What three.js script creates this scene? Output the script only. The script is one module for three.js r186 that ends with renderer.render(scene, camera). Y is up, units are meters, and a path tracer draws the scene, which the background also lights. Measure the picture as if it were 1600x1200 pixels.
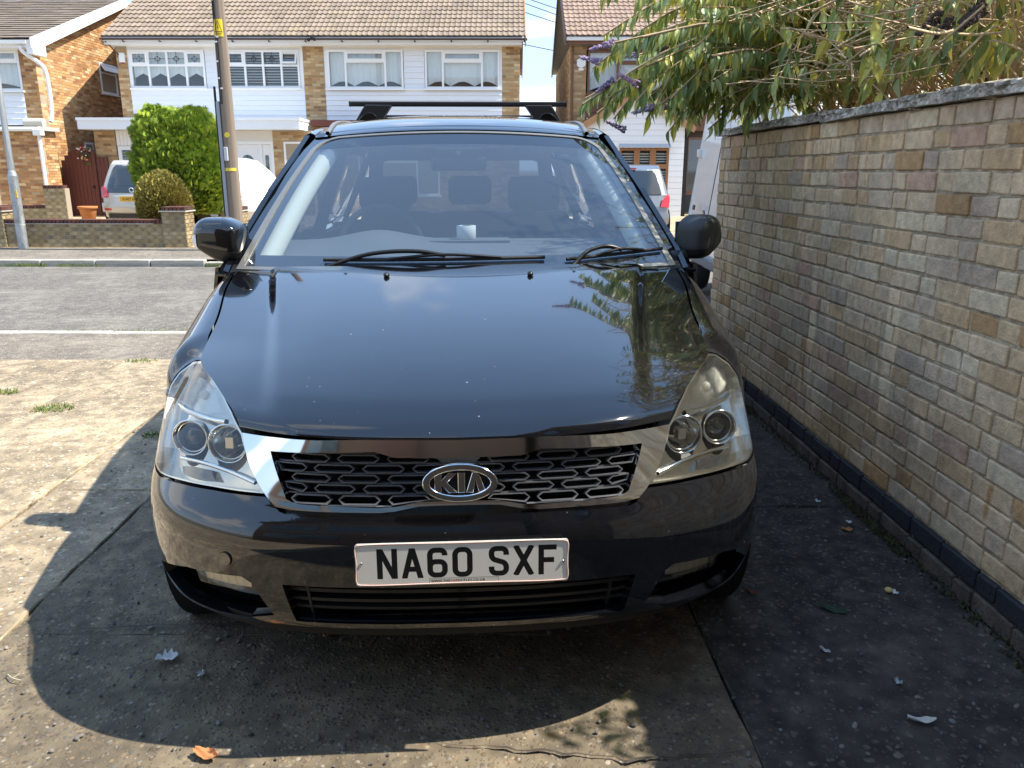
import * as THREE from 'three';
import { mergeGeometries } from 'three/addons/utils/BufferGeometryUtils.js';
import { RoundedBoxGeometry } from 'three/addons/geometries/RoundedBoxGeometry.js';
import { TextGeometry } from 'three/addons/geometries/TextGeometry.js';
import { FontLoader } from 'three/addons/loaders/FontLoader.js';
import { MarchingCubes } from 'three/addons/objects/MarchingCubes.js';

// ---------- camera, sky, sun, exposure
const scene = new THREE.Scene();
const camera = new THREE.PerspectiveCamera(51.28, 4 / 3, 0.05, 400);
camera.position.set(0, 1.49, 0);
camera.rotation.order = 'YXZ';
camera.rotation.set(-14.9 * Math.PI / 180, 0, 0.05 * Math.PI / 180);
const renderer = new THREE.WebGLRenderer({ antialias: true });
renderer.toneMapping = THREE.LinearToneMapping;
renderer.toneMappingExposure = 2.2;
renderer.shadowMap.enabled = true;
const SUN = new THREE.Vector3(0.70, 1, 0.03).normalize();
{ // clear summer sky with a few fair-weather clouds
  const W = 2048, H = 1024, d = new Float32Array(W * H * 4);
  const hash = (x, y, z) => { let h = Math.imul(x, 374761393) ^ Math.imul(y, 668265263) ^ Math.imul(z, 1274126177); h = Math.imul(h ^ (h >>> 13), 1274126177); return ((h ^ (h >>> 16)) >>> 0) / 4294967296; };
  const vn = (x, y, s) => { const X = Math.floor(x), Y = Math.floor(y); let a = x - X, b = y - Y; a = a * a * (3 - 2 * a); b = b * b * (3 - 2 * b); return (hash(X, Y, s) * (1 - a) + hash(X + 1, Y, s) * a) * (1 - b) + (hash(X, Y + 1, s) * (1 - a) + hash(X + 1, Y + 1, s) * a) * b; };
  const cl = (x, y) => { let s = 0, a = 0.5; for (let o = 0; o < 6; o++) { s += a * vn(x, y, o); x = x * 2.03 + 7.1; y = y * 2.03 + 3.7; a *= 0.52; } return s; };
  for (let j = 0; j < H; j++) for (let i = 0; i < W; i++) {
    const el = ((j + 0.5) / H - 0.5) * Math.PI, az = ((i + 0.5) / W - 0.5) * 2 * Math.PI, y = Math.sin(el), k = (j * W + i) * 4;
    const h = Math.max(0, y), t = 1 - Math.exp(-h * 3.2), u = h * h;
    let c = [0.46 + (0.22 - 0.46) * t - 0.03 * u, 0.57 + (0.385 - 0.57) * t - 0.05 * u, 0.70 + (0.69 - 0.70) * t - 0.08 * u];
    if (y > 0.02) { const px = Math.cos(el) * Math.cos(az) / (y + 0.12), pz = Math.cos(el) * Math.sin(az) / (y + 0.12), n = cl(px * 1.1 + 17.050, pz * 1.1 + 0.588), w = Math.min(1, Math.max(0, (n - 0.565) / 0.12)), m = w * w * (3 - 2 * w) * Math.min(1, y * 8); c = c.map((v, q) => v + ([0.80, 0.82, 0.85][q] - v) * m * 0.85); }
    if (y < 0) c = [0.20, 0.19, 0.17];
    d[k] = c[0]; d[k + 1] = c[1]; d[k + 2] = c[2]; d[k + 3] = 1;
  }
  const t = new THREE.DataTexture(d, W, H, THREE.RGBAFormat, THREE.FloatType); t.mapping = THREE.EquirectangularReflectionMapping; t.magFilter = THREE.LinearFilter; t.minFilter = THREE.LinearFilter; t.needsUpdate = true;
  scene.background = t; scene.environment = t;
}
const sun = new THREE.DirectionalLight(new THREE.Color(1, 0.955, 0.87), 4.5);
sun.position.copy(SUN).multiplyScalar(60).add(new THREE.Vector3(-3, 0, -12));
sun.target.position.set(-3, 0, -12);
sun.castShadow = true; sun.shadow.mapSize.set(4096, 4096);
Object.assign(sun.shadow.camera, { left: -28, right: 28, top: 28, bottom: -28, near: 1, far: 140 });
scene.add(sun, sun.target);

// ---------- helpers
const rng = (a) => () => { a |= 0; a = (a + 0x6d2b79f5) | 0; let t = Math.imul(a ^ (a >>> 15), 1 | a); t = (t + Math.imul(t ^ (t >>> 7), 61 | t)) ^ t; return ((t ^ (t >>> 14)) >>> 0) / 4294967296; };
const V = (x, y, z) => new THREE.Vector3(x, y, z);
const clamp = (x, a = 0, b = 1) => Math.min(b, Math.max(a, x));
const lerp = (a, b, t) => a + (b - a) * t;
const smooth = (a, b, x) => { const t = clamp((x - a) / (b - a)); return t * t * (3 - 2 * t); };
const taken = new Map();
const numbered = (n) => { const k = taken.get(n) || 0; taken.set(n, k + 1); return k ? n + '_' + String(k).padStart(3, '0') : n; };
const tag = (o, label, category, group, kind) => { if (label) o.userData.label = label; if (category) o.userData.category = category; if (group) o.userData.group = group; if (kind) o.userData.kind = kind; return o; };
const shade = (o) => { o.traverse((m) => { if (m.isMesh) { m.castShadow = true; m.receiveShadow = true; } }); return o; };
function thing(name, label, category, [x, y, z] = [0, 0, 0], turn = 0, group) {
  const o = new THREE.Group(); o.name = numbered(name); o.position.set(x, y, z); o.rotation.y = turn; scene.add(o);
  return tag(o, label, category, group);
}
const part = (parent, name, geo, mat, kind) => { const m = new THREE.Mesh(geo, mat); m.name = name; m.castShadow = m.receiveShadow = true; if (kind) m.userData.kind = kind; parent.add(m); return m; };
const sub = (parent, name) => { const g = new THREE.Group(); g.name = name; parent.add(g); return g; };
const solo = (name, geo, mat, label, category, group, kind) => { const m = part(scene, numbered(name), geo, mat); return tag(m, label, category, group, kind); };
const structure = (name, geo, mat) => solo(name, geo, mat, null, null, null, 'structure');
const clean = (g) => { const o = g.index ? g.toNonIndexed() : g.clone(); for (const k of Object.keys(o.attributes)) if (!['position', 'normal', 'uv', 'color'].includes(k)) o.deleteAttribute(k); if (!o.attributes.uv) o.setAttribute('uv', new THREE.BufferAttribute(new Float32Array(o.attributes.position.count * 2), 2)); return o; };
const merge = (list) => { const l = list.map(clean); const anyc = l.some((g) => g.attributes.color); if (anyc) for (const g of l) if (!g.attributes.color) g.setAttribute('color', new THREE.BufferAttribute(new Float32Array(g.attributes.position.count * 3).fill(1), 3)); return mergeGeometries(l); };
const bx = (x0, x1, y0, y1, z0, z1) => metre(new THREE.BoxGeometry(Math.abs(x1 - x0), Math.abs(y1 - y0), Math.abs(z1 - z0)).translate((x0 + x1) / 2, (y0 + y1) / 2, (z0 + z1) / 2));
const rbx = (x0, x1, y0, y1, z0, z1, r = 0.01, s = 2) => new RoundedBoxGeometry(Math.abs(x1 - x0), Math.abs(y1 - y0), Math.abs(z1 - z0), s, r).translate((x0 + x1) / 2, (y0 + y1) / 2, (z0 + z1) / 2);
// uv in metres from the dominant axis of each face
function metre(g, s = 1) {
  g = g.index ? g.toNonIndexed() : g; const p = g.attributes.position, n = g.attributes.normal, uv = new Float32Array(p.count * 2);
  for (let i = 0; i < p.count; i++) {
    const ax = Math.abs(n.getX(i)), ay = Math.abs(n.getY(i)), az = Math.abs(n.getZ(i));
    const [a, b] = ay >= ax && ay >= az ? [p.getX(i), p.getZ(i)] : ax >= az ? [p.getZ(i), p.getY(i)] : [p.getX(i), p.getY(i)];
    uv[2 * i] = a * s; uv[2 * i + 1] = b * s;
  }
  g.setAttribute('uv', new THREE.BufferAttribute(uv, 2)); return g;
}
function rod(a, b, r0, r1 = r0, seg = 8) {
  const d = b.clone().sub(a), g = new THREE.CylinderGeometry(r1, r0, d.length(), seg, 1);
  g.applyQuaternion(new THREE.Quaternion().setFromUnitVectors(V(0, 1, 0), d.clone().normalize())); g.translate((a.x + b.x) / 2, (a.y + b.y) / 2, (a.z + b.z) / 2); return g;
}
const tube = (pts, r, n = 24, seg = 6, closed = false) => new THREE.TubeGeometry(new THREE.CatmullRomCurve3(pts, closed), n, r, seg, closed);
const spline1 = (xs, ys) => (x) => { // monotone-ish cubic through points
  const n = xs.length; if (x <= xs[0]) return ys[0]; if (x >= xs[n - 1]) return ys[n - 1];
  let i = 0; while (x > xs[i + 1]) i++;
  const h = xs[i + 1] - xs[i], t = (x - xs[i]) / h, d = (ys[i + 1] - ys[i]) / h;
  const m = (j) => { if (j <= 0) return (ys[1] - ys[0]) / (xs[1] - xs[0]); if (j >= n - 1) return (ys[n - 1] - ys[n - 2]) / (xs[n - 1] - xs[n - 2]); const a = (ys[j] - ys[j - 1]) / (xs[j] - xs[j - 1]), b = (ys[j + 1] - ys[j]) / (xs[j + 1] - xs[j]); return a * b <= 0 ? 0 : 2 * a * b / (a + b); };
  const m0 = m(i) * h, m1 = m(i + 1) * h, t2 = t * t, t3 = t2 * t;
  return (2 * t3 - 3 * t2 + 1) * ys[i] + (t3 - 2 * t2 + t) * m0 + (-2 * t3 + 3 * t2) * ys[i + 1] + (t3 - t2) * m1;
};
// tileable value noise on a lattice
function lattice(seed, n) { const r = rng(seed), a = new Float32Array(n * n); for (let i = 0; i < n * n; i++) a[i] = r(); return (x, y) => { const xi = Math.floor(x), yi = Math.floor(y); let fx = x - xi, fy = y - yi; fx = fx * fx * (3 - 2 * fx); fy = fy * fy * (3 - 2 * fy); const X = ((xi % n) + n) % n, Y = ((yi % n) + n) % n, X1 = (X + 1) % n, Y1 = (Y + 1) % n; return lerp(lerp(a[Y * n + X], a[Y * n + X1], fx), lerp(a[Y1 * n + X], a[Y1 * n + X1], fx), fy); }; }
function fbm(seed, base, oct) { const L = []; for (let i = 0; i < oct; i++) L.push(lattice(seed + i * 17, base << i)); return (u, v) => { let s = 0, a = 0.5, t = 0; for (let i = 0; i < oct; i++) { const k = base << i; s += a * L[i](u * k, v * k); t += a; a *= 0.55; } return s / t; }; }
function tex(size, fn, { srgb = true, rep = 1, h = size } = {}) {
  const d = new Uint8Array(size * h * 4);
  for (let y = 0; y < h; y++) for (let x = 0; x < size; x++) { const c = fn(x / size, y / h, x, y), i = (y * size + x) * 4; d[i] = clamp(c[0]) * 255; d[i + 1] = clamp(c[1]) * 255; d[i + 2] = clamp(c[2]) * 255; d[i + 3] = 255; }
  const t = new THREE.DataTexture(d, size, h); t.wrapS = t.wrapT = THREE.RepeatWrapping; t.magFilter = THREE.LinearFilter; t.minFilter = THREE.LinearMipmapLinearFilter; t.generateMipmaps = true; if (srgb) t.colorSpace = THREE.SRGBColorSpace; t.repeat.set(rep, rep); t.needsUpdate = true; return t;
}
const canvasTex = (w, h, draw) => { const c = document.createElement('canvas'); c.width = w; c.height = h; draw(c.getContext('2d'), w, h); const t = new THREE.CanvasTexture(c); t.colorSpace = THREE.SRGBColorSpace; t.anisotropy = 8; return t; };
const std = (color, roughness = 0.8, more = {}) => new THREE.MeshStandardMaterial({ color: new THREE.Color().setRGB(...(Array.isArray(color) ? color : [color, color, color])), roughness, metalness: 0, ...more });
const phy = (color, roughness, more = {}) => new THREE.MeshPhysicalMaterial({ color: new THREE.Color().setRGB(...(Array.isArray(color) ? color : [color, color, color])), roughness, metalness: 0, ...more });
const inPoly = (poly, x, y) => { let c = false; for (let i = 0, j = poly.length - 1; i < poly.length; j = i++) { const [xi, yi] = poly[i], [xj, yj] = poly[j]; if ((yi > y) !== (yj > y) && x < (xj - xi) * (y - yi) / (yj - yi) + xi) c = !c; } return c; };
// a panel: polygon (with holes) in the parameters of a surface, split finely, with an edge folded inwards
function panel(surf, outer, { holes = [], max = 0.04, lip = 0.015, off = 0, flip = false, fine = 0.02 } = {}) {
  const dense = (poly) => { const o = []; for (let i = 0; i < poly.length; i++) { const a = poly[i], b = poly[(i + 1) % poly.length], n = Math.max(1, Math.ceil(Math.hypot(b[0] - a[0], b[1] - a[1]) / fine)); for (let k = 0; k < n; k++) o.push([lerp(a[0], b[0], k / n), lerp(a[1], b[1], k / n)]); } return o; };
  const O = dense(outer).map((p) => new THREE.Vector2(...p)), Hs = holes.map((h) => dense(h).map((p) => new THREE.Vector2(...p)));
  if (THREE.ShapeUtils.isClockWise(O)) O.reverse();
  for (const h of Hs) if (!THREE.ShapeUtils.isClockWise(h)) h.reverse();
  const all = [...O, ...Hs.flat()], idx = THREE.ShapeUtils.triangulateShape(O, Hs), tri = [];
  const P = (a, b) => surf(a, b);
  const N = (a, b) => { const e = 0.002, u = P(a + e, b).sub(P(a - e, b)), v = P(a, b + e).sub(P(a, b - e)); const n = u.cross(v).normalize(); return flip ? n.negate() : n; };
  const stack = idx.map(([i, j, k]) => [all[i], all[j], all[k]]);
  while (stack.length) {
    const [a, b, c] = stack.pop(), l = [a.distanceTo(b), b.distanceTo(c), c.distanceTo(a)], m = Math.max(...l);
    if (m <= max) { tri.push(a, b, c); continue; }
    const k = l.indexOf(m), q = [a, b, c], s = q[k], t = q[(k + 1) % 3], o = q[(k + 2) % 3], mid = s.clone().add(t).multiplyScalar(0.5);
    stack.push([s, mid, o], [mid, t, o]);
  }
  const pos = [], nor = [], uv = [];
  const push = (p, n, a, b) => { pos.push(p.x, p.y, p.z); nor.push(n.x, n.y, n.z); uv.push(a, b); };
  const cache = new Map(), ev = (q) => { const key = q.x.toFixed(5) + ',' + q.y.toFixed(5); let r = cache.get(key); if (!r) { const n = N(q.x, q.y); r = [P(q.x, q.y).addScaledVector(n, off), n]; cache.set(key, r); } return r; };
  for (let i = 0; i < tri.length; i += 3) { const q = flip ? [tri[i], tri[i + 2], tri[i + 1]] : [tri[i], tri[i + 1], tri[i + 2]]; for (const s of q) { const [p, n] = ev(s); push(p, n, s.x, s.y); } }
  if (lip > 0) for (const loop of [O, ...Hs]) for (let i = 0; i < loop.length; i++) {
    const a = loop[i], b = loop[(i + 1) % loop.length], [pa, na] = ev(a), [pb, nb] = ev(b);
    const qa = pa.clone().addScaledVector(na, -lip), qb = pb.clone().addScaledVector(nb, -lip);
    let n = pb.clone().sub(pa).cross(na).normalize(); if (flip) n.negate();
    for (const [p, s] of flip ? [[pa, a], [pb, b], [qa, a], [pb, b], [qb, b], [qa, a]] : [[pa, a], [qa, a], [pb, b], [pb, b], [qa, a], [qb, b]]) push(p, n, s.x, s.y);
  }
  const g = new THREE.BufferGeometry();
  g.setAttribute('position', new THREE.Float32BufferAttribute(pos, 3)); g.setAttribute('normal', new THREE.Float32BufferAttribute(nor, 3)); g.setAttribute('uv', new THREE.Float32BufferAttribute(uv, 2));
  return g;
}
// a regular grid surface from f(i, j) -> Vector3
function grid(nu, nv, f, flip = false) {
  const pos = [], uv = [], ind = [];
  for (let j = 0; j <= nv; j++) for (let i = 0; i <= nu; i++) { const p = f(i / nu, j / nv); pos.push(p.x, p.y, p.z); uv.push(i / nu, j / nv); }
  for (let j = 0; j < nv; j++) for (let i = 0; i < nu; i++) { const a = j * (nu + 1) + i, b = a + 1, c = a + nu + 1, d = c + 1; if (flip) ind.push(a, c, b, b, c, d); else ind.push(a, b, c, b, d, c); }
  const g = new THREE.BufferGeometry(); g.setAttribute('position', new THREE.Float32BufferAttribute(pos, 3)); g.setAttribute('uv', new THREE.Float32BufferAttribute(uv, 2)); g.setIndex(ind); g.computeVertexNormals(); return g;
}

// ---------- surface textures
const fA = fbm(3, 4, 6), fB = fbm(41, 8, 5), fC = fbm(67, 32, 3);
function stony(size, n, rmin, rmax, base, stones, seed, gritAmp = 0.12, cover = 1) { // ground with embedded stones: colour and height
  const r = rng(seed), H = new Float32Array(size * size), Cc = new Float32Array(size * size * 3).fill(-1);
  for (let k = 0; k < n; k++) {
    const R = rmin + (rmax - rmin) * Math.pow(r(), 2.5), e = 0.6 + r() * 0.4, a = r() * 6.28, x0 = r() * size, y0 = r() * size, col = stones[(r() * stones.length) | 0], b = 0.8 + r() * 0.4, ca = Math.cos(a), sa = Math.sin(a), hh = 0.5 + r() * 0.5;
    for (let j = -Math.ceil(R); j <= R; j++) for (let i = -Math.ceil(R); i <= R; i++) {
      const u = (i * ca + j * sa) / R, v = (j * ca - i * sa) / (R * e), q = u * u + v * v; if (q > 1) continue;
      const p = ((((y0 + j) | 0) + size) % size) * size + ((((x0 + i) | 0) + size) % size), h = Math.sqrt(1 - q) * hh; if (h <= H[p]) continue; H[p] = h; for (let c = 0; c < 3; c++) Cc[p * 3 + c] = col[c] * b;
    }
  }
  const map = tex(size, (u, v, x, y) => { const p = y * size + x, g = 1 + (fC(u, v) - 0.5) * gritAmp * 4 + (fA(u, v) - 0.5) * 0.5; return H[p] > 0.12 ? [Cc[p * 3] * (0.85 + 0.3 * fC(u, v)), Cc[p * 3 + 1] * (0.85 + 0.3 * fC(u, v)), Cc[p * 3 + 2] * (0.85 + 0.3 * fC(u, v))] : base.map((b) => b * g); });
  const bump = tex(size, (u, v, x, y) => { const h = 0.3 + H[y * size + x] * 0.55 + (fC(u, v) - 0.5) * 0.3; return [h, h, h]; }, { srgb: false });
  return [map, bump];
}
const tanStones = [[0.74, 0.67, 0.55], [0.68, 0.59, 0.47], [0.80, 0.75, 0.66], [0.60, 0.54, 0.46], [0.71, 0.62, 0.48], [0.66, 0.62, 0.56]];
const [cMap, cBump] = stony(1024, 16000, 1.2, 5.5, [0.68, 0.615, 0.505], tanStones, 5, 0.14);
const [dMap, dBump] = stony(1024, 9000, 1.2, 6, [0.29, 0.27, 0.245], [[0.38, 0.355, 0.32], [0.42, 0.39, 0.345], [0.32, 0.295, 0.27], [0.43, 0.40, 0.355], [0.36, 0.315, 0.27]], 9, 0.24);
const [aMap, aBump] = stony(1024, 26000, 1.2, 3.4, [0.40, 0.385, 0.36], [[0.52, 0.50, 0.47], [0.46, 0.44, 0.41], [0.36, 0.345, 0.33], [0.60, 0.57, 0.52]], 12, 0.1);
const withRep = (t, k) => { const c = t.clone(); c.repeat.set(k, k); c.needsUpdate = true; return c; };
const G = {
  concrete: std([0.72, 0.70, 0.68], 0.92, { map: withRep(cMap, 0.5), bumpMap: withRep(cBump, 0.5), bumpScale: 0.006 }),
  concreteB: std([0.64, 0.62, 0.60], 0.92, { map: withRep(cMap, 0.43), bumpMap: withRep(cBump, 0.43), bumpScale: 0.005 }),
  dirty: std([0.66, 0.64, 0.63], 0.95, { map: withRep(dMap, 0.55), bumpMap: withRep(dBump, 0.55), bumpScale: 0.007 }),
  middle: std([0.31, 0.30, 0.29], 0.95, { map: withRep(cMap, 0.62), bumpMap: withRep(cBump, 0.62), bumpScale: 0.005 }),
  asphalt: std([0.98, 0.95, 0.91], 0.93, { map: withRep(aMap, 0.5), bumpMap: withRep(aBump, 0.5), bumpScale: 0.004 }),
  path: std([1.2, 1.1, 0.98], 0.93, { map: withRep(aMap, 0.6), bumpMap: withRep(aBump, 0.6), bumpScale: 0.003 }),
  soil: std([0.05, 0.04, 0.03], 1), kerb: std([0.42, 0.39, 0.33], 0.9, { map: withRep(tex(256, (u, v) => { const g = 0.75 + 0.4 * fA(u, v) + 0.2 * (fC(u, v) - 0.5); return [g, g, g]; }), 1) }),
};
// ---------- ground
const flat = (x0, x1, z0, z1, y) => metre(new THREE.PlaneGeometry(x1 - x0, z1 - z0).rotateX(-Math.PI / 2).translate((x0 + x1) / 2, y, (z0 + z1) / 2));
structure('ground', flat(-160, 160, -220, 60, -0.14), std([0.16, 0.14, 0.09], 1));
structure('road', flat(-120, 120, -13.38, -7.5, -0.055), G.asphalt);
const WD = V(-0.0268, 0, -1).normalize(), WN = V(-1, 0, 0.0268).normalize(); // along the side wall (away from us), and out of its face
const wallPt = (d, off, y) => V(1.571 - 0.0268 * 0, y, 0).add(WD.clone().multiplyScalar(d)).add(WN.clone().multiplyScalar(off)).add(V(0.119, 0, 0)); // d metres beyond z = 0
{
  const dr = new THREE.Group(); dr.name = 'driveway'; dr.userData.kind = 'structure'; scene.add(dr);
  const r = rng(31);
  const slab = (x0, x1, z0, z1, y, mat) => { // x measured at z = 0 in the wall's direction
    const pts = [], wob = (k) => (r() - 0.5) * k, L = z1 - z0, n = Math.max(4, Math.round(L / 0.12)), m = Math.max(3, Math.round((x1 - x0) / 0.12)), g = 0.006;
    const X = (x, z) => x + 0.0268 * z;
    for (let i = 0; i < m; i++) { const x = lerp(x0 + g, x1 - g, i / m); pts.push([X(x, z0) , z0 + g + wob(0.012)]); }
    for (let i = 0; i < n; i++) { const z = lerp(z0 + g, z1 - g, i / n); pts.push([X(x1, z) - g + wob(0.014), z]); }
    for (let i = m; i > 0; i--) { const x = lerp(x0 + g, x1 - g, i / m); pts.push([X(x, z1), z1 - g + wob(0.012)]); }
    for (let i = n; i > 0; i--) { const z = lerp(z0 + g, z1 - g, i / n); pts.push([X(x0, z) + g + wob(0.014), z]); }
    const s = new THREE.Shape(pts.map(([x, z]) => new THREE.Vector2(x, -z)));
    const geo = metre(new THREE.ExtrudeGeometry(s, { depth: 0.1, bevelEnabled: true, bevelSize: 0.004, bevelThickness: 0.005, bevelSegments: 1 }).rotateX(-Math.PI / 2).translate(0, y - 0.105, 0));
    part(dr, 'slab', geo, mat);
  };
  part(dr, 'bedding', flat(-9, 3.2, -6.36, 6, -0.03), G.soil);
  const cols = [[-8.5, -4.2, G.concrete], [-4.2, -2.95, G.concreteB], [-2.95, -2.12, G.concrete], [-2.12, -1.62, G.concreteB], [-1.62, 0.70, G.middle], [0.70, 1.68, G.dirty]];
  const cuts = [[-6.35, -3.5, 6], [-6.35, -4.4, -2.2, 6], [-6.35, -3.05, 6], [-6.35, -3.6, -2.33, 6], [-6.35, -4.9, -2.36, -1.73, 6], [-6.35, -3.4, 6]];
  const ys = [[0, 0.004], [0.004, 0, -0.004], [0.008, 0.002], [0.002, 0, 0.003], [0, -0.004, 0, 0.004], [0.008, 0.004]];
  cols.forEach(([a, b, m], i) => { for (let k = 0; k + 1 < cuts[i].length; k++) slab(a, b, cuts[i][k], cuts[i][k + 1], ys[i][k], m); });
  // cracks filled with dirt
  const crack = (pts, w0) => { const P = [], q = []; for (let i = 0; i + 1 < pts.length; i++) for (let k = 0; k < 8; k++) { const t = k / 8; q.push([lerp(pts[i][0], pts[i + 1][0], t) + (r() - 0.5) * 0.016, lerp(pts[i][1], pts[i + 1][1], t) + (r() - 0.5) * 0.016]); } q.push(pts[pts.length - 1]); const ws = q.map((_, i) => w0 * (0.3 + r()) * Math.sin(Math.PI * (0.06 + 0.9 * i / q.length))); for (let i = 0; i + 1 < q.length; i++) { const [a, b] = [q[i], q[i + 1]], dx = b[0] - a[0], dz = b[1] - a[1], l = Math.hypot(dx, dz) || 1, nx = -dz / l, nz = dx / l, c = (p, s, w) => [p[0] + nx * s * w, 0.0095, p[1] + nz * s * w]; P.push(...c(a, -1, ws[i]), ...c(a, 1, ws[i]), ...c(b, 1, ws[i + 1]), ...c(a, -1, ws[i]), ...c(b, 1, ws[i + 1]), ...c(b, -1, ws[i + 1])); } const ge = new THREE.BufferGeometry(); ge.setAttribute('position', new THREE.Float32BufferAttribute(P, 3)); ge.computeVertexNormals(); part(dr, 'dirt_filled_crack', metre(ge), G.soil); };
  crack([[-1.55, -2.36], [-1.2, -2.40], [-0.8, -2.42], [-0.5, -2.36]], 0.004); crack([[-0.2, -1.83], [0.05, -1.80], [0.3, -1.76], [0.62, -1.80]], 0.005); crack([[-3.9, -3.9], [-3.3, -3.6], [-2.9, -3.7]], 0.004); crack([[0.75, -2.9], [1.0, -3.3], [1.1, -3.9], [1.4, -4.3]], 0.004);
  // loose stones lying on and bedded in the concrete
  const st = new THREE.IcosahedronGeometry(1, 1), im = new THREE.InstancedMesh(st, std(1, 0.85), 5600), q = new THREE.Quaternion(), mt = new THREE.Matrix4(), c = new THREE.Color();
  im.name = 'loose_stones'; im.userData.kind = 'stuff'; im.castShadow = im.receiveShadow = true;
  for (let i = 0; i < 5600; i++) {
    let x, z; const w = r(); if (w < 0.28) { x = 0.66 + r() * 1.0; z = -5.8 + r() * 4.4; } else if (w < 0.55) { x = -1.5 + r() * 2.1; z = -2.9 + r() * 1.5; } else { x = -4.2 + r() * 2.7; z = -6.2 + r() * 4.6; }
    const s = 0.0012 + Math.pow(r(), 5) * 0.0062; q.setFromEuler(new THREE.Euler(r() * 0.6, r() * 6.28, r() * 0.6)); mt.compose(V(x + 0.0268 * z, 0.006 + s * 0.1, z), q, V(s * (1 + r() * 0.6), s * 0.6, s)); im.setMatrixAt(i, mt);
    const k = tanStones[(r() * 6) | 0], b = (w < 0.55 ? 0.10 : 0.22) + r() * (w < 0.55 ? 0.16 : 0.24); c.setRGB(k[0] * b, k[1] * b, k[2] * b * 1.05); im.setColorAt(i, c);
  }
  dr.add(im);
}
{ // pavements and kerbs
  structure('near_pavement', flat(-120, 120, -7.44, -6.37, -0.004), G.path);
  structure('far_pavement', flat(-120, 120, -15.7, -13.62, 0.045), G.path);
  structure('front_gardens', metre(new THREE.PlaneGeometry(120, 20).rotateX(-Math.PI / 2 + 0.030).translate(0, 0.348, -25.72)), std([0.9, 0.86, 0.8], 0.93, { map: withRep(cMap, 0.5) }));
  const k1 = new THREE.Group(), k2 = new THREE.Group(); k1.name = 'near_kerb'; k2.name = 'far_kerb'; for (const k of [k1, k2]) { k.userData.kind = 'structure'; scene.add(k); }
  const stone = rbx(-0.452, 0.452, -0.12, 0, -0.065, 0.065, 0.012, 2), stone2 = rbx(-0.45, 0.45, -0.16, 0, -0.07, 0.07, 0.02, 2), r = rng(4);
  for (let i = -22; i < 20; i++) { const m = part(k1, 'kerb_stone', stone, G.kerb); m.position.set(i * 0.915 + 0.3, 0.002 + r() * 0.006, -7.505); m.rotation.y = (r() - 0.5) * 0.006; }
  for (let i = -22; i < 22; i++) { const x = i * 0.915 - 0.1, drop = smooth(-5.6, -4.2, x) * 0.055 * smooth(2, 0.8, x); const m = part(k2, 'kerb_stone', stone2, G.kerb); m.position.set(x, 0.052 - drop + r() * 0.004, -13.5); m.rotation.y = (r() - 0.5) * 0.006; }
}
// ---------- bricks
const brickBump = tex(256, (u, v) => { const g = 0.5 + (fC(u, v) - 0.5) * 0.7 + (fB(u, v) - 0.5) * 0.5; return [g, g, g]; }, { srgb: false });
const brickTone = tex(512, (u, v) => { const g = 0.62 + 0.55 * fA(u, v) + 0.25 * (fC(u, v) - 0.5); return [g, g * 0.985, g * 0.96]; });
function layBricks({ len, y0 = 0, rows, course = 0.075, bond = 'stretcher', seed = 1, keep = () => true, joint = 0.01, unit = 0.225 }) {
  const r = rng(seed), out = [];
  for (let k = 0; k < rows; k++) {
    let a = -(k % 2 ? unit / 2 : 0) - (bond === 'mixed' ? r() * 0.1 : 0), i = k;
    while (a < len) {
      const L = bond === 'stretcher' ? unit : bond === 'header' ? 0.1125 : ((i++ % 2) ? (r() < 0.75 ? 0.1125 : 0.225) : (r() < 0.85 ? 0.225 : 0.16));
      const s = Math.max(0, a), e = Math.min(len, a + L); if (e - s > 0.03 && keep((s + e) / 2, y0 + (k + 0.5) * course)) out.push({ a: (s + e) / 2, l: e - s - joint, y: y0 + k * course + course / 2, h: course - joint, k, q: r(), q2: r() });
      a += L;
    }
  }
  return out;
}
const pick = (pal, q) => { let s = 0; const t = pal.reduce((x, p) => x + p[3], 0); for (const p of pal) { s += p[3] / t; if (q <= s) return p; } return pal[0]; };
const unitBrick = new RoundedBoxGeometry(1, 1, 1, 1, 0.03);
// far brickwork: one part of many bricks
function brickSkin(parent, list, origin, dir, nrm, depth, pal, name = 'bricks') {
  const im = new THREE.InstancedMesh(unitBrick, std(1, 0.88), list.length), m = new THREE.Matrix4(), c = new THREE.Color(), R = new THREE.Matrix4().makeBasis(dir, V(0, 1, 0), nrm);
  list.forEach((b, i) => { m.copy(R); m.scale(V(b.l, b.h, depth)); const p = origin.clone().addScaledVector(dir, b.a).addScaledVector(nrm, -depth / 2 + (b.q2 - 0.5) * 0.004); m.setPosition(p.x, p.y + b.y, p.z); im.setMatrixAt(i, m); const k = pick(pal, b.q), t = 0.8 + b.q2 * 0.4; c.setRGB(k[0] * t, k[1] * t, k[2] * t); im.setColorAt(i, c); });
  im.name = name; im.userData.kind = 'stuff'; im.castShadow = im.receiveShadow = true; parent.add(im); return im;
}
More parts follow.
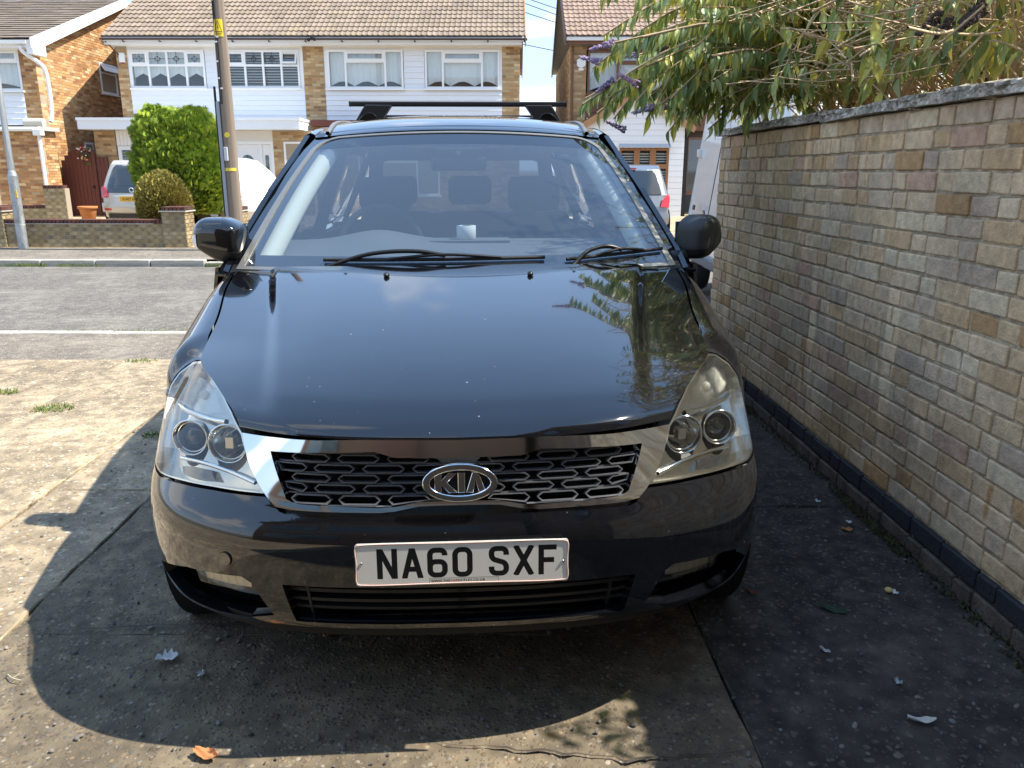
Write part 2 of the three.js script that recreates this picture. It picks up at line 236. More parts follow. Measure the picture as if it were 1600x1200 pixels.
// ---------- side wall on the right
{
  const w = thing('side_wall', 'tall pale stock brick boundary wall with rough concrete coping beside the car', 'wall');
  const END = 6.12, START = -0.32, len = END - START, r = rng(8);
  const O = wallPt(END, 0, 0), D = WD.clone().negate(), N = WN.clone(); // bricks counted from the far end towards us
  const pal = [[0.80, 0.69, 0.50, 3.4], [0.84, 0.75, 0.58, 3.2], [0.74, 0.61, 0.41, 2.2], [0.74, 0.68, 0.57, 2.4], [0.88, 0.80, 0.64, 1.8], [0.60, 0.44, 0.25, 0.8], [0.72, 0.56, 0.46, 0.7], [0.62, 0.57, 0.50, 1]];
  const stain = fbm(131, 6, 5), streak = fbm(137, 24, 3);
  const wallTone = tex(1024, (u, v) => { const g = 0.72 + 0.30 * stain(u, v) + 0.22 * (fC(u * 3 % 1, v * 3 % 1) - 0.5), st = smooth(0.55, 0.72, streak(u, v * 0.12)) * smooth(0.42, 0.6, stain(v * 0.7 + 0.3, u)), ru = smooth(0.60, 0.76, streak(u + 0.37, v * 0.10 + 0.5)) * smooth(0.5, 0.62, stain(u * 0.9 + 0.1, v)); return [g + st * 0.16 - ru * 0.14, g + st * 0.15 - ru * 0.24, g + st * 0.14 - ru * 0.34]; });
  const mats = pal.map(([a, b, c]) => std([Math.min(0.92, a * 1.10), b * 0.885, c * 0.70], 0.93, { map: withRep(wallTone, 0.42), bumpMap: withRep(brickBump, 5), bumpScale: 0.004 }));
  const dark = std([0.022, 0.024, 0.03], 0.7, { bumpMap: withRep(brickBump, 4), bumpScale: 0.004 }), base = std([0.13, 0.11, 0.09], 0.95, { map: withRep(brickTone, 3), bumpMap: withRep(brickBump, 4), bumpScale: 0.006 });
  const H = 0.0785, rows = 22, list = layBricks({ len, rows, course: H, bond: 'mixed', seed: 21 });
  const variants = {}; const geoFor = (l) => { const key = Math.round(l * 40) / 40; variants[key] ||= [0, 1, 2, 3].map((v) => { const g = new RoundedBoxGeometry(key, H - 0.011, 0.09, 2, 0.006), p = g.attributes.position, rr2 = rng(v * 97 + key * 1000); const j = [...Array(8)].map(() => (rr2() - 0.5) * 0.006); for (let i = 0; i < p.count; i++) { const c = (p.getX(i) > 0 ? 1 : 0) + (p.getY(i) > 0 ? 2 : 0); p.setXY(i, p.getX(i) + j[c], p.getY(i) + j[c + 4]); } g.computeVertexNormals(); const m = metre(g), uv = m.attributes.uv; for (let i = 0; i < uv.count; i++) uv.setXY(i, uv.getX(i) + v * 0.13 + key * 3.1, uv.getY(i) + v * 0.37); return m; }); return [variants[key][(r() * 4) | 0], l / key]; };
  const Rm = new THREE.Matrix4().makeBasis(D, V(0, 1, 0), N), rot = new THREE.Quaternion().setFromRotationMatrix(Rm);
  const seen = list.map((b) => { const p = O.clone().addScaledVector(D, b.a); return { ...b, p, d: p.length() + (p.z > -2.0 ? 50 : 0) }; }).sort((a, b) => a.d - b.d);
  const rest = [];
  seen.forEach((b, i) => {
    const m = b.k === 0 ? base : b.k === 1 ? dark : mats[pal.indexOf(pick(pal, b.q))], proud = (b.k === 1 ? 0.012 : b.k === 0 ? 0.02 : 0) + (b.q2 - 0.5) * 0.007;
    const [g0, sx] = geoFor(b.l), g = g0.clone(), uv = g.attributes.uv; for (let j = 0; j < uv.count; j++) uv.setXY(j, b.a + g.attributes.position.getX(j) * sx, b.y + g.attributes.position.getY(j)); const pos = b.p.clone().addScaledVector(N, -0.045 + proud); pos.y = b.y;
    if (i < 300) { const me = part(w, 'brick', g, m); me.position.copy(pos); me.quaternion.copy(rot); me.scale.x = sx; me.rotateZ((b.q - 0.5) * 0.012); }
    else { const q = g.clone().scale(sx, 1, 1).applyQuaternion(rot).translate(pos.x, pos.y, pos.z), k = b.k === 0 ? [0.13, 0.11, 0.09] : b.k === 1 ? [0.022, 0.024, 0.03] : pick(pal, b.q).slice(0, 3).map((v, j) => v * [1.06, 0.885, 0.70][j]), n = q.attributes.position.count, col = new Float32Array(n * 3); for (let j = 0; j < n; j++) col.set(k, j * 3); q.setAttribute('color', new THREE.BufferAttribute(col, 3)); rest.push(q); }
  });
  part(w, 'far_bricks', merge(rest), std(1, 0.93, { vertexColors: true, map: withRep(wallTone, 0.42), bumpMap: withRep(brickBump, 5), bumpScale: 0.004 }), 'stuff');
  const core = bx(0, len, 0, rows * H, -0.215, -0.0065), mortar = std([0.58, 0.465, 0.32], 1, { map: withRep(brickTone, 6), bumpMap: withRep(brickBump, 8), bumpScale: 0.006 });
  core.applyMatrix4(Rm.clone().setPosition(O)); part(w, 'mortar', core, mortar);
  // coping stones, worn and uneven
  const lich = std(1, 0.97, { map: withRep(tex(512, (u, v) => { const a = fA(u, v), b = fC(u, v), wht = smooth(0.56, 0.66, fB(u, v) * 0.5 + b * 0.5), g = 0.50 + 0.35 * a + (b - 0.5) * 0.4; return [lerp(g, 0.86, wht * 0.8), lerp(g * 0.96, 0.8, wht * 0.8), lerp(g * 0.88, 0.76, wht * 0.8)]; }), 1.6), bumpMap: withRep(brickBump, 3), bumpScale: 0.012 });
  let a = -0.03; const cn = fbm(55, 16, 4);
  while (a < len) {
    const L = 0.55 + r() * 0.25, g = new THREE.BoxGeometry(L - 0.008, 0.052, 0.29, Math.round(L / 0.02), 4, 12), p = g.attributes.position, sd = r() * 9;
    for (let i = 0; i < p.count; i++) { const x = p.getX(i), y = p.getY(i), z = p.getZ(i), n = cn((x + a) * 0.4 + sd, (z + y * 2) * 0.7) - 0.5, n2 = cn((x + a) * 1.3, z * 2 + y * 9 + 0.3) - 0.5; p.setXYZ(i, x, y + n * 0.018 * (y > 0 ? 1.2 : 0.8) - (y > 0 ? Math.pow(Math.abs(z) / 0.15, 4) * 0.016 : 0), z + Math.sign(z) * (n2 * 0.035 + n * 0.02)); }
    g.computeVertexNormals(); const c = part(w, 'coping_stone', metre(g.toNonIndexed(), 1), lich); c.geometry.computeVertexNormals();
    const q = O.clone().addScaledVector(D, a + L / 2).addScaledVector(N, -0.107); c.position.set(q.x, rows * H + 0.034 + (r() - 0.5) * 0.008, q.z); c.quaternion.copy(rot); c.rotateZ((r() - 0.5) * 0.012); a += L;
  }
  // moss along the foot
  const blade = new THREE.ConeGeometry(0.004, 0.02, 4), mo = new THREE.InstancedMesh(blade, std(1, 1), 5200), mm = new THREE.Matrix4(), qq = new THREE.Quaternion(), cc = new THREE.Color(), clump = fbm(23, 16, 3);
  let n = 0; for (let i = 0; i < 30000 && n < 5200; i++) { const d = r() * len; if (clump(d / 8, 0.3) < 0.5 && r() > 0.12) continue; const off = Math.pow(r(), 2) * 0.05 + 0.022, p = O.clone().addScaledVector(D, d).addScaledVector(N, off), s = 0.4 + r() * 0.9; qq.setFromEuler(new THREE.Euler((r() - 0.5) * 1.6, r() * 6, (r() - 0.5) * 1.6)); mm.compose(V(p.x, 0.012 + r() * 0.02 * (1 - off * 12), p.z), qq, V(s * 1.4, s, s * 1.4)); mo.setMatrixAt(n, mm); const g = 0.5 + r(); cc.setRGB(0.045 * g, 0.042 * g, 0.016 * g); mo.setColorAt(n, cc); n++; }
  mo.count = n; mo.name = 'moss'; mo.userData.kind = 'stuff'; mo.castShadow = true; w.add(mo);
}

// ---------- houses over the road
const H = {
  white: std([0.80, 0.80, 0.79], 0.45), upvc: std([0.82, 0.82, 0.81], 0.35), cladding: std([0.74, 0.76, 0.79], 0.5), soffit: std([0.72, 0.70, 0.66], 0.6), dark: std([0.015, 0.016, 0.018], 0.9), mortar: std([0.36, 0.30, 0.22], 1),
  brown: std([0.17, 0.075, 0.035], 0.5), barge: std([0.36, 0.19, 0.085], 0.55), gutter: std([0.06, 0.028, 0.022], 0.5), net: std([0.66, 0.67, 0.66], 0.9, { side: THREE.DoubleSide }), room: std([0.09, 0.085, 0.08], 0.9), blind: std([0.55, 0.55, 0.52], 0.8), lead: std([0.04, 0.04, 0.045], 0.5, { metalness: 0.5 }),
  pane: phy([0.96, 0.98, 0.98], 0.0, { transmission: 1, thickness: 0, ior: 1.6 }), obscure: phy([0.25, 0.27, 0.27], 0.25, { clearcoat: 0.5 }), teal: phy([0.05, 0.09, 0.10], 0.15, { clearcoat: 1 }), red: phy([0.3, 0.03, 0.04], 0.2, { clearcoat: 1 }),
  tile: std(1, 0.9), redbrown: std([0.13, 0.035, 0.022], 0.6), doorWhite: std([0.80, 0.80, 0.79], 0.35), render: std([0.7, 0.68, 0.63], 0.85), concrete: std([0.45, 0.43, 0.38], 0.9),
};
const yellowBrick = [[0.42, 0.27, 0.12, 3], [0.48, 0.33, 0.17, 2.4], [0.36, 0.21, 0.09, 2], [0.50, 0.38, 0.22, 1.2], [0.30, 0.17, 0.08, 1]];
const orangeBrick = [[0.46, 0.25, 0.10, 3], [0.52, 0.32, 0.15, 2.2], [0.38, 0.18, 0.07, 2], [0.56, 0.40, 0.22, 1], [0.30, 0.14, 0.06, 0.8]];
const X1 = V(1, 0, 0), Z1 = V(0, 0, 1);
// brick pier or wall facing the street: mortar core, bricks in front
function brickFace(house, name, x0, x1, y0, y1, z, pal, seed, { depth = 0.1, bond = 'stretcher', keep } = {}) {
  const g = sub(house, name); part(g, 'mortar', bx(x0, x1, y0, y1, z - 0.3, z - 0.006), H.mortar);
  brickSkin(g, layBricks({ len: x1 - x0, y0: 0, rows: Math.floor((y1 - y0) / 0.075), seed, bond, keep }), V(x0, y0, z), X1, Z1, depth, pal); return g;
}
const alongX = (s, a, b) => { const g = new THREE.ExtrudeGeometry(s, { depth: b - a, bevelEnabled: false }).applyMatrix4(new THREE.Matrix4().makeBasis(V(0, 0, 1), V(0, 1, 0), V(1, 0, 0))); const p = g.attributes.position, n = g.attributes.normal; for (let i = 0; i < p.count; i += 3) for (const t of [p, n]) { const q = [t.getX(i + 1), t.getY(i + 1), t.getZ(i + 1)]; t.setXYZ(i + 1, t.getX(i + 2), t.getY(i + 2), t.getZ(i + 2)); t.setXYZ(i + 2, ...q); } return g.translate(a, 0, 0); };
function boards(house, x0, x1, y0, y1, z, pitch = 0.15, mat = H.cladding) { // overlapping horizontal cladding boards
  for (let y = y0; y < y1 - 0.02; y += pitch) { const h = Math.min(pitch, y1 - y); const s = new THREE.Shape(); s.moveTo(-0.2, 0); s.lineTo(0.024, 0); s.lineTo(0.022, 0.012); s.lineTo(0.004, h * 0.96); s.lineTo(0.0, h); s.lineTo(-0.2, h); part(house, 'cladding_board', alongX(s, x0, x1).translate(0, y, z), mat); }
}
// window: cols = list of [width share, transom share from the top or 0, vent open angle]
function windowUnit(house, x0, x1, y0, y1, z, cols, { frame = H.upvc, curtain = 'net', leaded = false, sill = true } = {}) {
  const w = sub(house, 'window'), F = [], fw = 0.055, d = 0.07, tot = cols.reduce((s, c) => s + c[0], 0); let x = x0;
  F.push(bx(x0, x1, y1 - fw, y1, z - d, z), bx(x0, x1, y0, y0 + fw, z - d, z), bx(x0, x0 + fw, y0 + fw, y1 - fw, z - d, z), bx(x1 - fw, x1, y0 + fw, y1 - fw, z - d, z));
  cols.forEach(([sh, tr, open], i) => {
    const cw = (x1 - x0) * sh / tot, a = x + (i ? fw / 2 : fw), b = x + cw - (i < cols.length - 1 ? fw / 2 : fw), yT = tr ? y1 - (y1 - y0) * tr : y1 - fw;
    if (i) F.push(bx(x - fw / 2, x + fw / 2, y0 + fw, y1 - fw, z - d, z - 0.002));
    if (tr) F.push(bx(a, b, yT - fw / 2, yT + fw / 2, z - d, z - 0.003));
    const sash = (u0, u1, v0, v1, op) => { const g = new THREE.Group(); g.name = 'sash'; const f = 0.045; const fr = merge([bx(u0, u1, v1 - f, v1, -0.03, 0.012), bx(u0, u1, v0, v0 + f, -0.03, 0.012), bx(u0, u0 + f, v0 + f, v1 - f, -0.03, 0.012), bx(u1 - f, u1, v0 + f, v1 - f, -0.03, 0.012)].map((q) => q.translate(0, -v1, 0))); const m = part(w, 'sash', fr, frame); m.position.set(0, v1, z); const p = part(w, 'pane', bx(u0 + f, u1 - f, v0 + f - v1, v1 - f - v1, -0.012, -0.006), H.pane); p.position.set(0, v1, z); if (op) { m.rotation.x = p.rotation.x = -op; } };
    if (open !== undefined && open !== null) { if (tr) { sash(a, b, yT + fw / 2, y1 - fw, open); } else sash(a, b, y0 + fw, y1 - fw, open); }
    else if (tr) part(w, 'pane', bx(a, b, yT + fw / 2, y1 - fw, z - 0.04, z - 0.034), H.pane);
    if (tr || open === undefined || open === null) part(w, 'pane', bx(a, b, y0 + fw, tr ? yT - fw / 2 : y1 - fw, z - 0.04, z - 0.034), H.pane);
    if (leaded && tr && !open) { const cx = (a + b) / 2, cy = (yT + y1 - fw) / 2, L = []; L.push(rod(V(a, cy, z - 0.03), V(b, cy, z - 0.03), 0.006, 0.006, 4), rod(V(cx, yT + fw / 2, z - 0.03), V(cx, y1 - fw, z - 0.03), 0.006, 0.006, 4)); for (const [p, q] of [[0, 1], [1, 2], [2, 3], [3, 0]]) { const e = [[0, 0.07], [0.09, 0], [0, -0.07], [-0.09, 0]]; L.push(rod(V(cx + e[p][0], cy + e[p][1], z - 0.03), V(cx + e[q][0], cy + e[q][1], z - 0.03), 0.009, 0.009, 4)); } part(w, 'leading', merge(L), H.lead); }
    x += cw;
  });
  part(w, 'frame', merge(F), frame);
  if (sill) part(w, 'sill', bx(x0 - 0.04, x1 + 0.04, y0 - 0.045, y0 - 0.002, z - 0.02, z + 0.06), frame);
  if (curtain === 'net') { const n = Math.round((x1 - x0) * 40); part(w, 'net_curtain', grid(n, 8, (u, v) => { const xx = lerp(x0 + 0.05, x1 - 0.05, u), dip = 0.13 * Math.abs(Math.sin(u * Math.PI * cols.length)); return V(xx, lerp(y1 - 0.03, y0 + 0.07 + dip, v), z - 0.13 + 0.012 * Math.sin(u * n * 0.9) * (0.4 + v)); }), H.net); }
  if (curtain === 'blind') for (let y = y0 + 0.08; y < y1 - 0.06; y += 0.075) part(w, 'blind_slat', bx(x0 + 0.05, x1 - 0.05, y, y + 0.012, z - 0.16, z - 0.11), H.blind);
  if (curtain === 'scallop') part(w, 'net_curtain', grid(120, 6, (u, v) => { const xx = lerp(x0 + 0.05, x1 - 0.05, u), f = (u * cols.length) % 1, low = y0 + 0.1 + (y1 - y0) * (0.36 * Math.pow(Math.abs(f - 0.5) * 2, 1.3) * 0 + 0.30 - 0.26 * Math.abs(f - 0.5)); return V(xx, lerp(y1 - 0.03, low, v), z - 0.13 + 0.008 * Math.sin(u * 110)); }), H.net);
  return w;
}
// roof slope of profiled tiles: from the eave up along +slope; origin at the eave's left end
function tileSlope(house, x0, x1, yE, zE, pitch, rows, tone, { w = 0.30, gauge = 0.31, flat = false } = {}) {
  const nx = Math.round((x1 - x0) / w), W = (x1 - x0) / nx, prof = []; const K = flat ? 2 : 12;
  for (let i = 0; i <= K; i++) { const t = i / K; prof.push([(t - 0.5) * W, flat ? (i === 0 ? 0.0 : 0) : 0.022 * Math.pow(Math.max(0, Math.cos(t * Math.PI * 4)), 1) ]); }
  const pos = [], tri = (a, b, c) => pos.push(...a, ...b, ...c), th = flat ? 0.02 : 0.022, L = gauge + 0.06;
  for (let i = 0; i < K; i++) { const [a, ya] = prof[i], [b, yb] = prof[i + 1]; const A = [a, ya + 0.03, 0], B = [b, yb + 0.03, 0], C = [b, yb, -L], D = [a, ya, -L], E = [a, ya + 0.03 - th, 0], F = [b, yb + 0.03 - th, 0]; tri(A, B, C); tri(A, C, D); tri(E, F, B); tri(E, B, A); }
  const g = new THREE.BufferGeometry(); g.setAttribute('position', new THREE.Float32BufferAttribute(pos, 3)); g.computeVertexNormals();
  const im = new THREE.InstancedMesh(g, std(1, 0.88, { side: THREE.DoubleSide }), nx * rows), m = new THREE.Matrix4(), R = new THREE.Matrix4().makeRotationX(pitch), c = new THREE.Color(), r = rng(nx * 7 + rows);
  let k = 0; for (let j = 0; j < rows; j++) for (let i = 0; i < nx; i++) { m.copy(R); const s = j * gauge; m.setPosition(x0 + (i + 0.5) * W, yE + s * Math.sin(pitch) + (r() - 0.5) * 0.006, zE - s * Math.cos(pitch)); im.setMatrixAt(k, m); const t = 0.84 + r() * 0.28; c.setRGB(tone[0] * t, tone[1] * t, tone[2] * t * (0.94 + r() * 0.12)); im.setColorAt(k++, c); }
  im.name = 'roof_tiles'; im.userData.kind = 'stuff'; im.castShadow = im.receiveShadow = true; house.add(im); return im;
}
// roof with two slopes, ridge along the street
function gableRoof(house, x0, x1, yE, zF, zB, pitch, tone, barge, over = 0.12, opt = {}) {
  const half = (zF - zB) / 2, run = half / Math.cos(pitch), rows = Math.ceil(run / (opt.gauge || 0.31)), yR = yE + half * Math.tan(pitch), zR = (zF + zB) / 2;
  tileSlope(house, x0 - over, x1 + over, yE + 0.02, zF, pitch, rows, tone, opt);
  const deck = new THREE.Shape(); deck.moveTo(zF, yE - 0.02); deck.lineTo(zR, yR - 0.02); deck.lineTo(zB, yE - 0.02); deck.lineTo(zB, yE - 0.10); deck.lineTo(zR, yR - 0.10); deck.lineTo(zF, yE - 0.10);
  const ex = alongX;
  part(house, 'roof_deck', ex(deck, x0 - over, x1 + over), H.soffit);
  const bb = new THREE.Shape(); bb.moveTo(zF + 0.03, yE + 0.03); bb.lineTo(zR, yR + 0.06); bb.lineTo(zB - 0.03, yE + 0.03); bb.lineTo(zB - 0.03, yE - 0.20); bb.lineTo(zB + 0.3, yE - 0.20); bb.lineTo(zR, yR - 0.2); bb.lineTo(zF - 0.3, yE - 0.20); bb.lineTo(zF + 0.03, yE - 0.20);
  part(house, 'bargeboard', ex(bb, x0 - over - 0.025, x0 - over), barge); part(house, 'bargeboard', ex(bb, x1 + over, x1 + over + 0.025), barge);
  const gb = new THREE.Shape(); gb.moveTo(zF - 0.45, yE - 0.1); gb.lineTo(zR, yR - 0.12); gb.lineTo(zB + 0.45, yE - 0.1); return { gb, ex, yR, zR };
}
{ // the semi-detached pair in the middle
  const h = thing('semi_detached_house', 'wide white-clad house with yellow brick piers and tiled roof behind the black car', 'house', [0, 0, 0]);
  const z = -24, xl = -11.09, xr = 0.21;
  part(h, 'wall', bx(xl + 0.02, xr - 0.02, 0, 4.9, -31.6, z - 0.42), H.room);
  const side = sub(h, 'end_wall'); part(side, 'mortar', bx(xr - 0.3, xr - 0.008, 0, 4.9, -31.6, z - 0.01), H.mortar); brickSkin(side, layBricks({ len: 7.6, rows: 65, seed: 12 }), V(xr, 0, z), V(0, 0, -1), X1, 0.1, yellowBrick);
  const sideL = sub(h, 'end_wall'); part(sideL, 'mortar', bx(xl + 0.008, xl + 0.3, 0, 4.9, -31.6, z - 0.01), H.mortar);
  brickFace(h, 'brick_pier', xl, -10.79, 2.9, 4.85, z, yellowBrick, 3); brickFace(h, 'brick_pier', -5.87, -5.28, 0.05, 4.85, z, yellowBrick, 4); brickFace(h, 'brick_pier', -0.29, xr, 0.05, 4.85, z, yellowBrick, 5);
  for (const [a, b] of [[-10.79, -5.87], [-5.28, -0.29]]) { boards(h, a, b, 2.88, 3.70, z - 0.02, 0.137); part(h, 'head_board', bx(a, b, 4.755, 4.86, z - 0.3, z - 0.02), H.soffit); }
  boards(h, -8.62, -8.03, 3.72, 4.755, z - 0.03, 0.15); boards(h, -3.05, -2.47, 3.72, 4.755, z - 0.03, 0.15);
  for (const [a, b] of [[-10.74, -8.635], [-8.02, -5.977]]) windowUnit(h, a, b, 3.75, 4.755, z + 0.01, [[1, 0.40, 0.0], [1, 0.40], [1, 0.40], [1, 0.40, a > -9 ? 0.35 : 0.0]], { curtain: a > -9 ? 'blind' : 'scallop', leaded: true });
  for (const [a, b] of [[-5.194, -3.065], [-2.457, -0.351]]) windowUnit(h, a, b, 3.74, 4.765, z + 0.01, [[0.8, 0], [1.75, 0.30, 0], [0.8, 0]], { curtain: 'net' });
  for (const [a, b] of [[-10.79, -10.745], [-5.972, -5.87], [-5.28, -5.2], [-0.346, -0.29]]) part(h, 'window_jamb', bx(a, b, 3.70, 4.755, z - 0.3, z - 0.015), H.white);
  for (const [a, b] of [[-10.79, -5.87], [-5.28, -0.29]]) part(h, 'sill_board', bx(a, b, 3.695, 3.74, z - 0.3, z + 0.03), H.white);
  part(h, 'fascia', bx(xl - 0.2, xr + 0.06, 4.86, 5.0, z + 0.30, z + 0.34), H.white); part(h, 'eave_soffit', bx(xl - 0.2, xr + 0.06, 4.85, 4.86, z - 0.3, z + 0.335), H.soffit);
  const gut = new THREE.CylinderGeometry(0.055, 0.055, xr - xl + 0.4, 12, 1, false, 0, Math.PI).rotateZ(Math.PI / 2).rotateX(Math.PI / 2 * 0 + Math.PI).translate((xl + xr) / 2, 5.0, z + 0.40);
  part(h, 'gutter', gut, H.gutter); for (let k = 0; k < 12; k++) part(h, 'gutter_bracket', bx(xl + 0.4 + k, xl + 0.44 + k, 4.91, 4.96, z + 0.34, z + 0.42), H.gutter);
  const R = gableRoof(h, xl, xr, 5.03, z + 0.42, -31.7, 0.52, [0.23, 0.175, 0.125], H.barge, 0.14);
  part(h, 'gable', R.ex(R.gb, xr - 0.25, xr - 0.005), H.mortar); part(h, 'gable', R.ex(R.gb, xl + 0.005, xl + 0.25), H.mortar);
  part(h, 'cable_bracket', merge([rod(V(-5.45, 4.97, z + 0.34), V(-5.45, 4.97, z + 0.55), 0.02), new THREE.SphereGeometry(0.05, 10, 8).translate(-5.38, 4.96, z + 0.55), new THREE.SphereGeometry(0.05, 10, 8).translate(-5.55, 4.95, z + 0.52), new THREE.SphereGeometry(0.045, 10, 8).translate(-5.46, 5.02, z + 0.56)]), H.dark);
  const al = sub(h, 'alarm_box'); part(al, 'cover', rbx(-11.0, -10.84, 4.42, 4.68, z, z + 0.06, 0.02, 3), H.white); part(al, 'light', rbx(-10.98, -10.86, 4.40, 4.43, z, z + 0.055, 0.008), H.red);
  part(h, 'roof_bracket', rod(V(xl - 0.1, 4.95, z + 0.36), V(xl + 0.1, 4.62, z + 0.05), 0.02), H.gutter);
  // ground floor, left half: a shallow built-out front under a flat canopy
  const zg = -23.1;
  part(h, 'canopy', bx(-11.68, -5.72, 2.57, 2.84, z - 0.3, -22.55), H.white); part(h, 'canopy_edge', bx(-11.70, -5.70, 2.80, 2.87, z - 0.3, -22.53), H.upvc);
  brickFace(h, 'brick_pier', -11.55, -10.97, 0.05, 2.565, zg, yellowBrick, 6); brickFace(h, 'brick_pier', -6.62, -5.55, 0.05, 2.565, zg + 0.001, yellowBrick, 7, { keep: (a, y) => !(a > 0.28 && a < 0.84 && y > 1.5 && y < 2.23) });
  windowUnit(h, -6.33, -5.79, 1.60, 2.27, zg + 0.012, [[1, 0]], { curtain: 'none' }); part(h, 'obscured_pane', bx(-6.27, -5.85, 1.66, 2.21, zg - 0.06, zg - 0.05), H.obscure);
  for (let x = -10.95; x < -9.2; x += 0.1) part(h, 'vertical_board', rbx(x + 0.002, x + 0.098, 2.16, 2.565, zg - 0.1, zg - 0.01, 0.006, 1), H.white);
  part(h, 'lower_wall', bx(-10.97, -9.2, 0.05, 0.6, zg - 0.2, zg), H.white); windowUnit(h, -10.93, -9.22, 0.62, 2.15, zg, [[1, 0.33, 0], [1, 0.33, 0], [1, 0.33, 0]], { curtain: 'blind' });
  part(h, 'porch_wall', merge([bx(-9.2, -7.72, 0.05, 2.565, zg - 0.2, zg - 0.01), bx(-7.72, -6.62, 2.28, 2.565, zg - 0.2, zg - 0.01)]), H.render);
  const d = sub(h, 'front_door'); part(d, 'leaf', rbx(-7.66, -7.02, 0.12, 2.2, zg - 0.1, zg - 0.03, 0.01), H.doorWhite); part(d, 'frame', merge([bx(-7.72, -7.66, 0.1, 2.28, zg - 0.12, zg), bx(-7.02, -6.94, 0.1, 2.28, zg - 0.12, zg), bx(-7.66, -7.02, 2.2, 2.28, zg - 0.12, zg), bx(-6.69, -6.62, 0.1, 2.28, zg - 0.12, zg), bx(-6.94, -6.69, 2.2, 2.28, zg - 0.12, zg)]), H.upvc); part(d, 'side_panel', rbx(-6.94, -6.69, 0.12, 2.2, zg - 0.1, zg - 0.04, 0.01), H.doorWhite);
  const archS = (x0, x1, y0, y1) => { const s = new THREE.Shape(), r = (x1 - x0) / 2; s.moveTo(x0, y0); s.lineTo(x1, y0); s.lineTo(x1, y1 - r); s.absarc((x0 + x1) / 2, y1 - r, r, 0, Math.PI); s.lineTo(x0, y0); return s; };
  part(d, 'arched_glass', new THREE.ExtrudeGeometry(archS(-7.53, -7.19, 0.95, 1.92), { depth: 0.012, bevelEnabled: false }).translate(0, 0, zg - 0.032), H.teal); part(d, 'arched_glass', new THREE.ExtrudeGeometry(archS(-6.87, -6.77, 0.55, 1.92), { depth: 0.012, bevelEnabled: false }).translate(0, 0, zg - 0.042), H.teal);
  const ld = []; for (const [a, b] of [[[-7.36, 1.62], [-7.27, 1.45]], [[-7.27, 1.45], [-7.36, 1.28]], [[-7.36, 1.28], [-7.45, 1.45]], [[-7.45, 1.45], [-7.36, 1.62]], [[-7.36, 1.92], [-7.36, 1.62]], [[-7.36, 1.28], [-7.36, 0.95]], [[-7.53, 1.7], [-7.19, 1.7]]]) ld.push(rod(V(a[0], a[1], zg - 0.016), V(b[0], b[1], zg - 0.016), 0.008, 0.008, 4)); part(d, 'leading', merge(ld), H.lead); part(d, 'handle', rbx(-7.08, -7.05, 1.0, 1.2, zg - 0.03, zg + 0.0, 0.01), H.lead);
  part(h, 'inner_wall', bx(-11.3, -5.6, 0, 2.56, -24.3, -23.45), H.room);
  // right half, ground floor
  brickFace(h, 'brick_wall', -5.28, -0.29, 0.05, 2.87, z - 0.001, yellowBrick, 9, { keep: (a, y) => !(a > 0.8 && a < 3.2 && y > 0.75 && y < 2.1) });
  windowUnit(h, -4.45, -2.1, 0.80, 2.14, z + 0.012, [[1, 0], [1.6, 0.3, 0], [1, 0]], { curtain: 'net' }); part(h, 'tiled_canopy', bx(-5.62, -4.2, 2.70, 2.86, z - 0.1, z + 0.55), H.redbrown);
}
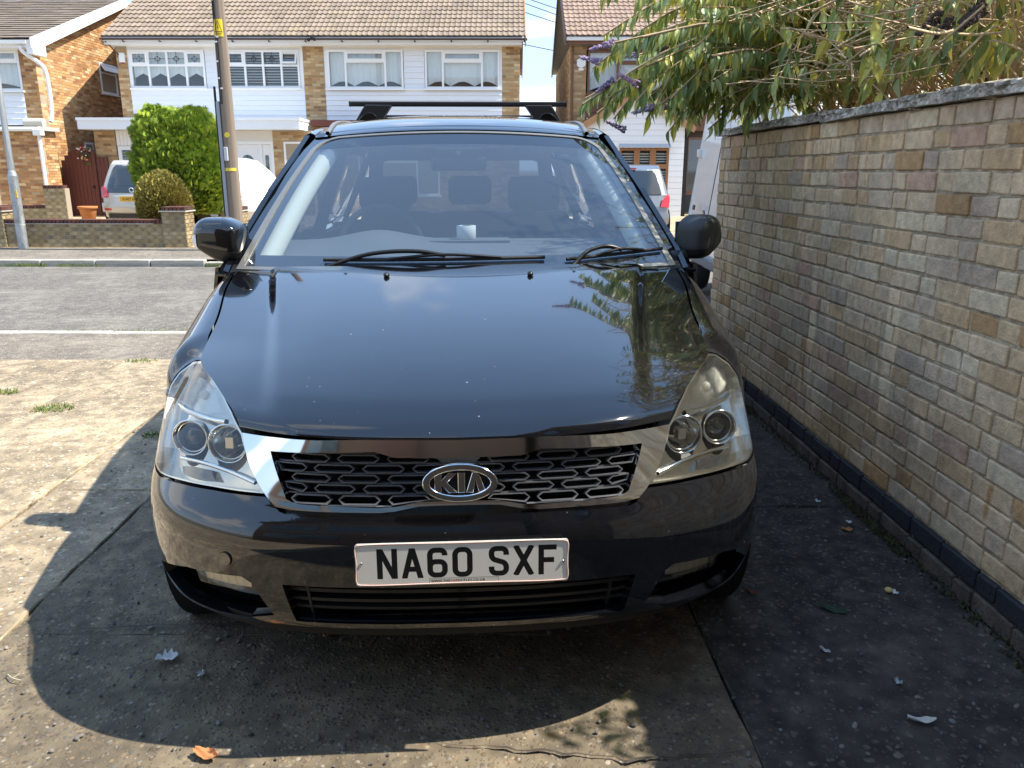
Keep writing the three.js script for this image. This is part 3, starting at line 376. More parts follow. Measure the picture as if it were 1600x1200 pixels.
{ // the house at the left with the gable wall turned to us
  const h = thing('gabled_house', 'orange brick house at the left edge with white bargeboard and white downpipe', 'house');
  const xs = -12.6, zf = -22.6, zb = -33.6;
  part(h, 'wall', bx(-20, xs - 0.12, 0, 4.8, zb, zf - 0.4), H.room);
  const sw = sub(h, 'side_wall'); part(sw, 'mortar', bx(xs - 0.3, xs - 0.007, 0, 4.72, zb, zf - 0.007), H.mortar);
  brickSkin(sw, layBricks({ len: 9, rows: 95, seed: 31, keep: (a, y) => y < 4.75 + Math.min(a + 0.3, 5.8 - (a - 5.3)) * 0.345 && !(a > 3.42 && a < 4.56 && y > 3.78 && y < 4.72) && !(a > 1.95 && a < 2.5 && y > 2.0 && y < 2.32) }), V(xs, 0, zf), V(0, 0, -1), X1, 0.1, orangeBrick);
  brickFace(h, 'front_wall', -13.02, xs, 0.05, 4.6, zf, orangeBrick, 33); brickFace(h, 'front_wall', -20, -17.2, 0.05, 4.6, zf, orangeBrick, 34);
  windowUnit(h, -17.2, -13.02, 3.55, 4.58, zf + 0.01, [[1, 0.3, 0], [1, 0.3, 0], [1, 0.3, 0.0]], { curtain: 'net' }); boards(h, -17.2, -13.02, 2.68, 3.50, zf - 0.01, 0.15, H.cladding);
  part(h, 'fascia', bx(-20, xs + 0.1, 4.58, 4.74, zf + 0.28, zf + 0.31), H.white); part(h, 'gutter', bx(-20, xs + 0.05, 4.66, 4.75, zf + 0.31, zf + 0.40), H.white); part(h, 'eave_soffit', bx(-20, xs + 0.1, 4.57, 4.58, zf - 0.3, zf + 0.3), H.white);
  const R = gableRoof(h, -20, xs, 4.77, zf + 0.38, zb, 0.335, [0.20, 0.155, 0.115], H.white, 0.16, { flat: true, gauge: 0.30, w: 0.4 });
  part(h, 'gable', R.ex(R.gb, xs - 0.28, xs - 0.02), H.mortar);
  part(h, 'box_end', bx(xs + 0.02, xs + 0.19, 4.42, 4.68, zf - 0.25, zf + 0.36), H.white);
  // side window with its top light open
  const sw2 = sub(h, 'side_window'), z0 = -26.05, z1 = -27.1, f = 0.06; part(sw2, 'frame', merge([bx(xs - 0.05, xs + 0.02, 3.80, 3.86, z1, z0), bx(xs - 0.05, xs + 0.02, 4.62, 4.68, z1, z0), bx(xs - 0.05, xs + 0.019, 3.86, 4.62, z0 - f, z0), bx(xs - 0.05, xs + 0.019, 3.86, 4.62, z1, z1 + f), bx(xs - 0.05, xs + 0.018, 4.38, 4.43, z1 + f, z0 - f)]), H.upvc); part(sw2, 'pane', bx(xs - 0.03, xs - 0.02, 3.86, 4.38, z1 + f, z0 - f), H.obscure); part(sw2, 'sill', bx(xs - 0.02, xs + 0.08, 3.76, 3.797, z1 - 0.05, z0 + 0.05), H.upvc);
  const vent = part(sw2, 'vent', merge([bx(0, 0.03, -0.26, -0.2, -1.0, 0), bx(0, 0.03, -0.05, 0, -1.0, 0), bx(0, 0.029, -0.2, -0.05, -0.06, 0), bx(0, 0.029, -0.2, -0.05, -1.0, -0.94), bx(0.01, 0.016, -0.2, -0.05, -0.94, -0.06)]), H.upvc); vent.position.set(xs + 0.02, 4.66, z0 - 0.03); vent.rotation.z = 0.55;
  const lw = sub(h, 'lower_window'); part(lw, 'frame', bx(xs - 0.04, xs + 0.015, 2.02, 2.30, -25.05, -24.6), H.upvc); part(lw, 'pane', bx(xs, xs + 0.02, 2.07, 2.25, -25.0, -24.65), H.obscure);
  // flat-roofed front extension
  const ze = -21.7; brickFace(h, 'extension_wall', -20, -12.32, 0.05, 2.5, ze, orangeBrick, 36, { keep: (a) => a > 3.2 }); part(h, 'extension_core', bx(-20, -12.42, 0.05, 2.5, zf, ze - 0.3), H.room); part(h, 'extension_side', bx(-12.42, -12.33, 0.05, 2.5, zf, ze - 0.01), H.mortar);
  brickSkin(h, layBricks({ len: 0.9, rows: 32, seed: 37 }), V(-12.32, 0.05, ze), V(0, 0, -1), X1, 0.1, orangeBrick, 'extension_bricks');
  part(h, 'flat_roof', bx(-20, -12.2, 2.5, 2.60, zf, ze + 0.12), H.concrete); part(h, 'flat_roof_gutter', rbx(-20, -12.16, 2.47, 2.56, ze + 0.12, ze + 0.21, 0.03, 3), H.white); part(h, 'brown_gate', bx(-20, -16.6, 0.05, 2.2, ze - 0.12, ze - 0.06), H.redbrown);
  part(h, 'downpipe', tube([V(-12.75, 4.62, zf + 0.33), V(-12.72, 4.5, zf + 0.32), V(-12.35, 4.15, zf + 0.12), V(-12.3, 4.0, zf + 0.1), V(-12.3, 2.9, zf + 0.1), V(-12.3, 2.75, zf + 0.2)], 0.05, 60, 10), H.white); part(h, 'hopper', rbx(-12.3, -12.08, 2.36, 2.52, ze + 0.06, ze + 0.24, 0.02), H.white); part(h, 'downpipe', rod(V(-12.2, 2.4, ze + 0.12), V(-12.2, 0.06, ze + 0.12), 0.045, 0.045, 12), H.white);
  part(h, 'vent_duct', new THREE.CylinderGeometry(0.11, 0.11, 0.5, 16).rotateZ(Math.PI / 2).translate(-12.65, 2.72, zf + 0.35), H.concrete);
}
{ // arched gate between the two houses
  const g = thing('arched_gate', 'tall dark red arched timber gate between the two brick houses', 'gate', [-12.02, 0.08, -23.0]);
  const n = 9; for (let i = 0; i < n; i++) { const x0 = -0.47 + i * 0.105, xm = x0 + 0.05, top = 2.0 - 0.42 * Math.pow(Math.max(0, (0.32 - xm - 0.32) / 0.5), 2) * 0.9; part(g, 'plank', rbx(x0 + 0.002, x0 + 0.103, 0.05, top - 0.10 * Math.abs(xm + 0.05), -0.02, 0.02, 0.005, 1), H.redbrown); }
  for (let i = 0; i < 3; i++) part(g, 'plank', rbx(0.49 + i * 0.105, 0.59 + i * 0.105, 0.05, 1.78, -0.06, -0.02, 0.005, 1), H.redbrown);
  part(g, 'rail', bx(-0.47, 0.8, 0.35, 0.47, -0.06, -0.021), H.redbrown); part(g, 'rail', bx(-0.47, 0.8, 1.4, 1.52, -0.061, -0.0215), H.redbrown); part(g, 'latch', new THREE.TorusGeometry(0.035, 0.01, 8, 16).translate(0.36, 0.98, 0.03), H.dark);
}
{ // house at the right
  const h = thing('brown_trimmed_house', 'house on the right with brown windows and a white clad gabled porch behind the bush', 'house');
  const z = -24, xl = 1.62;
  part(h, 'wall', bx(xl + 0.02, 14, 0, 4.9, -31.6, z - 0.42), H.room);
  const sd = sub(h, 'end_wall'); part(sd, 'mortar', bx(xl + 0.008, xl + 0.3, 0, 4.9, -31.6, z - 0.01), H.mortar); brickSkin(sd, layBricks({ len: 7.6, rows: 65, seed: 52 }), V(xl, 0, -31.6), Z1, V(-1, 0, 0), 0.1, yellowBrick);
  brickFace(h, 'brick_pier', xl, 2.08, 0.05, 4.85, z, yellowBrick, 51); part(h, 'corner_pipe', rod(V(1.68, 0.1, z + 0.06), V(1.68, 4.85, z + 0.06), 0.035), H.brown);
  const al = sub(h, 'alarm_box'); const hx = new THREE.Shape(); for (let i = 0; i < 6; i++) { const a = i / 6 * 6.283 + 0.52; i ? hx.lineTo(Math.cos(a) * 0.13, Math.sin(a) * 0.14) : hx.moveTo(Math.cos(a) * 0.13, Math.sin(a) * 0.14); } part(al, 'cover', new THREE.ExtrudeGeometry(hx, { depth: 0.05, bevelEnabled: true, bevelSize: 0.01, bevelThickness: 0.01, bevelSegments: 2 }).translate(1.93, 4.42, z + 0.01), H.white); part(al, 'base', bx(1.86, 2.0, 4.22, 4.28, z, z + 0.05), H.white);
  windowUnit(h, 2.12, 5.0, 3.62, 4.75, z + 0.01, [[1, 0], [1.4, 0.3, 0], [1, 0]], { frame: H.brown, curtain: 'net' }); for (let y = 2.6; y < 3.5; y += 0.17) part(h, 'brown_board', rbx(2.08, 14, y + 0.002, y + 0.168, z - 0.3, z - 0.01, 0.008, 1), H.brown); part(h, 'upper_wall', merge([bx(5.0, 14, 3.5, 4.86, z - 0.3, z - 0.02), bx(2.08, 5.0, 4.76, 4.86, z - 0.3, z - 0.02)]), H.brown);
  part(h, 'fascia', bx(xl - 0.1, 14, 4.86, 5.02, z + 0.3, z + 0.34), H.brown);
  gableRoof(h, xl, 14, 5.05, z + 0.42, -31.7, 0.52, [0.27, 0.185, 0.135], H.gutter, 0.14);
  // porch
  const zp = -22.9, ax = 3.36, ay = 3.42, el = 2.0, er = 4.72, ey = 2.72;
  for (let y = 0.1; y < 3.3; y += 0.155) { const hw = y < ey ? 9 : (ay - y) / (ay - ey); const a = Math.max(el, ax - (ax - el) * hw), b = Math.min(er, ax + (er - ax) * hw); if (y > 2.10 || y < 0.1) part(h, 'porch_board', rbx(a, b, y, y + 0.152, zp - 0.15, zp, 0.008, 1), H.white); else { part(h, 'porch_board', rbx(a, 2.95, y, y + 0.152, zp - 0.15, zp, 0.008, 1), H.white); part(h, 'porch_board', rbx(4.32, b, y, y + 0.152, zp - 0.15, zp, 0.008, 1), H.white); } }
  part(h, 'porch_core', bx(el + 0.1, er - 0.1, 0, 2.7, z - 0.3, zp - 0.4), H.room);
  for (const s of [0, 1]) { const A = s ? V(er + 0.25, ey - 0.14, zp + 0.16) : V(el - 0.25, ey - 0.14, zp + 0.16), B = V(ax, ay + 0.08, zp + 0.16), dd = B.clone().sub(A), L = dd.length(); const g = new THREE.BoxGeometry(L, 0.17, 0.03); g.rotateZ(Math.atan2(dd.y, dd.x)).translate((A.x + B.x) / 2, (A.y + B.y) / 2, zp + 0.16); part(h, 'porch_bargeboard', g, H.barge); const t = new THREE.BoxGeometry(L, 0.05, 1.5); t.rotateZ(Math.atan2(dd.y, dd.x)).translate((A.x + B.x) / 2, (A.y + B.y) / 2 + 0.1, zp - 0.6); part(h, 'porch_roof', t, H.redbrown); }
  const d = sub(h, 'glazed_doors'); part(d, 'frame', merge([bx(2.95, 4.32, 2.04, 2.10, zp - 0.1, zp - 0.02), bx(2.95, 3.01, 0.1, 2.04, zp - 0.1, zp - 0.02), bx(4.26, 4.32, 0.1, 2.04, zp - 0.1, zp - 0.02), bx(3.36, 3.46, 0.1, 2.04, zp - 0.1, zp - 0.021), bx(3.86, 3.96, 0.1, 2.04, zp - 0.1, zp - 0.021), bx(3.01, 4.26, 1.56, 1.68, zp - 0.1, zp - 0.022), bx(3.01, 4.26, 0.1, 0.5, zp - 0.1, zp - 0.022), bx(3.46, 3.52, 0.5, 2.04, zp - 0.1, zp - 0.023), bx(3.80, 3.86, 0.5, 2.04, zp - 0.1, zp - 0.023)]), std([0.30, 0.13, 0.045], 0.45));
  for (const [a, b] of [[3.01, 3.36], [3.52, 3.80], [3.96, 4.26]]) for (const [c, e] of [[0.5, 1.56], [1.68, 2.04]]) { part(d, 'pane', bx(a, b, c, e, zp - 0.07, zp - 0.06), H.pane); for (let y = c + 0.05; y < e - 0.03; y += 0.07) part(d, 'blind_slat', bx(a, b, y, y + 0.03, zp - 0.14, zp - 0.11), H.blind); }
  part(d, 'door_backing', bx(2.95, 4.32, 0.1, 2.1, zp - 0.35, zp - 0.3), H.room);
  part(h, 'door_fringe', grid(60, 2, (u, v) => V(lerp(2.92, 4.34, u), 2.22 - v * (0.10 + 0.02 * Math.sin(u * 60)), zp + 0.03 + 0.1 * v)), std([0.45, 0.46, 0.48], 0.9, { side: THREE.DoubleSide }));
  part(h, 'corner_post', bx(4.74, 4.84, 0.1, 2.6, zp - 0.2, zp - 0.05), H.dark); windowUnit(h, 4.86, 5.6, 0.9, 2.4, zp - 0.3, [[1, 0]], { frame: H.brown, curtain: 'none' });
}
{ // out of frame: the house behind us and the tall one on the right that shades the near part of the drive; both are mirrored in the paint
  const h = thing('house_behind', 'brick house with brown tiled roof standing behind the viewer and out of frame', 'house');
  const roofOn = (x0, x1, z0, z1, y, rise, alongX) => { const g = new THREE.BufferGeometry(), P = alongX ? [[x0, y, z0], [x1, y, z0], [x1, y + rise, (z0 + z1) / 2], [x0, y + rise, (z0 + z1) / 2], [x0, y, z1], [x1, y, z1]] : [[x1, y, z0], [x1, y, z1], [(x0 + x1) / 2, y + rise, z1], [(x0 + x1) / 2, y + rise, z0], [x0, y, z0], [x0, y, z1]]; g.setAttribute('position', new THREE.Float32BufferAttribute([0, 1, 2, 0, 2, 3, 3, 2, 5, 3, 5, 4, 0, 3, 4, 1, 5, 2, 0, 4, 5, 0, 5, 1].flatMap((i) => P[i]), 3)); g.computeVertexNormals(); return g; };
  const tileM = std([0.15, 0.10, 0.07], 0.9, { side: THREE.DoubleSide });
  part(h, 'wall', bx(-7, 1.4, 0, 2.7, 4.2, 11), std([0.20, 0.12, 0.07], 0.9)); part(h, 'upper_wall', bx(-7, 1.4, 2.7, 5.0, 4.2, 11), std([0.26, 0.20, 0.14], 0.9));
  part(h, 'door', bx(-1.6, -0.5, 0, 2.1, 4.12, 4.199), H.brown); for (const [a, b] of [[-6, -3.4], [-3, 0.6]]) part(h, 'window', bx(a, b, 3.2, 4.4, 4.13, 4.199), H.teal); part(h, 'window', bx(-6, -2.4, 0.9, 2.2, 4.13, 4.199), H.teal);
  part(h, 'roof', roofOn(-7.3, 1.7, 3.8, 11.4, 5, 2.4, true), tileM);
  const n = thing('neighbouring_house', 'tall brick house on the right of the drive just out of frame', 'house');
  part(n, 'wall', bx(1.86, 9.5, 0, 5.1, -0.35, 8), std([0.22, 0.15, 0.10], 0.92, { map: withRep(brickTone, 1) })); part(n, 'roof', roofOn(1.6, 9.8, -0.6, 8.3, 5.1, 2.2, false), tileM); part(n, 'side_window', bx(1.80, 1.858, 2.9, 4.1, 0.6, 1.7), H.teal); part(n, 'front_window', bx(3, 6, 3.0, 4.3, -0.41, -0.352), H.teal); part(n, 'soffit', bx(1.62, 9.78, 5.02, 5.095, -0.58, 8.28), H.white);
}

// ---------- the people carrier's surfaces (x to its left as it faces us, y up, z forward; nose at z = 0)
const PLAN = [[0, 0], [0.2, -0.006], [0.4, -0.03], [0.56, -0.075], [0.70, -0.15], [0.80, -0.235], [0.87, -0.34], [0.91, -0.46], [0.935, -0.60], [0.955, -0.75], [0.975, -1.0], [0.985, -1.5], [0.99, -2.5], [0.985, -3.5], [0.96, -4.25], [0.9, -4.6], [0.78, -4.76], [0.4, -4.81], [0, -4.82]];
const planCurve = new THREE.CatmullRomCurve3(PLAN.map(([x, z]) => V(x, 0, z)), false, 'centripetal');
planCurve.arcLengthDivisions = 800;
const PL = planCurve.getLength(), PN = 1200, planTab = [];
for (let i = 0; i <= PN; i++) { const p = planCurve.getPointAt(i / PN); planTab.push([p.x, p.z]); }
const plan = (L) => { const a = Math.abs(L), t = clamp(a / PL) * PN, i = Math.min(PN - 1, Math.floor(t)), f = t - i; return [lerp(planTab[i][0], planTab[i + 1][0], f), lerp(planTab[i][1], planTab[i + 1][1], f)]; };
const soft = (f, a, b, sg) => { const n = 400, t = [], o = []; for (let i = 0; i <= n; i++) t.push(f(lerp(a, b, i / n))); const w = Math.round(sg / (b - a) * n * 2.5); for (let i = 0; i <= n; i++) { let q = 0, k = 0; for (let j = -w; j <= w; j++) { const e = Math.exp(-0.5 * (j / w * 2.5) ** 2); let ix = i + j, v; if (ix < 0) v = 2 * t[0] - t[-ix]; else if (ix > n) v = 2 * t[n] - t[2 * n - ix]; else v = t[ix]; q += v * e; k += e; } o.push(q / k); } return (x) => { const s = clamp((x - a) / (b - a)) * n, i = Math.min(n - 1, Math.floor(s)); return lerp(o[i], o[i + 1], s - i); }; };
const b0 = soft(spline1([0.16, 0.22, 0.28, 0.34, 0.44, 0.56, 0.62, 0.66, 0.70, 0.78, 0.86, 0.95], [0.36, 0.24, 0.12, 0.025, 0, 0, 0.008, 0.03, 0.05, 0.06, 0.075, 0.11]), 0.16, 0.95, 0.016);
const b1 = spline1([0.58, 0.66, 0.70, 0.78, 0.86, 0.95], [0, 0.01, 0.02, 0.07, 0.135, 0.2]);
const c1 = spline1([0.16, 0.22, 0.34, 0.5, 0.6, 0.7, 0.8, 0.9, 0.95], [0.10, 0.06, 0.02, 0, 0, 0.01, 0.03, 0.065, 0.085]);
const cs = spline1([0.16, 0.24, 0.36, 0.55, 0.8, 0.98, 1.15], [0.09, 0.06, 0.025, 0.0, 0.0, 0.012, 0.04]);
// bonnet
const bonY = spline1([-1.32, -1.2, -0.9, -0.6, -0.35, -0.2, -0.12, -0.085, -0.065, -0.055, -0.05].slice(), [1.155, 1.138, 1.087, 1.03, 0.973, 0.93, 0.902, 0.889, 0.877, 0.866, 0.856]);
const bowF = spline1([0, 0.2, 0.4, 0.565, 0.7, 0.77, 0.85], [0, -0.013, -0.06, -0.145, -0.235, -0.28, -0.33]);
const bonX = spline1([-1.2, -1.0, -0.61, -0.42, -0.29, -0.17, -0.05], [0.856, 0.845, 0.80, 0.79, 0.77, 0.675, 0.565]);
const bonK = (ze) => lerp(1, 0.42, smooth(-0.25, -1.25, ze));
function bonnet(x, ze) {
  const a = Math.abs(x), k = bonK(ze), xe = bonX(ze);
  const xc = lerp(0.43, 0.69, clamp(-ze / 1.2)), wc = lerp(0.078, 0.034, clamp(-ze / 1.1));
  const plateau = 0.012 * smooth(xc + wc, xc, a) * smooth(-0.05, -0.16, ze);
  return V(x, bonY(ze) - 0.02 * Math.pow(a / xe, 3) * smooth(-0.1, -0.5, ze) + plateau, ze + bowF(a) * k);
}
const bonEdge = (ze) => bonnet(bonX(ze), ze);
const edgeTab = []; for (let i = 0; i <= 200; i++) { const e = bonEdge(lerp(-0.29, -1.2, i / 200)); edgeTab.push([e.z, e.x, e.y]); }
const edgeAt = (z) => { if (z >= edgeTab[0][0]) return edgeTab[0]; for (let i = 0; i < 200; i++) if (z >= edgeTab[i + 1][0]) { const t = (z - edgeTab[i][0]) / (edgeTab[i + 1][0] - edgeTab[i][0]); return [z, lerp(edgeTab[i][1], edgeTab[i + 1][1], t), lerp(edgeTab[i][2], edgeTab[i + 1][2], t)]; } return edgeTab[200]; };
// the body skin wrapped round the car: L along the plan from the nose's middle (signed), v up
function wrap(L, v) {
  const sgn = L < 0 ? -1 : 1, [px, pz] = plan(L);
  const w = smooth(0.3, 0.85, px), back = smooth(-0.40, -0.90, pz), fb = smooth(-0.78, -0.34, pz);
  let y = v, x = px, z = pz, cfront = c1(v) * w, cside = cs(v);
  x -= lerp(cfront, cside, back);
  z -= fb * (b0(v) + b1(v) * w) * (pz < -2 ? 0 : 1);
  if (pz < -4) z += smooth(-4, -4.6, pz) * (cs(v) + 0.12 * smooth(0.9, 1.2, v));
  return V(sgn * x, y, z);
}
// L of a point on the side at depth z and height v
const Lof = (z, v) => { let a = 0.9, b = PL - 0.9; for (let i = 0; i < 40; i++) { const m = (a + b) / 2; if (wrap(m, v).z > z) a = m; else b = m; } return (a + b) / 2; };

// ---------- the black people carrier
const speckNoise = fbm(91, 8, 4);
const paintMap = (() => { const r = rng(77), S = 1024, d = new Float32Array(S * S); for (let k = 0; k < 620; k++) { const x = r() * S, y = r() * S, R = 0.5 + Math.pow(r(), 6) * 2.4, b = 0.10 + r() * r() * 0.8; for (let j = -4; j <= 4; j++) for (let i = -4; i <= 4; i++) { const q = Math.hypot(i + r() * 0.8 - 0.4, j); if (q < R) d[(((y + j) | 0) & 1023) * S + (((x + i) | 0) & 1023)] = b; } }
  return tex(S, (u, v, x, y) => { const s = d[y * S + x], n = speckNoise(u, v) * 0.02; return [0.035 + n + s * 0.55, 0.04 + n + s * 0.53, 0.055 + n + s * 0.48]; }, { rep: 1 }); })();
const paintRough = tex(512, (u, v) => { const n = 0.5 + 0.5 * speckNoise(u, v); return [n, n, n]; }, { srgb: false });
const M = {
  paint: phy(1, 0.07, { map: paintMap, metalness: 0, ior: 1.6, specularIntensity: 0.7, clearcoat: 1, clearcoatRoughness: 0.02, clearcoatRoughnessMap: paintRough }),
  chrome: std([0.80, 0.80, 0.79], 0.07, { metalness: 1 }),
  satin: std([0.62, 0.61, 0.58], 0.22, { metalness: 1 }),
  reflector: std([0.82, 0.81, 0.77], 0.12, { metalness: 1 }),
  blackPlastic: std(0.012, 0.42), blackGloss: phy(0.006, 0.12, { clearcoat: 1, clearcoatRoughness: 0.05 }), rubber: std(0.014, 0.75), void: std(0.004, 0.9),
  grained: std(0.02, 0.5, { bumpMap: paintRough, bumpScale: 0.003 }),
  trim: std([0.30, 0.28, 0.24], 0.35, { metalness: 0.7 }),
  greyPlastic: std([0.12, 0.13, 0.135], 0.6), darkCloth: std([0.011, 0.012, 0.014], 0.9), cream: std([0.62, 0.62, 0.52], 0.7), headlining: std([0.2, 0.2, 0.19], 0.9),
  screen: phy([0.62, 0.68, 0.72], 0.0, { transmission: 0.975, thickness: 0, ior: 2.15 }),
  tintBand: phy([0.10, 0.14, 0.24], 0.0, { transmission: 1, thickness: 0, ior: 2.15 }),
  sideGlass: phy([0.22, 0.24, 0.25], 0.0, { transmission: 1, thickness: 0, ior: 1.55 }),
  lens: phy([0.96, 0.95, 0.90], 0.03, { transmission: 1, thickness: 0, ior: 1.5 }),
  lensRibbed: phy([0.95, 0.96, 0.98], 0.12, { transmission: 1, thickness: 0, ior: 1.5 }),
  bulb: phy([0.9, 0.88, 0.8], 0.1, { transmission: 0.7, thickness: 0 }), projector: phy([0.02, 0.022, 0.025], 0.03, { clearcoat: 1 }),
  moulding: std([0.50, 0.495, 0.47], 0.16, { metalness: 1 }),
  fogLens: std([0.60, 0.56, 0.48], 0.35, { metalness: 0.8 }),
  amber: phy([0.8, 0.35, 0.05], 0.1, { transmission: 0.6, thickness: 0 }), redLens: phy([0.55, 0.01, 0.015], 0.1, { clearcoat: 1 }),
  plasticClear: phy([0.85, 0.88, 0.92], 0.15, { clearcoat: 1 }),
};
const font = await new FontLoader().loadAsync('fonts/droid/droid_sans_bold.typeface.json');
const car = thing('people_carrier', 'large black people carrier parked facing us with chrome grille and roof bars', 'car', [-0.126, 0, -1.80], 0.0576);
car.rotation.order = 'YXZ'; car.rotation.z = 0.003;
const mir = (poly) => poly.map(([a, b]) => [-a, b]).reverse();
const sym = (half) => [...half, ...half.filter(([a]) => a > 1e-6).map(([a, b]) => [-a, b]).reverse()];
// bonnet
{
  const rows = []; for (let i = 0; i <= 90; i++) { const t = i / 90; rows.push(t < 0.25 ? lerp(-0.05, -0.12, t / 0.25) : lerp(-0.12, -1.2, (t - 0.25) / 0.75)); }
  const g = grid(160, 90, (u, v) => { const ze = rows[Math.round(v * 90)], xe = bonX(ze) - 0.003; return bonnet((u * 2 - 1) * xe, ze); });
  const p = g.attributes.position, uv = g.attributes.uv; for (let i = 0; i < p.count; i++) uv.setXY(i, p.getX(i), p.getZ(i));
  const skirt = []; // folded front edge
  for (let i = 0; i < 60; i++) { const a = (i / 30 - 1) * 0.562, b = ((i + 1) / 30 - 1) * 0.562; skirt.push([a, b]); }
  const sk = grid(60, 1, (u, v) => { const q = bonnet((u * 2 - 1) * 0.562, -0.05); return V(q.x, q.y - v * 0.012, q.z - v * 0.05); }, true);
  part(car, 'bonnet', merge([g, sk]), M.paint);
  for (const s of [-1, 1]) { const j = sub(car, 'washer_jet'), q = bonnet(0.257 * s, -1.06); part(j, 'jet_body', new THREE.SphereGeometry(0.011, 10, 8).scale(1, 0.9, 1.5).translate(q.x, q.y + 0.006, q.z), M.blackPlastic); part(j, 'nozzle', new THREE.CylinderGeometry(0.003, 0.003, 0.008, 8).rotateX(Math.PI / 2).translate(q.x, q.y + 0.01, q.z - 0.012), M.satin); }
}
// bumper
const lampOut = [[0.955, 0.935], [1.06, 0.918], [1.17, 0.886], [1.225, 0.85], [1.235, 0.815], [1.19, 0.76], [1.10, 0.70], [1.03, 0.678], [0.93, 0.678], [0.80, 0.69], [0.66, 0.699], [0.497, 0.705], [0.525, 0.752], [0.588, 0.829], [0.664, 0.869], [0.74, 0.898], [0.85, 0.922]];
const fogHole = [[0.95, 0.428], [0.88, 0.45], [0.76, 0.477], [0.565, 0.494], [0.535, 0.478], [0.485, 0.392], [0.56, 0.372], [0.68, 0.360], [0.80, 0.358], [0.88, 0.368], [0.935, 0.392]];
const intake = sym([[0, 0.488], [0.452, 0.486], [0.425, 0.379], [0, 0.379]]);
{
  const arch = []; for (let a = -0.2; a <= 1.02; a += 0.12) { const z = -0.96 + 0.385 * Math.cos(a), y = 0.34 + 0.385 * Math.sin(a); if (y < 0.66 && y > 0.16) arch.push([Lof(z, y), y]); }
  const lowL = Lof(-0.60, 0.2);
  const half = [[0, 0.667], [0.44, 0.664], [0.455, 0.668], [0.468, 0.680], [0.482, 0.693], [0.497, 0.697], [0.66, 0.691], [0.80, 0.682], [0.93, 0.670], [1.03, 0.669], [1.12, 0.675], [Lof(-0.62, 0.66), 0.66], ...arch.reverse().filter(([, y]) => y > 0.345), [Lof(-0.60, 0.345), 0.345], [0.9, 0.340], [0.7, 0.350], [0.48, 0.362], [0, 0.364]];
  part(car, 'front_bumper', panel(wrap, sym(half), { holes: [intake, fogHole, mir(fogHole)], lip: 0.03, max: 0.016 }), M.paint);
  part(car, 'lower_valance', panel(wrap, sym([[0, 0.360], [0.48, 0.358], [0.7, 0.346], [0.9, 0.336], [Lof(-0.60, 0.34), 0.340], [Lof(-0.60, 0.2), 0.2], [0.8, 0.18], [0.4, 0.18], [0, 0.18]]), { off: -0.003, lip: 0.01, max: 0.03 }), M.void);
  const inn = sub(car, 'lower_intake');
  part(inn, 'backing', panel(wrap, intake.map(([a, b]) => [a * 1.03, b < 0.43 ? b - 0.02 : b + 0.02]), { off: -0.09, lip: 0 }), M.void);
  for (const y of [0.405, 0.432, 0.46]) part(inn, 'slat', panel(wrap, sym([[0, y + 0.005], [0.45, y + 0.005], [0.45, y - 0.005], [0, y - 0.005]]), { off: -0.03, lip: 0.03 }), M.blackPlastic);
  for (const s of [-1, 1]) part(inn, 'divider', panel(wrap, s > 0 ? [[0.395, 0.485], [0.402, 0.485], [0.392, 0.38], [0.385, 0.38]] : mir([[0.395, 0.485], [0.402, 0.485], [0.392, 0.38], [0.385, 0.38]]), { off: -0.028, lip: 0.03 }), M.blackPlastic);
  for (const s of [-1, 1]) {
    const m = (q) => (s > 0 ? q : mir(q)), f = sub(car, 'fog_lamp');
    part(f, 'bezel', panel(wrap, m(fogHole.map(([a, b]) => [a, b])), { off: -0.055, lip: 0.03, holes: [m([[0.752, 0.473], [0.578, 0.486], [0.584, 0.441], [0.746, 0.427]])] }), M.blackGloss);
    part(f, 'lens', panel(wrap, m([[0.752, 0.473], [0.578, 0.486], [0.584, 0.441], [0.746, 0.427]]), { off: -0.02, lip: 0.03 }), M.lens);
    part(f, 'reflector', panel(wrap, m([[0.76, 0.48], [0.57, 0.49], [0.576, 0.435], [0.75, 0.42]]), { off: -0.045, lip: 0 }), M.fogLens); for (let k = 0; k < 6; k++) part(f, 'lens_rib', tube([0.478, 0.455, 0.436].map((y) => wrap(s * (0.605 + k * 0.026), y - k * 0.0015).addScaledVector(V(s * 0.3, 0, 1).normalize(), -0.03)), 0.0025, 6, 5), M.lens);
    part(f, 'fin', panel(wrap, m([[0.555, 0.485], [0.545, 0.485], [0.495, 0.397], [0.51, 0.395]]), { off: -0.03, lip: 0.04 }), M.blackGloss);
  }
  const q = wrap(-0.609, 0.537), cap = sub(car, 'towing_eye_cover');
  const disc = new THREE.CylinderGeometry(0.0175, 0.0175, 0.006, 32).rotateX(Math.PI / 2), ring = new THREE.TorusGeometry(0.0178, 0.0016, 8, 40);
  const face = (g) => g.applyQuaternion(new THREE.Quaternion().setFromUnitVectors(V(0, 0, 1), V(-0.45, 0.0, 0.9).normalize())).translate(q.x - 0.0005, q.y, q.z + 0.001);
  part(cap, 'cap', face(disc), M.paint); part(cap, 'rim', face(ring), M.rubber);
}
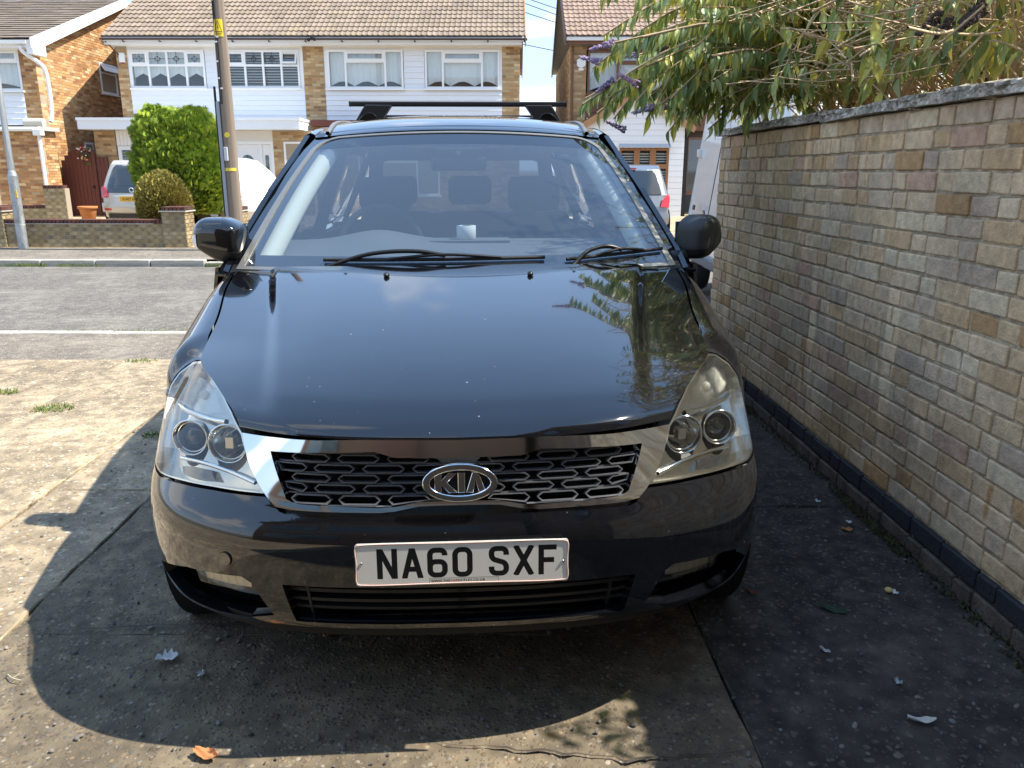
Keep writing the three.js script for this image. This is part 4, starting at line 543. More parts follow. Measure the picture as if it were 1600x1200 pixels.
// grille
{
  const gr = sub(car, 'grille');
  const outer = sym([[0, 0.856], [0.30, 0.850], [0.46, 0.842], [0.586, 0.833], [0.545, 0.766], [0.488, 0.698], [0.462, 0.677], [0.42, 0.673], [0.20, 0.672], [0.16, 0.675], [0.10, 0.686], [0, 0.688]]);
  const inner = sym([[0, 0.806], [0.155, 0.808], [0.205, 0.8225], [0.35, 0.818], [0.482, 0.808], [0.434, 0.697], [0.41, 0.688], [0.195, 0.683], [0.155, 0.686], [0.10, 0.697], [0, 0.698]]);
  part(gr, 'chrome_frame', panel(wrap, outer, { holes: [inner], off: 0.006, lip: 0.035, max: 0.03 }), M.chrome);
  part(gr, 'backing', panel(wrap, inner.map(([a, b]) => [a * 1.04, 0.752 + (b - 0.752) * 1.12]), { off: -0.075, lip: 0 }), M.void);
  part(gr, 'surround', panel(wrap, sym([[0, 0.69], [0.10, 0.688], [0.17, 0.678], [0.45, 0.678], [0.47, 0.70], [0.49, 0.69], [0.455, 0.655], [0, 0.655]]), { off: -0.03, lip: 0 }), M.blackGloss);
  // elongated hexagonal mesh bars
  const barMat = std([0.13, 0.13, 0.135], 0.34, { metalness: 0.3 });
  const pitchX = 0.125, pitchY = 0.0255;
  for (let r = 0; r < 5; r++) for (let c = -4; c <= 4; c++) {
    const cx = c * pitchX + (r % 2 ? pitchX / 2 : 0), cy = 0.7 + r * pitchY, hw = 0.052, hh = 0.0092, t = 0.0016, tip = 0.012;
    const hex = (w, h) => [[cx - w, cy], [cx - w + tip, cy + h], [cx + w - tip, cy + h], [cx + w, cy], [cx + w - tip, cy - h], [cx - w + tip, cy - h]];
    const O = hex(hw + t, hh + t), I = hex(hw - t, hh - t);
    const okO = O.every(([a, b]) => inPoly(inner, a * 0.99, b)); let use = O, hole = [I];
    if (!okO) { const cl = O.map(([a, b]) => { for (let k = 0; k < 60 && !inPoly(inner, a, b); k++) { a = lerp(a, cx > 0 ? 0.3 : -0.3, 0.04); b = lerp(b, 0.752, 0.04); } return [a, b]; }); const w = Math.max(...cl.map((q) => q[0])) - Math.min(...cl.map((q) => q[0])), h = Math.max(...cl.map((q) => q[1])) - Math.min(...cl.map((q) => q[1])); if (w < 0.03 || h < 0.012) continue; const mx = cl.reduce((s, q) => s + q[0], 0) / 6, my = cl.reduce((s, q) => s + q[1], 0) / 6; use = cl; hole = [cl.map(([a, b]) => [mx + (a - mx) * (1 - 2 * t / (w / 2)), my + (b - my) * (1 - 2 * t / (h / 2))])]; }
    part(gr, 'mesh_bar', panel(wrap, use, { holes: hole, off: -0.010, lip: 0.018, max: 0.05, fine: 0.04 }), barMat);
  }
  for (let r = 0; r < 6; r++) for (const s of [-1, 1]) { const y = 0.7 + (r - 0.5) * pitchY; const pts = []; for (let a = 0.02; a <= 0.47; a += 0.03) if (inPoly(inner, a, y) && inPoly(inner, a + 0.03, y)) pts.push(a); if (pts.length) part(gr, 'mesh_rail', panel(wrap, (s > 0 ? (q) => q : mir)([[pts[0], y + 0.0016], [pts[pts.length - 1] + 0.03, y + 0.0016], [pts[pts.length - 1] + 0.03, y - 0.0016], [pts[0], y - 0.0016]]), { off: -0.016, lip: 0.012, max: 0.06, fine: 0.05 }), barMat); }
  // oval badge
  const bd = sub(car, 'badge'); bd.position.set(0.003, 0.752, -0.04); bd.rotation.x = -0.14;
  const ell = (a, b) => { const s = new THREE.Shape(); s.absellipse(0, 0, a, b, 0, Math.PI * 2); return s; };
  const ringS = ell(0.089, 0.045); ringS.holes.push(ell(0.077, 0.0345));
  part(bd, 'ring', new THREE.ExtrudeGeometry(ringS, { depth: 0.012, bevelEnabled: true, bevelSize: 0.004, bevelThickness: 0.006, bevelSegments: 4, curveSegments: 48 }), M.chrome);
  part(bd, 'plate', new THREE.ExtrudeGeometry(ell(0.08, 0.037), { depth: 0.006, bevelEnabled: false, curveSegments: 48 }), M.blackGloss);
  const poly = (pts) => { const s = new THREE.Shape(); pts.forEach(([x, y], i) => (i ? s.lineTo(x, y) : s.moveTo(x, y))); return s; };
  const K = poly([[-0.058, -0.024], [-0.058, 0.024], [-0.043, 0.024], [-0.043, 0.005], [-0.024, 0.024], [-0.006, 0.024], [-0.030, 0.001], [-0.005, -0.024], [-0.024, -0.024], [-0.043, -0.004], [-0.043, -0.024]]);
  const I = poly([[-0.001, -0.024], [-0.001, 0.024], [0.014, 0.024], [0.014, -0.024]]);
  const A = poly([[0.019, -0.024], [0.034, 0.024], [0.048, 0.024], [0.065, -0.024], [0.050, -0.024], [0.041, 0.008], [0.034, -0.024]]);
  for (const s of [K, I, A]) part(bd, 'letter', new THREE.ExtrudeGeometry(s, { depth: 0.006, bevelEnabled: true, bevelSize: 0.0015, bevelThickness: 0.003, bevelSegments: 2 }).translate(-0.003, 0, 0.004), M.chrome);
}
// head lamps
for (const s of [-1, 1]) {
  const lamp = sub(car, 'headlamp'), m = (q) => (s > 0 ? q : mir(q));
  part(lamp, 'lens', panel(wrap, m(lampOut), { off: 0.002, lip: 0, max: 0.03 }), M.lens);
  const shrink = (k, a0 = 0.84, b0 = 0.79) => lampOut.map(([a, b]) => [a0 + (a - a0) * k, b0 + (b - b0) * k]);
  part(lamp, 'lens_rim', panel(wrap, m(lampOut), { holes: [m(shrink(0.965))], off: 0.0, lip: 0.06, max: 0.04 }), M.satin);
  // inner moulding: a chrome sheet behind the lens with two bowls sunk in it
  const c1p = [0.843, 0.776], c2p = [0.668, 0.7935];
  const circ = ([a, b], r, k = 1) => { const o = []; for (let i = 0; i < 28; i++) o.push([a + Math.cos(i / 28 * 6.2832) * r * k, b + Math.sin(i / 28 * 6.2832) * r]); return o; };
  const bowl = (c, r, ringr, lensr, isProj) => {
    const P = wrap(s * c[0], c[1]), g = new THREE.Group(); g.name = isProj ? 'projector' : 'main_beam'; lamp.add(g);
    const N = V(s * 0.16, 0.06, 1).normalize(), Q = new THREE.Quaternion().setFromUnitVectors(V(0, 0, 1), N), C0 = P.clone().addScaledVector(V(s * 0.3, 0.3, 1).normalize(), -0.035);
    const put = (geo, d) => geo.applyQuaternion(Q).translate(C0.x + N.x * d, C0.y + N.y * d, C0.z + N.z * d);
    const prof = []; for (let i = 0; i <= 14; i++) { const t = i / 14; prof.push(new THREE.Vector2(lerp(lensr * 0.7, r, t), -0.07 * (1 - t * t))); }
    const merged = [put(new THREE.LatheGeometry(prof, 40).rotateX(Math.PI / 2), 0)];
    merged.push(put(new THREE.TorusGeometry(ringr, 0.0028, 10, 48), 0.0), put(new THREE.TorusGeometry(ringr * 0.86, 0.002, 8, 48), -0.012));
    const mesh = new THREE.Mesh(merge(merged), M.reflector); mesh.name = 'bowl'; mesh.castShadow = mesh.receiveShadow = true; g.add(mesh);
    const eye = isProj ? new THREE.SphereGeometry(lensr, 32, 16, 0, Math.PI * 2, 0, Math.PI / 2).rotateX(Math.PI / 2).scale(1, 1, 0.55) : new THREE.SphereGeometry(lensr * 0.42, 20, 14).scale(1, 1, 1.6);
    const e = new THREE.Mesh(put(eye, isProj ? -0.03 : -0.04), isProj ? M.projector : M.bulb); e.name = isProj ? 'projector_lens' : 'bulb'; g.add(e);
    if (isProj) { const t = new THREE.Mesh(put(new THREE.CylinderGeometry(lensr * 1.06, lensr * 1.1, 0.03, 36, 1, true).rotateX(Math.PI / 2), -0.035), M.satin); t.name = 'barrel'; g.add(t); }
    else { const t = new THREE.Mesh(put(new THREE.BoxGeometry(0.022, 0.03, 0.03), -0.025), M.satin); t.name = 'bulb_shield'; g.add(t); }
  };
  const hull = shrink(0.985);
  part(lamp, 'moulding', panel(wrap, m(hull), { holes: [m(circ(c1p, 0.052, 1.35)), m(circ(c2p, 0.056, 1.18))], off: -0.045, lip: 0.0, max: 0.03 }), M.moulding);
  part(lamp, 'housing', panel(wrap, m(shrink(0.97)), { off: -0.12, lip: 0 }), M.greyPlastic);
  bowl(c1p, 0.05, 0.05, 0.03, true); bowl(c2p, 0.055, 0.053, 0.03, false);
  // indicator chamber: ribbed lens with a bulb behind
  const ind = [[0.79, 0.888], [0.90, 0.907], [1.04, 0.898], [1.13, 0.878], [1.16, 0.858], [1.10, 0.842], [1.0, 0.836], [0.90, 0.838], [0.80, 0.845], [0.74, 0.862]];
  part(lamp, 'indicator_lens', panel(wrap, m(ind), { off: -0.02, lip: 0.015 }), M.lensRibbed);
  const ribs = []; for (let k = 0; k < 15; k++) { const a = 0.93 + k * 0.0135; const p = []; for (let b = 0.842; b <= 0.898; b += 0.007) if (inPoly(ind, a, b)) p.push(wrap(s * a, b).addScaledVector(V(s * 0.5, 0.4, 0.8).normalize(), -0.024)); if (p.length > 2) ribs.push(tube(p, 0.0022, 8, 4)); }
  part(lamp, 'indicator_ribs', merge(ribs), M.lens);
  { const P = wrap(s * 0.90, 0.872).addScaledVector(V(s * 0.3, 0.4, 0.8).normalize(), -0.05); part(lamp, 'indicator_bulb', new THREE.SphereGeometry(0.014, 16, 12).translate(P.x, P.y, P.z), M.bulb); }
  const low = [[0.72, 0.733], [0.80, 0.728], [0.86, 0.715], [0.84, 0.700], [0.76, 0.702], [0.69, 0.710]];
  part(lamp, 'side_light', panel(wrap, m(low), { off: -0.03, lip: 0.03 }), M.projector);
  part(lamp, 'divider_bar', tube([0.70, 0.76, 0.85, 0.95, 1.03].map((a, i) => wrap(s * a, [0.838, 0.832, 0.828, 0.822, 0.818][i]).addScaledVector(V(s * 0.4, 0.3, 0.9).normalize(), -0.03)), 0.008, 20, 8), M.chrome);
  part(lamp, 'lower_step', tube([0.55, 0.63, 0.74, 0.86].map((a, i) => wrap(s * a, [0.722, 0.735, 0.738, 0.728][i]).addScaledVector(V(s * 0.3, 0.3, 0.9).normalize(), -0.035)), 0.006, 20, 8), M.chrome);
}
// wings, doors and rear: side skin with wheel openings
const sideTop = (z) => (z > -1.3 ? 9 : 1.13);
for (const s of [-1, 1]) {
  const archPts = (zc, r) => { const o = []; for (let a = Math.PI + 0.35; a >= -0.35; a -= 0.13) o.push([zc + r * Math.cos(a), 0.34 + r * Math.sin(a)]); return o; };
  const LL = (z, y) => [Lof(z, y), y], m = (q) => (s > 0 ? q : mir(q));
  const low = [[1.238, 0.812], [1.20, 0.757], [1.12, 0.70], [1.06, 0.677], LL(-0.62, 0.665), ...archPts(-0.96, 0.385).reverse().filter(([z, y]) => y > 0.63 || z < -0.96).map(([z, y]) => LL(z, y)), LL(-1.36, 0.22), LL(-1.42, 0.22), LL(-1.36, 0.812)];
  const yA = 0.812, S0 = [[0.774, 0.944, -0.585], ...[[0.955, 0.936], [1.06, 0.919], [1.17, 0.888], [1.225, 0.852], [1.237, 0.812]].map(([a, b]) => { const q = wrap(a, b); return [q.x + 0.002, q.y + 0.002, q.z - 0.002]; })], c0 = new THREE.CatmullRomCurve3(S0.map((q) => V(...q)));
  const sec = (z, t) => { const e = edgeAt(z), B = V(e[1] + 0.005, e[2], z), A = wrap(Lof(z, yA), yA), th = t * Math.PI / 2; return V(lerp(B.x, A.x, Math.sin(th)), lerp(A.y, B.y, Math.cos(th)), z); };
  const wingTop = grid(24, 40, (u, v) => { const z = lerp(-0.60, -1.375, v), w = smooth(0, 0.22, v), t = 1 - u; let q = sec(Math.min(z, -0.60), t); if (w < 1) { const f = c0.getPoint(t); f.z += (z + 0.60); q = f.lerp(q, w); } return V(s * q.x, q.y, q.z); }, s < 0);
  part(car, 'wing', merge([panel(wrap, m(low), { lip: 0.01, max: 0.03 }), wingTop]), M.paint);
  const door = (z0, z1, name) => { const b = []; for (let z = z0; z >= z1 - 1e-6; z -= 0.1) b.push(LL(z, 1.13)); part(car, name, panel(wrap, m([LL(z0 - 0.05, 0.24), ...b.map((q) => q), LL(z1, 1.13), LL(z1, 0.24)]), { lip: 0.012, max: 0.06 }), M.paint); };
  door(-1.38, -2.42, 'front_door'); door(-2.43, -3.35, 'sliding_door');
  const rearArch = archPts(-3.85, 0.385).filter(([, y]) => y > 0.24).map(([z, y]) => LL(z, y));
  const quarter = [LL(-3.36, 1.13), LL(-3.36, 0.24), ...rearArch.reverse(), LL(-4.3, 0.24), [PL - 0.9, 0.26], [PL - 0.9, 1.13]];
  part(car, 'quarter_panel', panel(wrap, m(quarter), { lip: 0.01, max: 0.06 }), M.paint);
  part(car, 'rear_skin', panel(wrap, m([[PL - 0.895, 0.26], [PL, 0.26], [PL, 1.13], [PL - 0.895, 1.13]]), { lip: 0.0, max: 0.06 }), M.paint);
  part(car, 'tail_lamp', panel(wrap, m([[PL - 0.98, 0.86], [PL - 0.72, 0.86], [PL - 0.74, 1.12], [PL - 0.94, 1.12]]), { off: 0.012, lip: 0.02 }), M.redLens);
  for (const z of [-0.96, -3.85]) {
    const w = sub(car, 'wheel'); w.position.set(s * 0.83, 0.34, z); w.rotation.z = -s * Math.PI / 2;
    const tp = [[0.2, -0.11], [0.30, -0.112], [0.33, -0.095], [0.34, -0.07], [0.34, 0.07], [0.33, 0.095], [0.30, 0.112], [0.2, 0.11]].map(([r, y]) => new THREE.Vector2(r, y));
    part(w, 'tyre', new THREE.LatheGeometry(tp, 40), M.rubber);
    const sp = [new THREE.LatheGeometry([[0.0, 0.07], [0.05, 0.075], [0.06, 0.06]].map(([r, y]) => new THREE.Vector2(r, y)), 24), new THREE.TorusGeometry(0.2, 0.014, 8, 40).rotateX(Math.PI / 2).translate(0, 0.085, 0)];
    for (let k = 0; k < 7; k++) sp.push(bx(-0.02, 0.02, 0.05, 0.075, 0.04, 0.2).rotateY(k / 7 * Math.PI * 2));
    part(w, 'rim', merge(sp), M.satin);
    part(w, 'brake_disc', new THREE.CylinderGeometry(0.15, 0.15, 0.02, 32), M.greyPlastic);
  }
  for (const z of [-0.96, -3.85]) part(car, 'wheel_liner', new THREE.CylinderGeometry(0.4, 0.4, 0.34, 32, 1, true, -Math.PI / 2, Math.PI).rotateX(Math.PI / 2).rotateY(Math.PI / 2).translate(s * 0.78, 0.34, z), M.void);
}
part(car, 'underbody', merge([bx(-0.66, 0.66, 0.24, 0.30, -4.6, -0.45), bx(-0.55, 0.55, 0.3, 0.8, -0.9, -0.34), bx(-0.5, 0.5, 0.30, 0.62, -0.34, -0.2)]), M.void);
// windscreen and frame
const WSW = 0.80, WSH = 1.04;
function screenSurf(a, h) { // a across at the base in metres, h up the glass in metres
  const t = h / WSH, u = a / WSW, k = lerp(0.835, 0.64, t) ;
  return V(u * k, lerp(1.132, 1.672, t) + 0.025 * Math.sin(Math.PI * clamp(t)) - 0.028 * u * u * t, lerp(-1.235, -2.14, t) - 0.14 * u * u * lerp(1, 0.72, t));
}
const rr = (x0, x1, y0, y1, r) => { const o = [[x0, y0]]; o.push([x1, y0]); for (let i = 0; i <= 8; i++) { const a = i / 8 * Math.PI / 2; o.push([x1 - r + r * Math.cos(a), y1 - r + r * Math.sin(a)]); } for (let i = 0; i <= 8; i++) { const a = Math.PI / 2 + i / 8 * Math.PI / 2; o.push([x0 + r + r * Math.cos(a), y1 - r + r * Math.sin(a)]); } return o; };
{
  const glass = rr(-0.80, 0.80, 0.0, 1.015, 0.12), trimO = rr(-0.824, 0.824, -0.02, 1.033, 0.135);
  const ws = sub(car, 'windscreen');
  part(ws, 'pane', panel(screenSurf, rr(-0.80, 0.80, 0.0, 0.90, 0.002), { off: 0.0, lip: 0, max: 0.06 }), M.screen);
  part(ws, 'tinted_band', panel(screenSurf, [[-0.80, 0.90], [0.80, 0.90], ...glass.filter(([, y]) => y > 0.9)], { off: 0.0, lip: 0, max: 0.06 }), M.tintBand);
  part(ws, 'black_border', panel(screenSurf, glass, { holes: [rr(-0.765, 0.765, 0.075, 0.99, 0.10)], off: -0.004, lip: 0, max: 0.06 }), M.blackGloss);
  part(ws, 'seal', panel(screenSurf, trimO, { holes: [glass], off: 0.004, lip: 0.02, max: 0.05 }), M.trim);
  part(car, 'screen_frame', panel(screenSurf, [[-0.90, -0.05], [0.90, -0.05], [0.885, 0.4], [0.88, 0.9], [0.86, 1.10], [-0.86, 1.10], [-0.88, 0.9], [-0.885, 0.4]], { holes: [trimO], off: -0.003, lip: 0.01, max: 0.05 }), M.paint);
  part(car, 'scuttle', grid(30, 3, (u, v) => { const q = screenSurf((u * 2 - 1) * 0.86, 0.06); return V(q.x, lerp(1.105, q.y - 0.01, v), lerp(q.z + 0.11, q.z, v)); }), M.blackPlastic);
  // inside pillar trims
  for (const s of [-1, 1]) part(car, 'pillar_trim', tube([0.06, 0.25, 0.5, 0.75, 0.97].map((h) => { const q = screenSurf(s * 0.755, h); return V(q.x, q.y - 0.045, q.z - 0.05); }), 0.045, 20, 10), M.cream);
  const mirror = sub(car, 'rear_view_mirror'); { const q = screenSurf(0, 0.86); part(mirror, 'housing', rbx(q.x - 0.13, q.x + 0.13, q.y - 0.10, q.y - 0.035, q.z - 0.09, q.z - 0.05, 0.02, 3), M.blackPlastic); part(mirror, 'stalk', rod(V(q.x, q.y - 0.02, q.z - 0.01), V(q.x, q.y - 0.06, q.z - 0.06), 0.012), M.blackPlastic); }
  part(car, 'sensor_cover', panel(screenSurf, [[-0.17, 1.0], [0.17, 1.0], [0.165, 0.93], [0.13, 0.885], [0.08, 0.872], [-0.08, 0.872], [-0.13, 0.885], [-0.165, 0.93]], { off: -0.012, lip: 0.01, max: 0.06 }), M.blackPlastic);
  // wipers
  const wiper = (x0, x1, h0, h1, px, name) => {
    const w = sub(car, 'wiper'), at = (x, h, d) => { const e = 0.004, q = screenSurf(x, h); return V(q.x, q.y + d * 0.86, q.z + d * 0.5); };
    const pts = []; for (let i = 0; i <= 6; i++) { const t = i / 6; pts.push(at(lerp(x0, x1, t), lerp(h0, h1, t), 0.012)); }
    part(w, 'blade', tube(pts, 0.007, 24, 6), M.rubber);
    const mid = lerp(x0, x1, 0.55), arm = [at(px, 0.0, 0.008), at(lerp(px, mid, 0.35), lerp(h0, h1, 0.3) + 0.01, 0.03), at(lerp(px, mid, 0.75), lerp(h0, h1, 0.5) + 0.012, 0.04), at(mid, lerp(h0, h1, 0.55), 0.03)];
    part(w, 'arm', tube(arm, 0.009, 20, 6), M.blackPlastic);
    part(w, 'bridge', tube([at(lerp(x0, x1, 0.3), lerp(h0, h1, 0.3), 0.016), at(mid, lerp(h0, h1, 0.55), 0.034), at(lerp(x0, x1, 0.8), lerp(h0, h1, 0.8), 0.016)], 0.006, 14, 6), M.blackPlastic);
  };
  wiper(-0.50, 0.32, 0.035, 0.045, -0.48); wiper(0.40, 0.80, 0.03, 0.075, 0.42);
}
// roof
const roofY = spline1([-4.75, -4.4, -3.6, -3.0, -2.6, -2.3, -2.14], [1.64, 1.735, 1.80, 1.794, 1.768, 1.728, 1.700]);
const roofW = spline1([-4.75, -4.0, -3.0, -2.3, -2.14], [0.60, 0.68, 0.705, 0.70, 0.69]);
const roofP = (u, z) => V(u * roofW(z), roofY(z) - 0.055 * Math.pow(Math.abs(u), 2.5) - 0.03 * smooth(0.9, 1, Math.abs(u)), z - 0.10 * u * u * smooth(-2.6, -2.14, z));
part(car, 'roof', grid(48, 60, (u, v) => { const a = u * 2 - 1, q = roofP(a, lerp(-2.16, -4.74, v)); if (v < 0.07) { const f = screenSurf(a * 0.86, 1.045); f.y += 0.004; q.lerp(f, 1 - smooth(0, 0.07, v)); } return q; }), M.paint);
for (const s of [-1, 1]) part(car, 'roof_trim', tube([-2.16, -2.5, -3, -3.6, -4.2, -4.7].map((z) => roofP(s * 0.90, z).add(V(0, 0.004, 0))), 0.011, 40, 6), M.trim);
// sides above the waist
const gs = (z, y) => { const t = clamp((y - 1.1) / 0.56); return V(lerp(0.935, 0.735, t) - 0.03 * smooth(-4.0, -4.7, z) * 3 * t - 0.02 * smooth(-1.5, -1.3, z), y, z); };
for (const s of [-1, 1]) {
  const S = (z, y) => { const q = gs(z, y); return V(s * q.x, q.y, q.z); };
  const outer = [[-1.36, 1.12], [-4.72, 1.12], [-4.50, 1.66], [-2.28, 1.66], [-1.82, 1.42]];
  const w1 = [[-1.66, 1.17], [-2.38, 1.17], [-2.40, 1.60], [-2.30, 1.60], [-1.95, 1.42]], w2 = [[-2.46, 1.17], [-3.32, 1.17], [-3.32, 1.60], [-2.48, 1.60]], w3 = [[-3.42, 1.17], [-4.52, 1.17], [-4.38, 1.60], [-3.42, 1.60]];
  part(car, 'side_frame', panel(S, outer, { holes: [w1, w2, w3], lip: 0.02, max: 0.15, flip: s > 0 }), M.paint);
  for (const w of [w1, w2, w3]) part(car, 'side_window', panel(S, w, { off: -0.008, lip: 0, max: 0.2, flip: s > 0 }), M.sideGlass);
  part(car, 'gutter', tube([-2.34, -2.6, -3.2, -3.9, -4.5].map((z) => V(s * (roofW(z) + 0.02), roofY(z) - 0.088, z)), 0.026, 30, 8), M.paint);
  // door mirror
  const mr = sub(car, 'door_mirror'); mr.position.set(s * (s > 0 ? 0.985 : 0.95), 1.228, -1.50); mr.rotation.y = s > 0 ? 0.6 : -0.12; if (s > 0) mr.scale.x = 0.86;
  const shell = new THREE.SphereGeometry(1, 40, 28), P = shell.attributes.position;
  for (let i = 0; i < P.count; i++) {
    let x = P.getX(i), y = P.getY(i), z = P.getZ(i); const pw = (a, e) => Math.sign(a) * Math.pow(Math.abs(a), e);
    x = pw(x, 0.5); y = pw(y, 0.5); z = z > 0 ? pw(z, 0.8) : pw(z, 0.4) * 0.6;
    const o = x * s; // outward
    let Y = y * 0.088 + (y < 0 ? -0.0 : 0.0); if (y < 0) Y += 0.055 * smooth(-0.2, 1, o) * -y; if (y > 0) Y -= 0.02 * smooth(-0.2, -1, o) * y + 0.012 * smooth(0.4, 1, o);
    P.setXYZ(i, x * 0.103, Y, z * 0.085 * (1 - 0.15 * o));
  }
  shell.computeVertexNormals(); part(mr, 'shell', shell, s > 0 ? M.grained : M.paint);
  const sk = shell.clone(), Q = sk.attributes.position; for (let i = 0; i < Q.count; i++) { const y = Q.getY(i); Q.setXYZ(i, Q.getX(i) * 1.012, Math.min(y, -0.028 + 0.02 * Q.getX(i) * s / 0.103) - 0.002, Q.getZ(i) * 1.015); } sk.computeVertexNormals(); part(mr, 'lower_cover', sk, M.blackPlastic);
  { const src = shell.toNonIndexed(), a = src.attributes.position, nn = src.attributes.normal, P2 = [], N2 = []; for (let i = 0; i < a.count; i += 3) { let cx = 0, cy = 0, cz = 0; for (let k = 0; k < 3; k++) { cx += a.getX(i + k) / 3; cy += a.getY(i + k) / 3; cz += a.getZ(i + k) / 3; } if (cx * s > 0.066 && cy < 0.022 && cy > -0.045 && cz > -0.012) for (let k = 0; k < 3; k++) { P2.push(a.getX(i + k) + nn.getX(i + k) * 0.003, a.getY(i + k) + nn.getY(i + k) * 0.003, a.getZ(i + k) + nn.getZ(i + k) * 0.003); N2.push(nn.getX(i + k), nn.getY(i + k), nn.getZ(i + k)); } } const ig = new THREE.BufferGeometry(); ig.setAttribute('position', new THREE.Float32BufferAttribute(P2, 3)); ig.setAttribute('normal', new THREE.Float32BufferAttribute(N2, 3)); part(mr, 'indicator', ig, M.plasticClear); }
  part(mr, 'glass', new THREE.BoxGeometry(0.19, 0.12, 0.004).translate(0, 0, -0.052), M.chrome);
  part(mr, 'foot', tube([V(-s * 0.06, -0.06, -0.0), V(-s * 0.10, -0.075, -0.01), V(-s * 0.15, -0.085, -0.03)], 0.028, 10, 10), M.blackPlastic);
}
// tailgate with its window
{
  const S = (x, y) => V(x, y, -4.80 + 0.30 * smooth(1.05, 1.75, y) - 0.1 * 0 + (-0.0) + 0.10 * x * x);
  part(car, 'tailgate', panel(S, [[-0.80, 1.10], [0.80, 1.10], [0.66, 1.66], [-0.66, 1.66]], { holes: [[[-0.66, 1.18], [0.66, 1.18], [0.58, 1.58], [-0.58, 1.58]]], lip: 0.03, max: 0.12, flip: true }), M.paint);
  part(car, 'rear_window', panel(S, [[-0.66, 1.18], [0.66, 1.18], [0.58, 1.58], [-0.58, 1.58]], { lip: 0, max: 0.2, flip: true }), M.sideGlass);
}
// roof bars
for (const z of [-3.2, -4.38]) {
  const rb = sub(car, 'roof_bar'), yb = 1.872;
  part(rb, 'bar', rbx(-0.635, 0.635, yb - 0.014, yb + 0.014, z - 0.02, z + 0.02, 0.008, 3), M.blackPlastic);
  for (const s of [-1, 1]) {
    part(rb, 'end_cap', rbx(s * 0.632, s * 0.642, yb - 0.015, yb + 0.015, z - 0.021, z + 0.021, 0.004, 2), M.rubber);
    const ft = new THREE.Shape(); [[0.40, -0.012], [0.54, -0.012], [0.555, -0.03], [0.60, -0.10], [0.60, -0.145], [0.46, -0.125], [0.455, -0.09], [0.43, -0.05]].forEach(([x, y], i) => (i ? ft.lineTo(s * x, yb + y) : ft.moveTo(s * x, yb + y)));
    part(rb, 'foot', new THREE.ExtrudeGeometry(ft, { depth: 0.07, bevelEnabled: true, bevelSize: 0.006, bevelThickness: 0.008, bevelSegments: 3 }).translate(0, 0, z - 0.035), M.blackPlastic);
    const fc = new THREE.Shape(); fc.moveTo(s * 0.47, yb - 0.135); fc.lineTo(s * 0.475, yb - 0.085); fc.quadraticCurveTo(s * 0.49, yb - 0.05, s * 0.53, yb - 0.055); fc.quadraticCurveTo(s * 0.585, yb - 0.075, s * 0.605, yb - 0.15); part(rb, 'foot_cover', new THREE.ExtrudeGeometry(fc, { depth: 0.02, bevelEnabled: true, bevelSize: 0.004, bevelThickness: 0.012, bevelSegments: 4 }).translate(0, 0, z + 0.036), M.blackGloss);
  }
}
// cabin
{
  const dash = sub(car, 'dashboard');
  part(dash, 'top_pad', grid(40, 10, (u, v) => { const x = (u * 2 - 1) * 0.78, q = screenSurf(x, 0.05); const hump = 0.042 * Math.exp(-Math.pow((x + 0.36) / 0.17, 2)) * smooth(0.25, 0.7, v); return V(x, lerp(q.y - 0.02, 1.195, smooth(0, 0.9, v)) + hump + 0.0, lerp(q.z - 0.02, -1.86, v)); }), M.greyPlastic);
  part(dash, 'front_face', bx(-0.78, 0.78, 0.6, 1.19, -1.90, -1.855), M.blackPlastic);
  part(dash, 'centre_lid', rbx(-0.13, 0.22, 1.192, 1.202, -1.84, -1.70, 0.004, 2), M.greyPlastic);
  const wheel = sub(car, 'steering_wheel'); wheel.position.set(-0.37, 1.155, -2.0); wheel.rotation.x = -0.42;
  part(wheel, 'ring', new THREE.TorusGeometry(0.187, 0.016, 12, 56), M.darkCloth);
  part(wheel, 'hub', new THREE.SphereGeometry(0.075, 20, 14).scale(1.1, 0.9, 0.4), M.blackPlastic);
  for (const a of [0.2, Math.PI - 0.2, -Math.PI / 2]) part(wheel, 'spoke', rod(V(0, 0, 0), V(Math.cos(a) * 0.185, Math.sin(a) * 0.185, 0), 0.017), M.blackPlastic);
  const seat = (x, z, w = 0.5) => { const st = sub(car, 'seat'); part(st, 'back', rbx(x - w / 2, x + w / 2, 0.62, 1.24, z - 0.08, z + 0.06, 0.06, 4), M.darkCloth); part(st, 'cushion', rbx(x - w / 2, x + w / 2, 0.5, 0.66, z, z + 0.52, 0.06, 4), M.darkCloth); part(st, 'headrest', rbx(x - 0.14, x + 0.14, 1.28, 1.46, z - 0.09, z + 0.02, 0.045, 4), M.darkCloth); };
  seat(-0.40, -2.62); seat(0.40, -2.62); seat(-0.42, -3.52, 0.46); seat(0.06, -3.52, 0.42); seat(0.50, -3.52, 0.42);
  part(car, 'cabin_floor', bx(-0.82, 0.82, 0.42, 0.46, -4.6, -1.85), M.void);
  part(car, 'headlining', grid(12, 16, (u, v) => roofP((u * 2 - 1) * 0.97, lerp(-2.24, -4.66, v)).add(V(0, -0.035, 0)), true), M.headlining);
  for (const s of [-1, 1]) part(car, 'door_lining', bx(s * 0.83, s * 0.86, 0.45, 1.12, -4.5, -1.5), M.blackPlastic);
  for (const s of [-1, 1]) for (const z of [-2.43, -3.37]) part(car, 'inner_pillar', tube([V(s * 0.90, 1.1, z), V(s * 0.80, 1.4, z), V(s * 0.70, 1.66, z)], 0.035, 10, 8), M.greyPlastic);
}
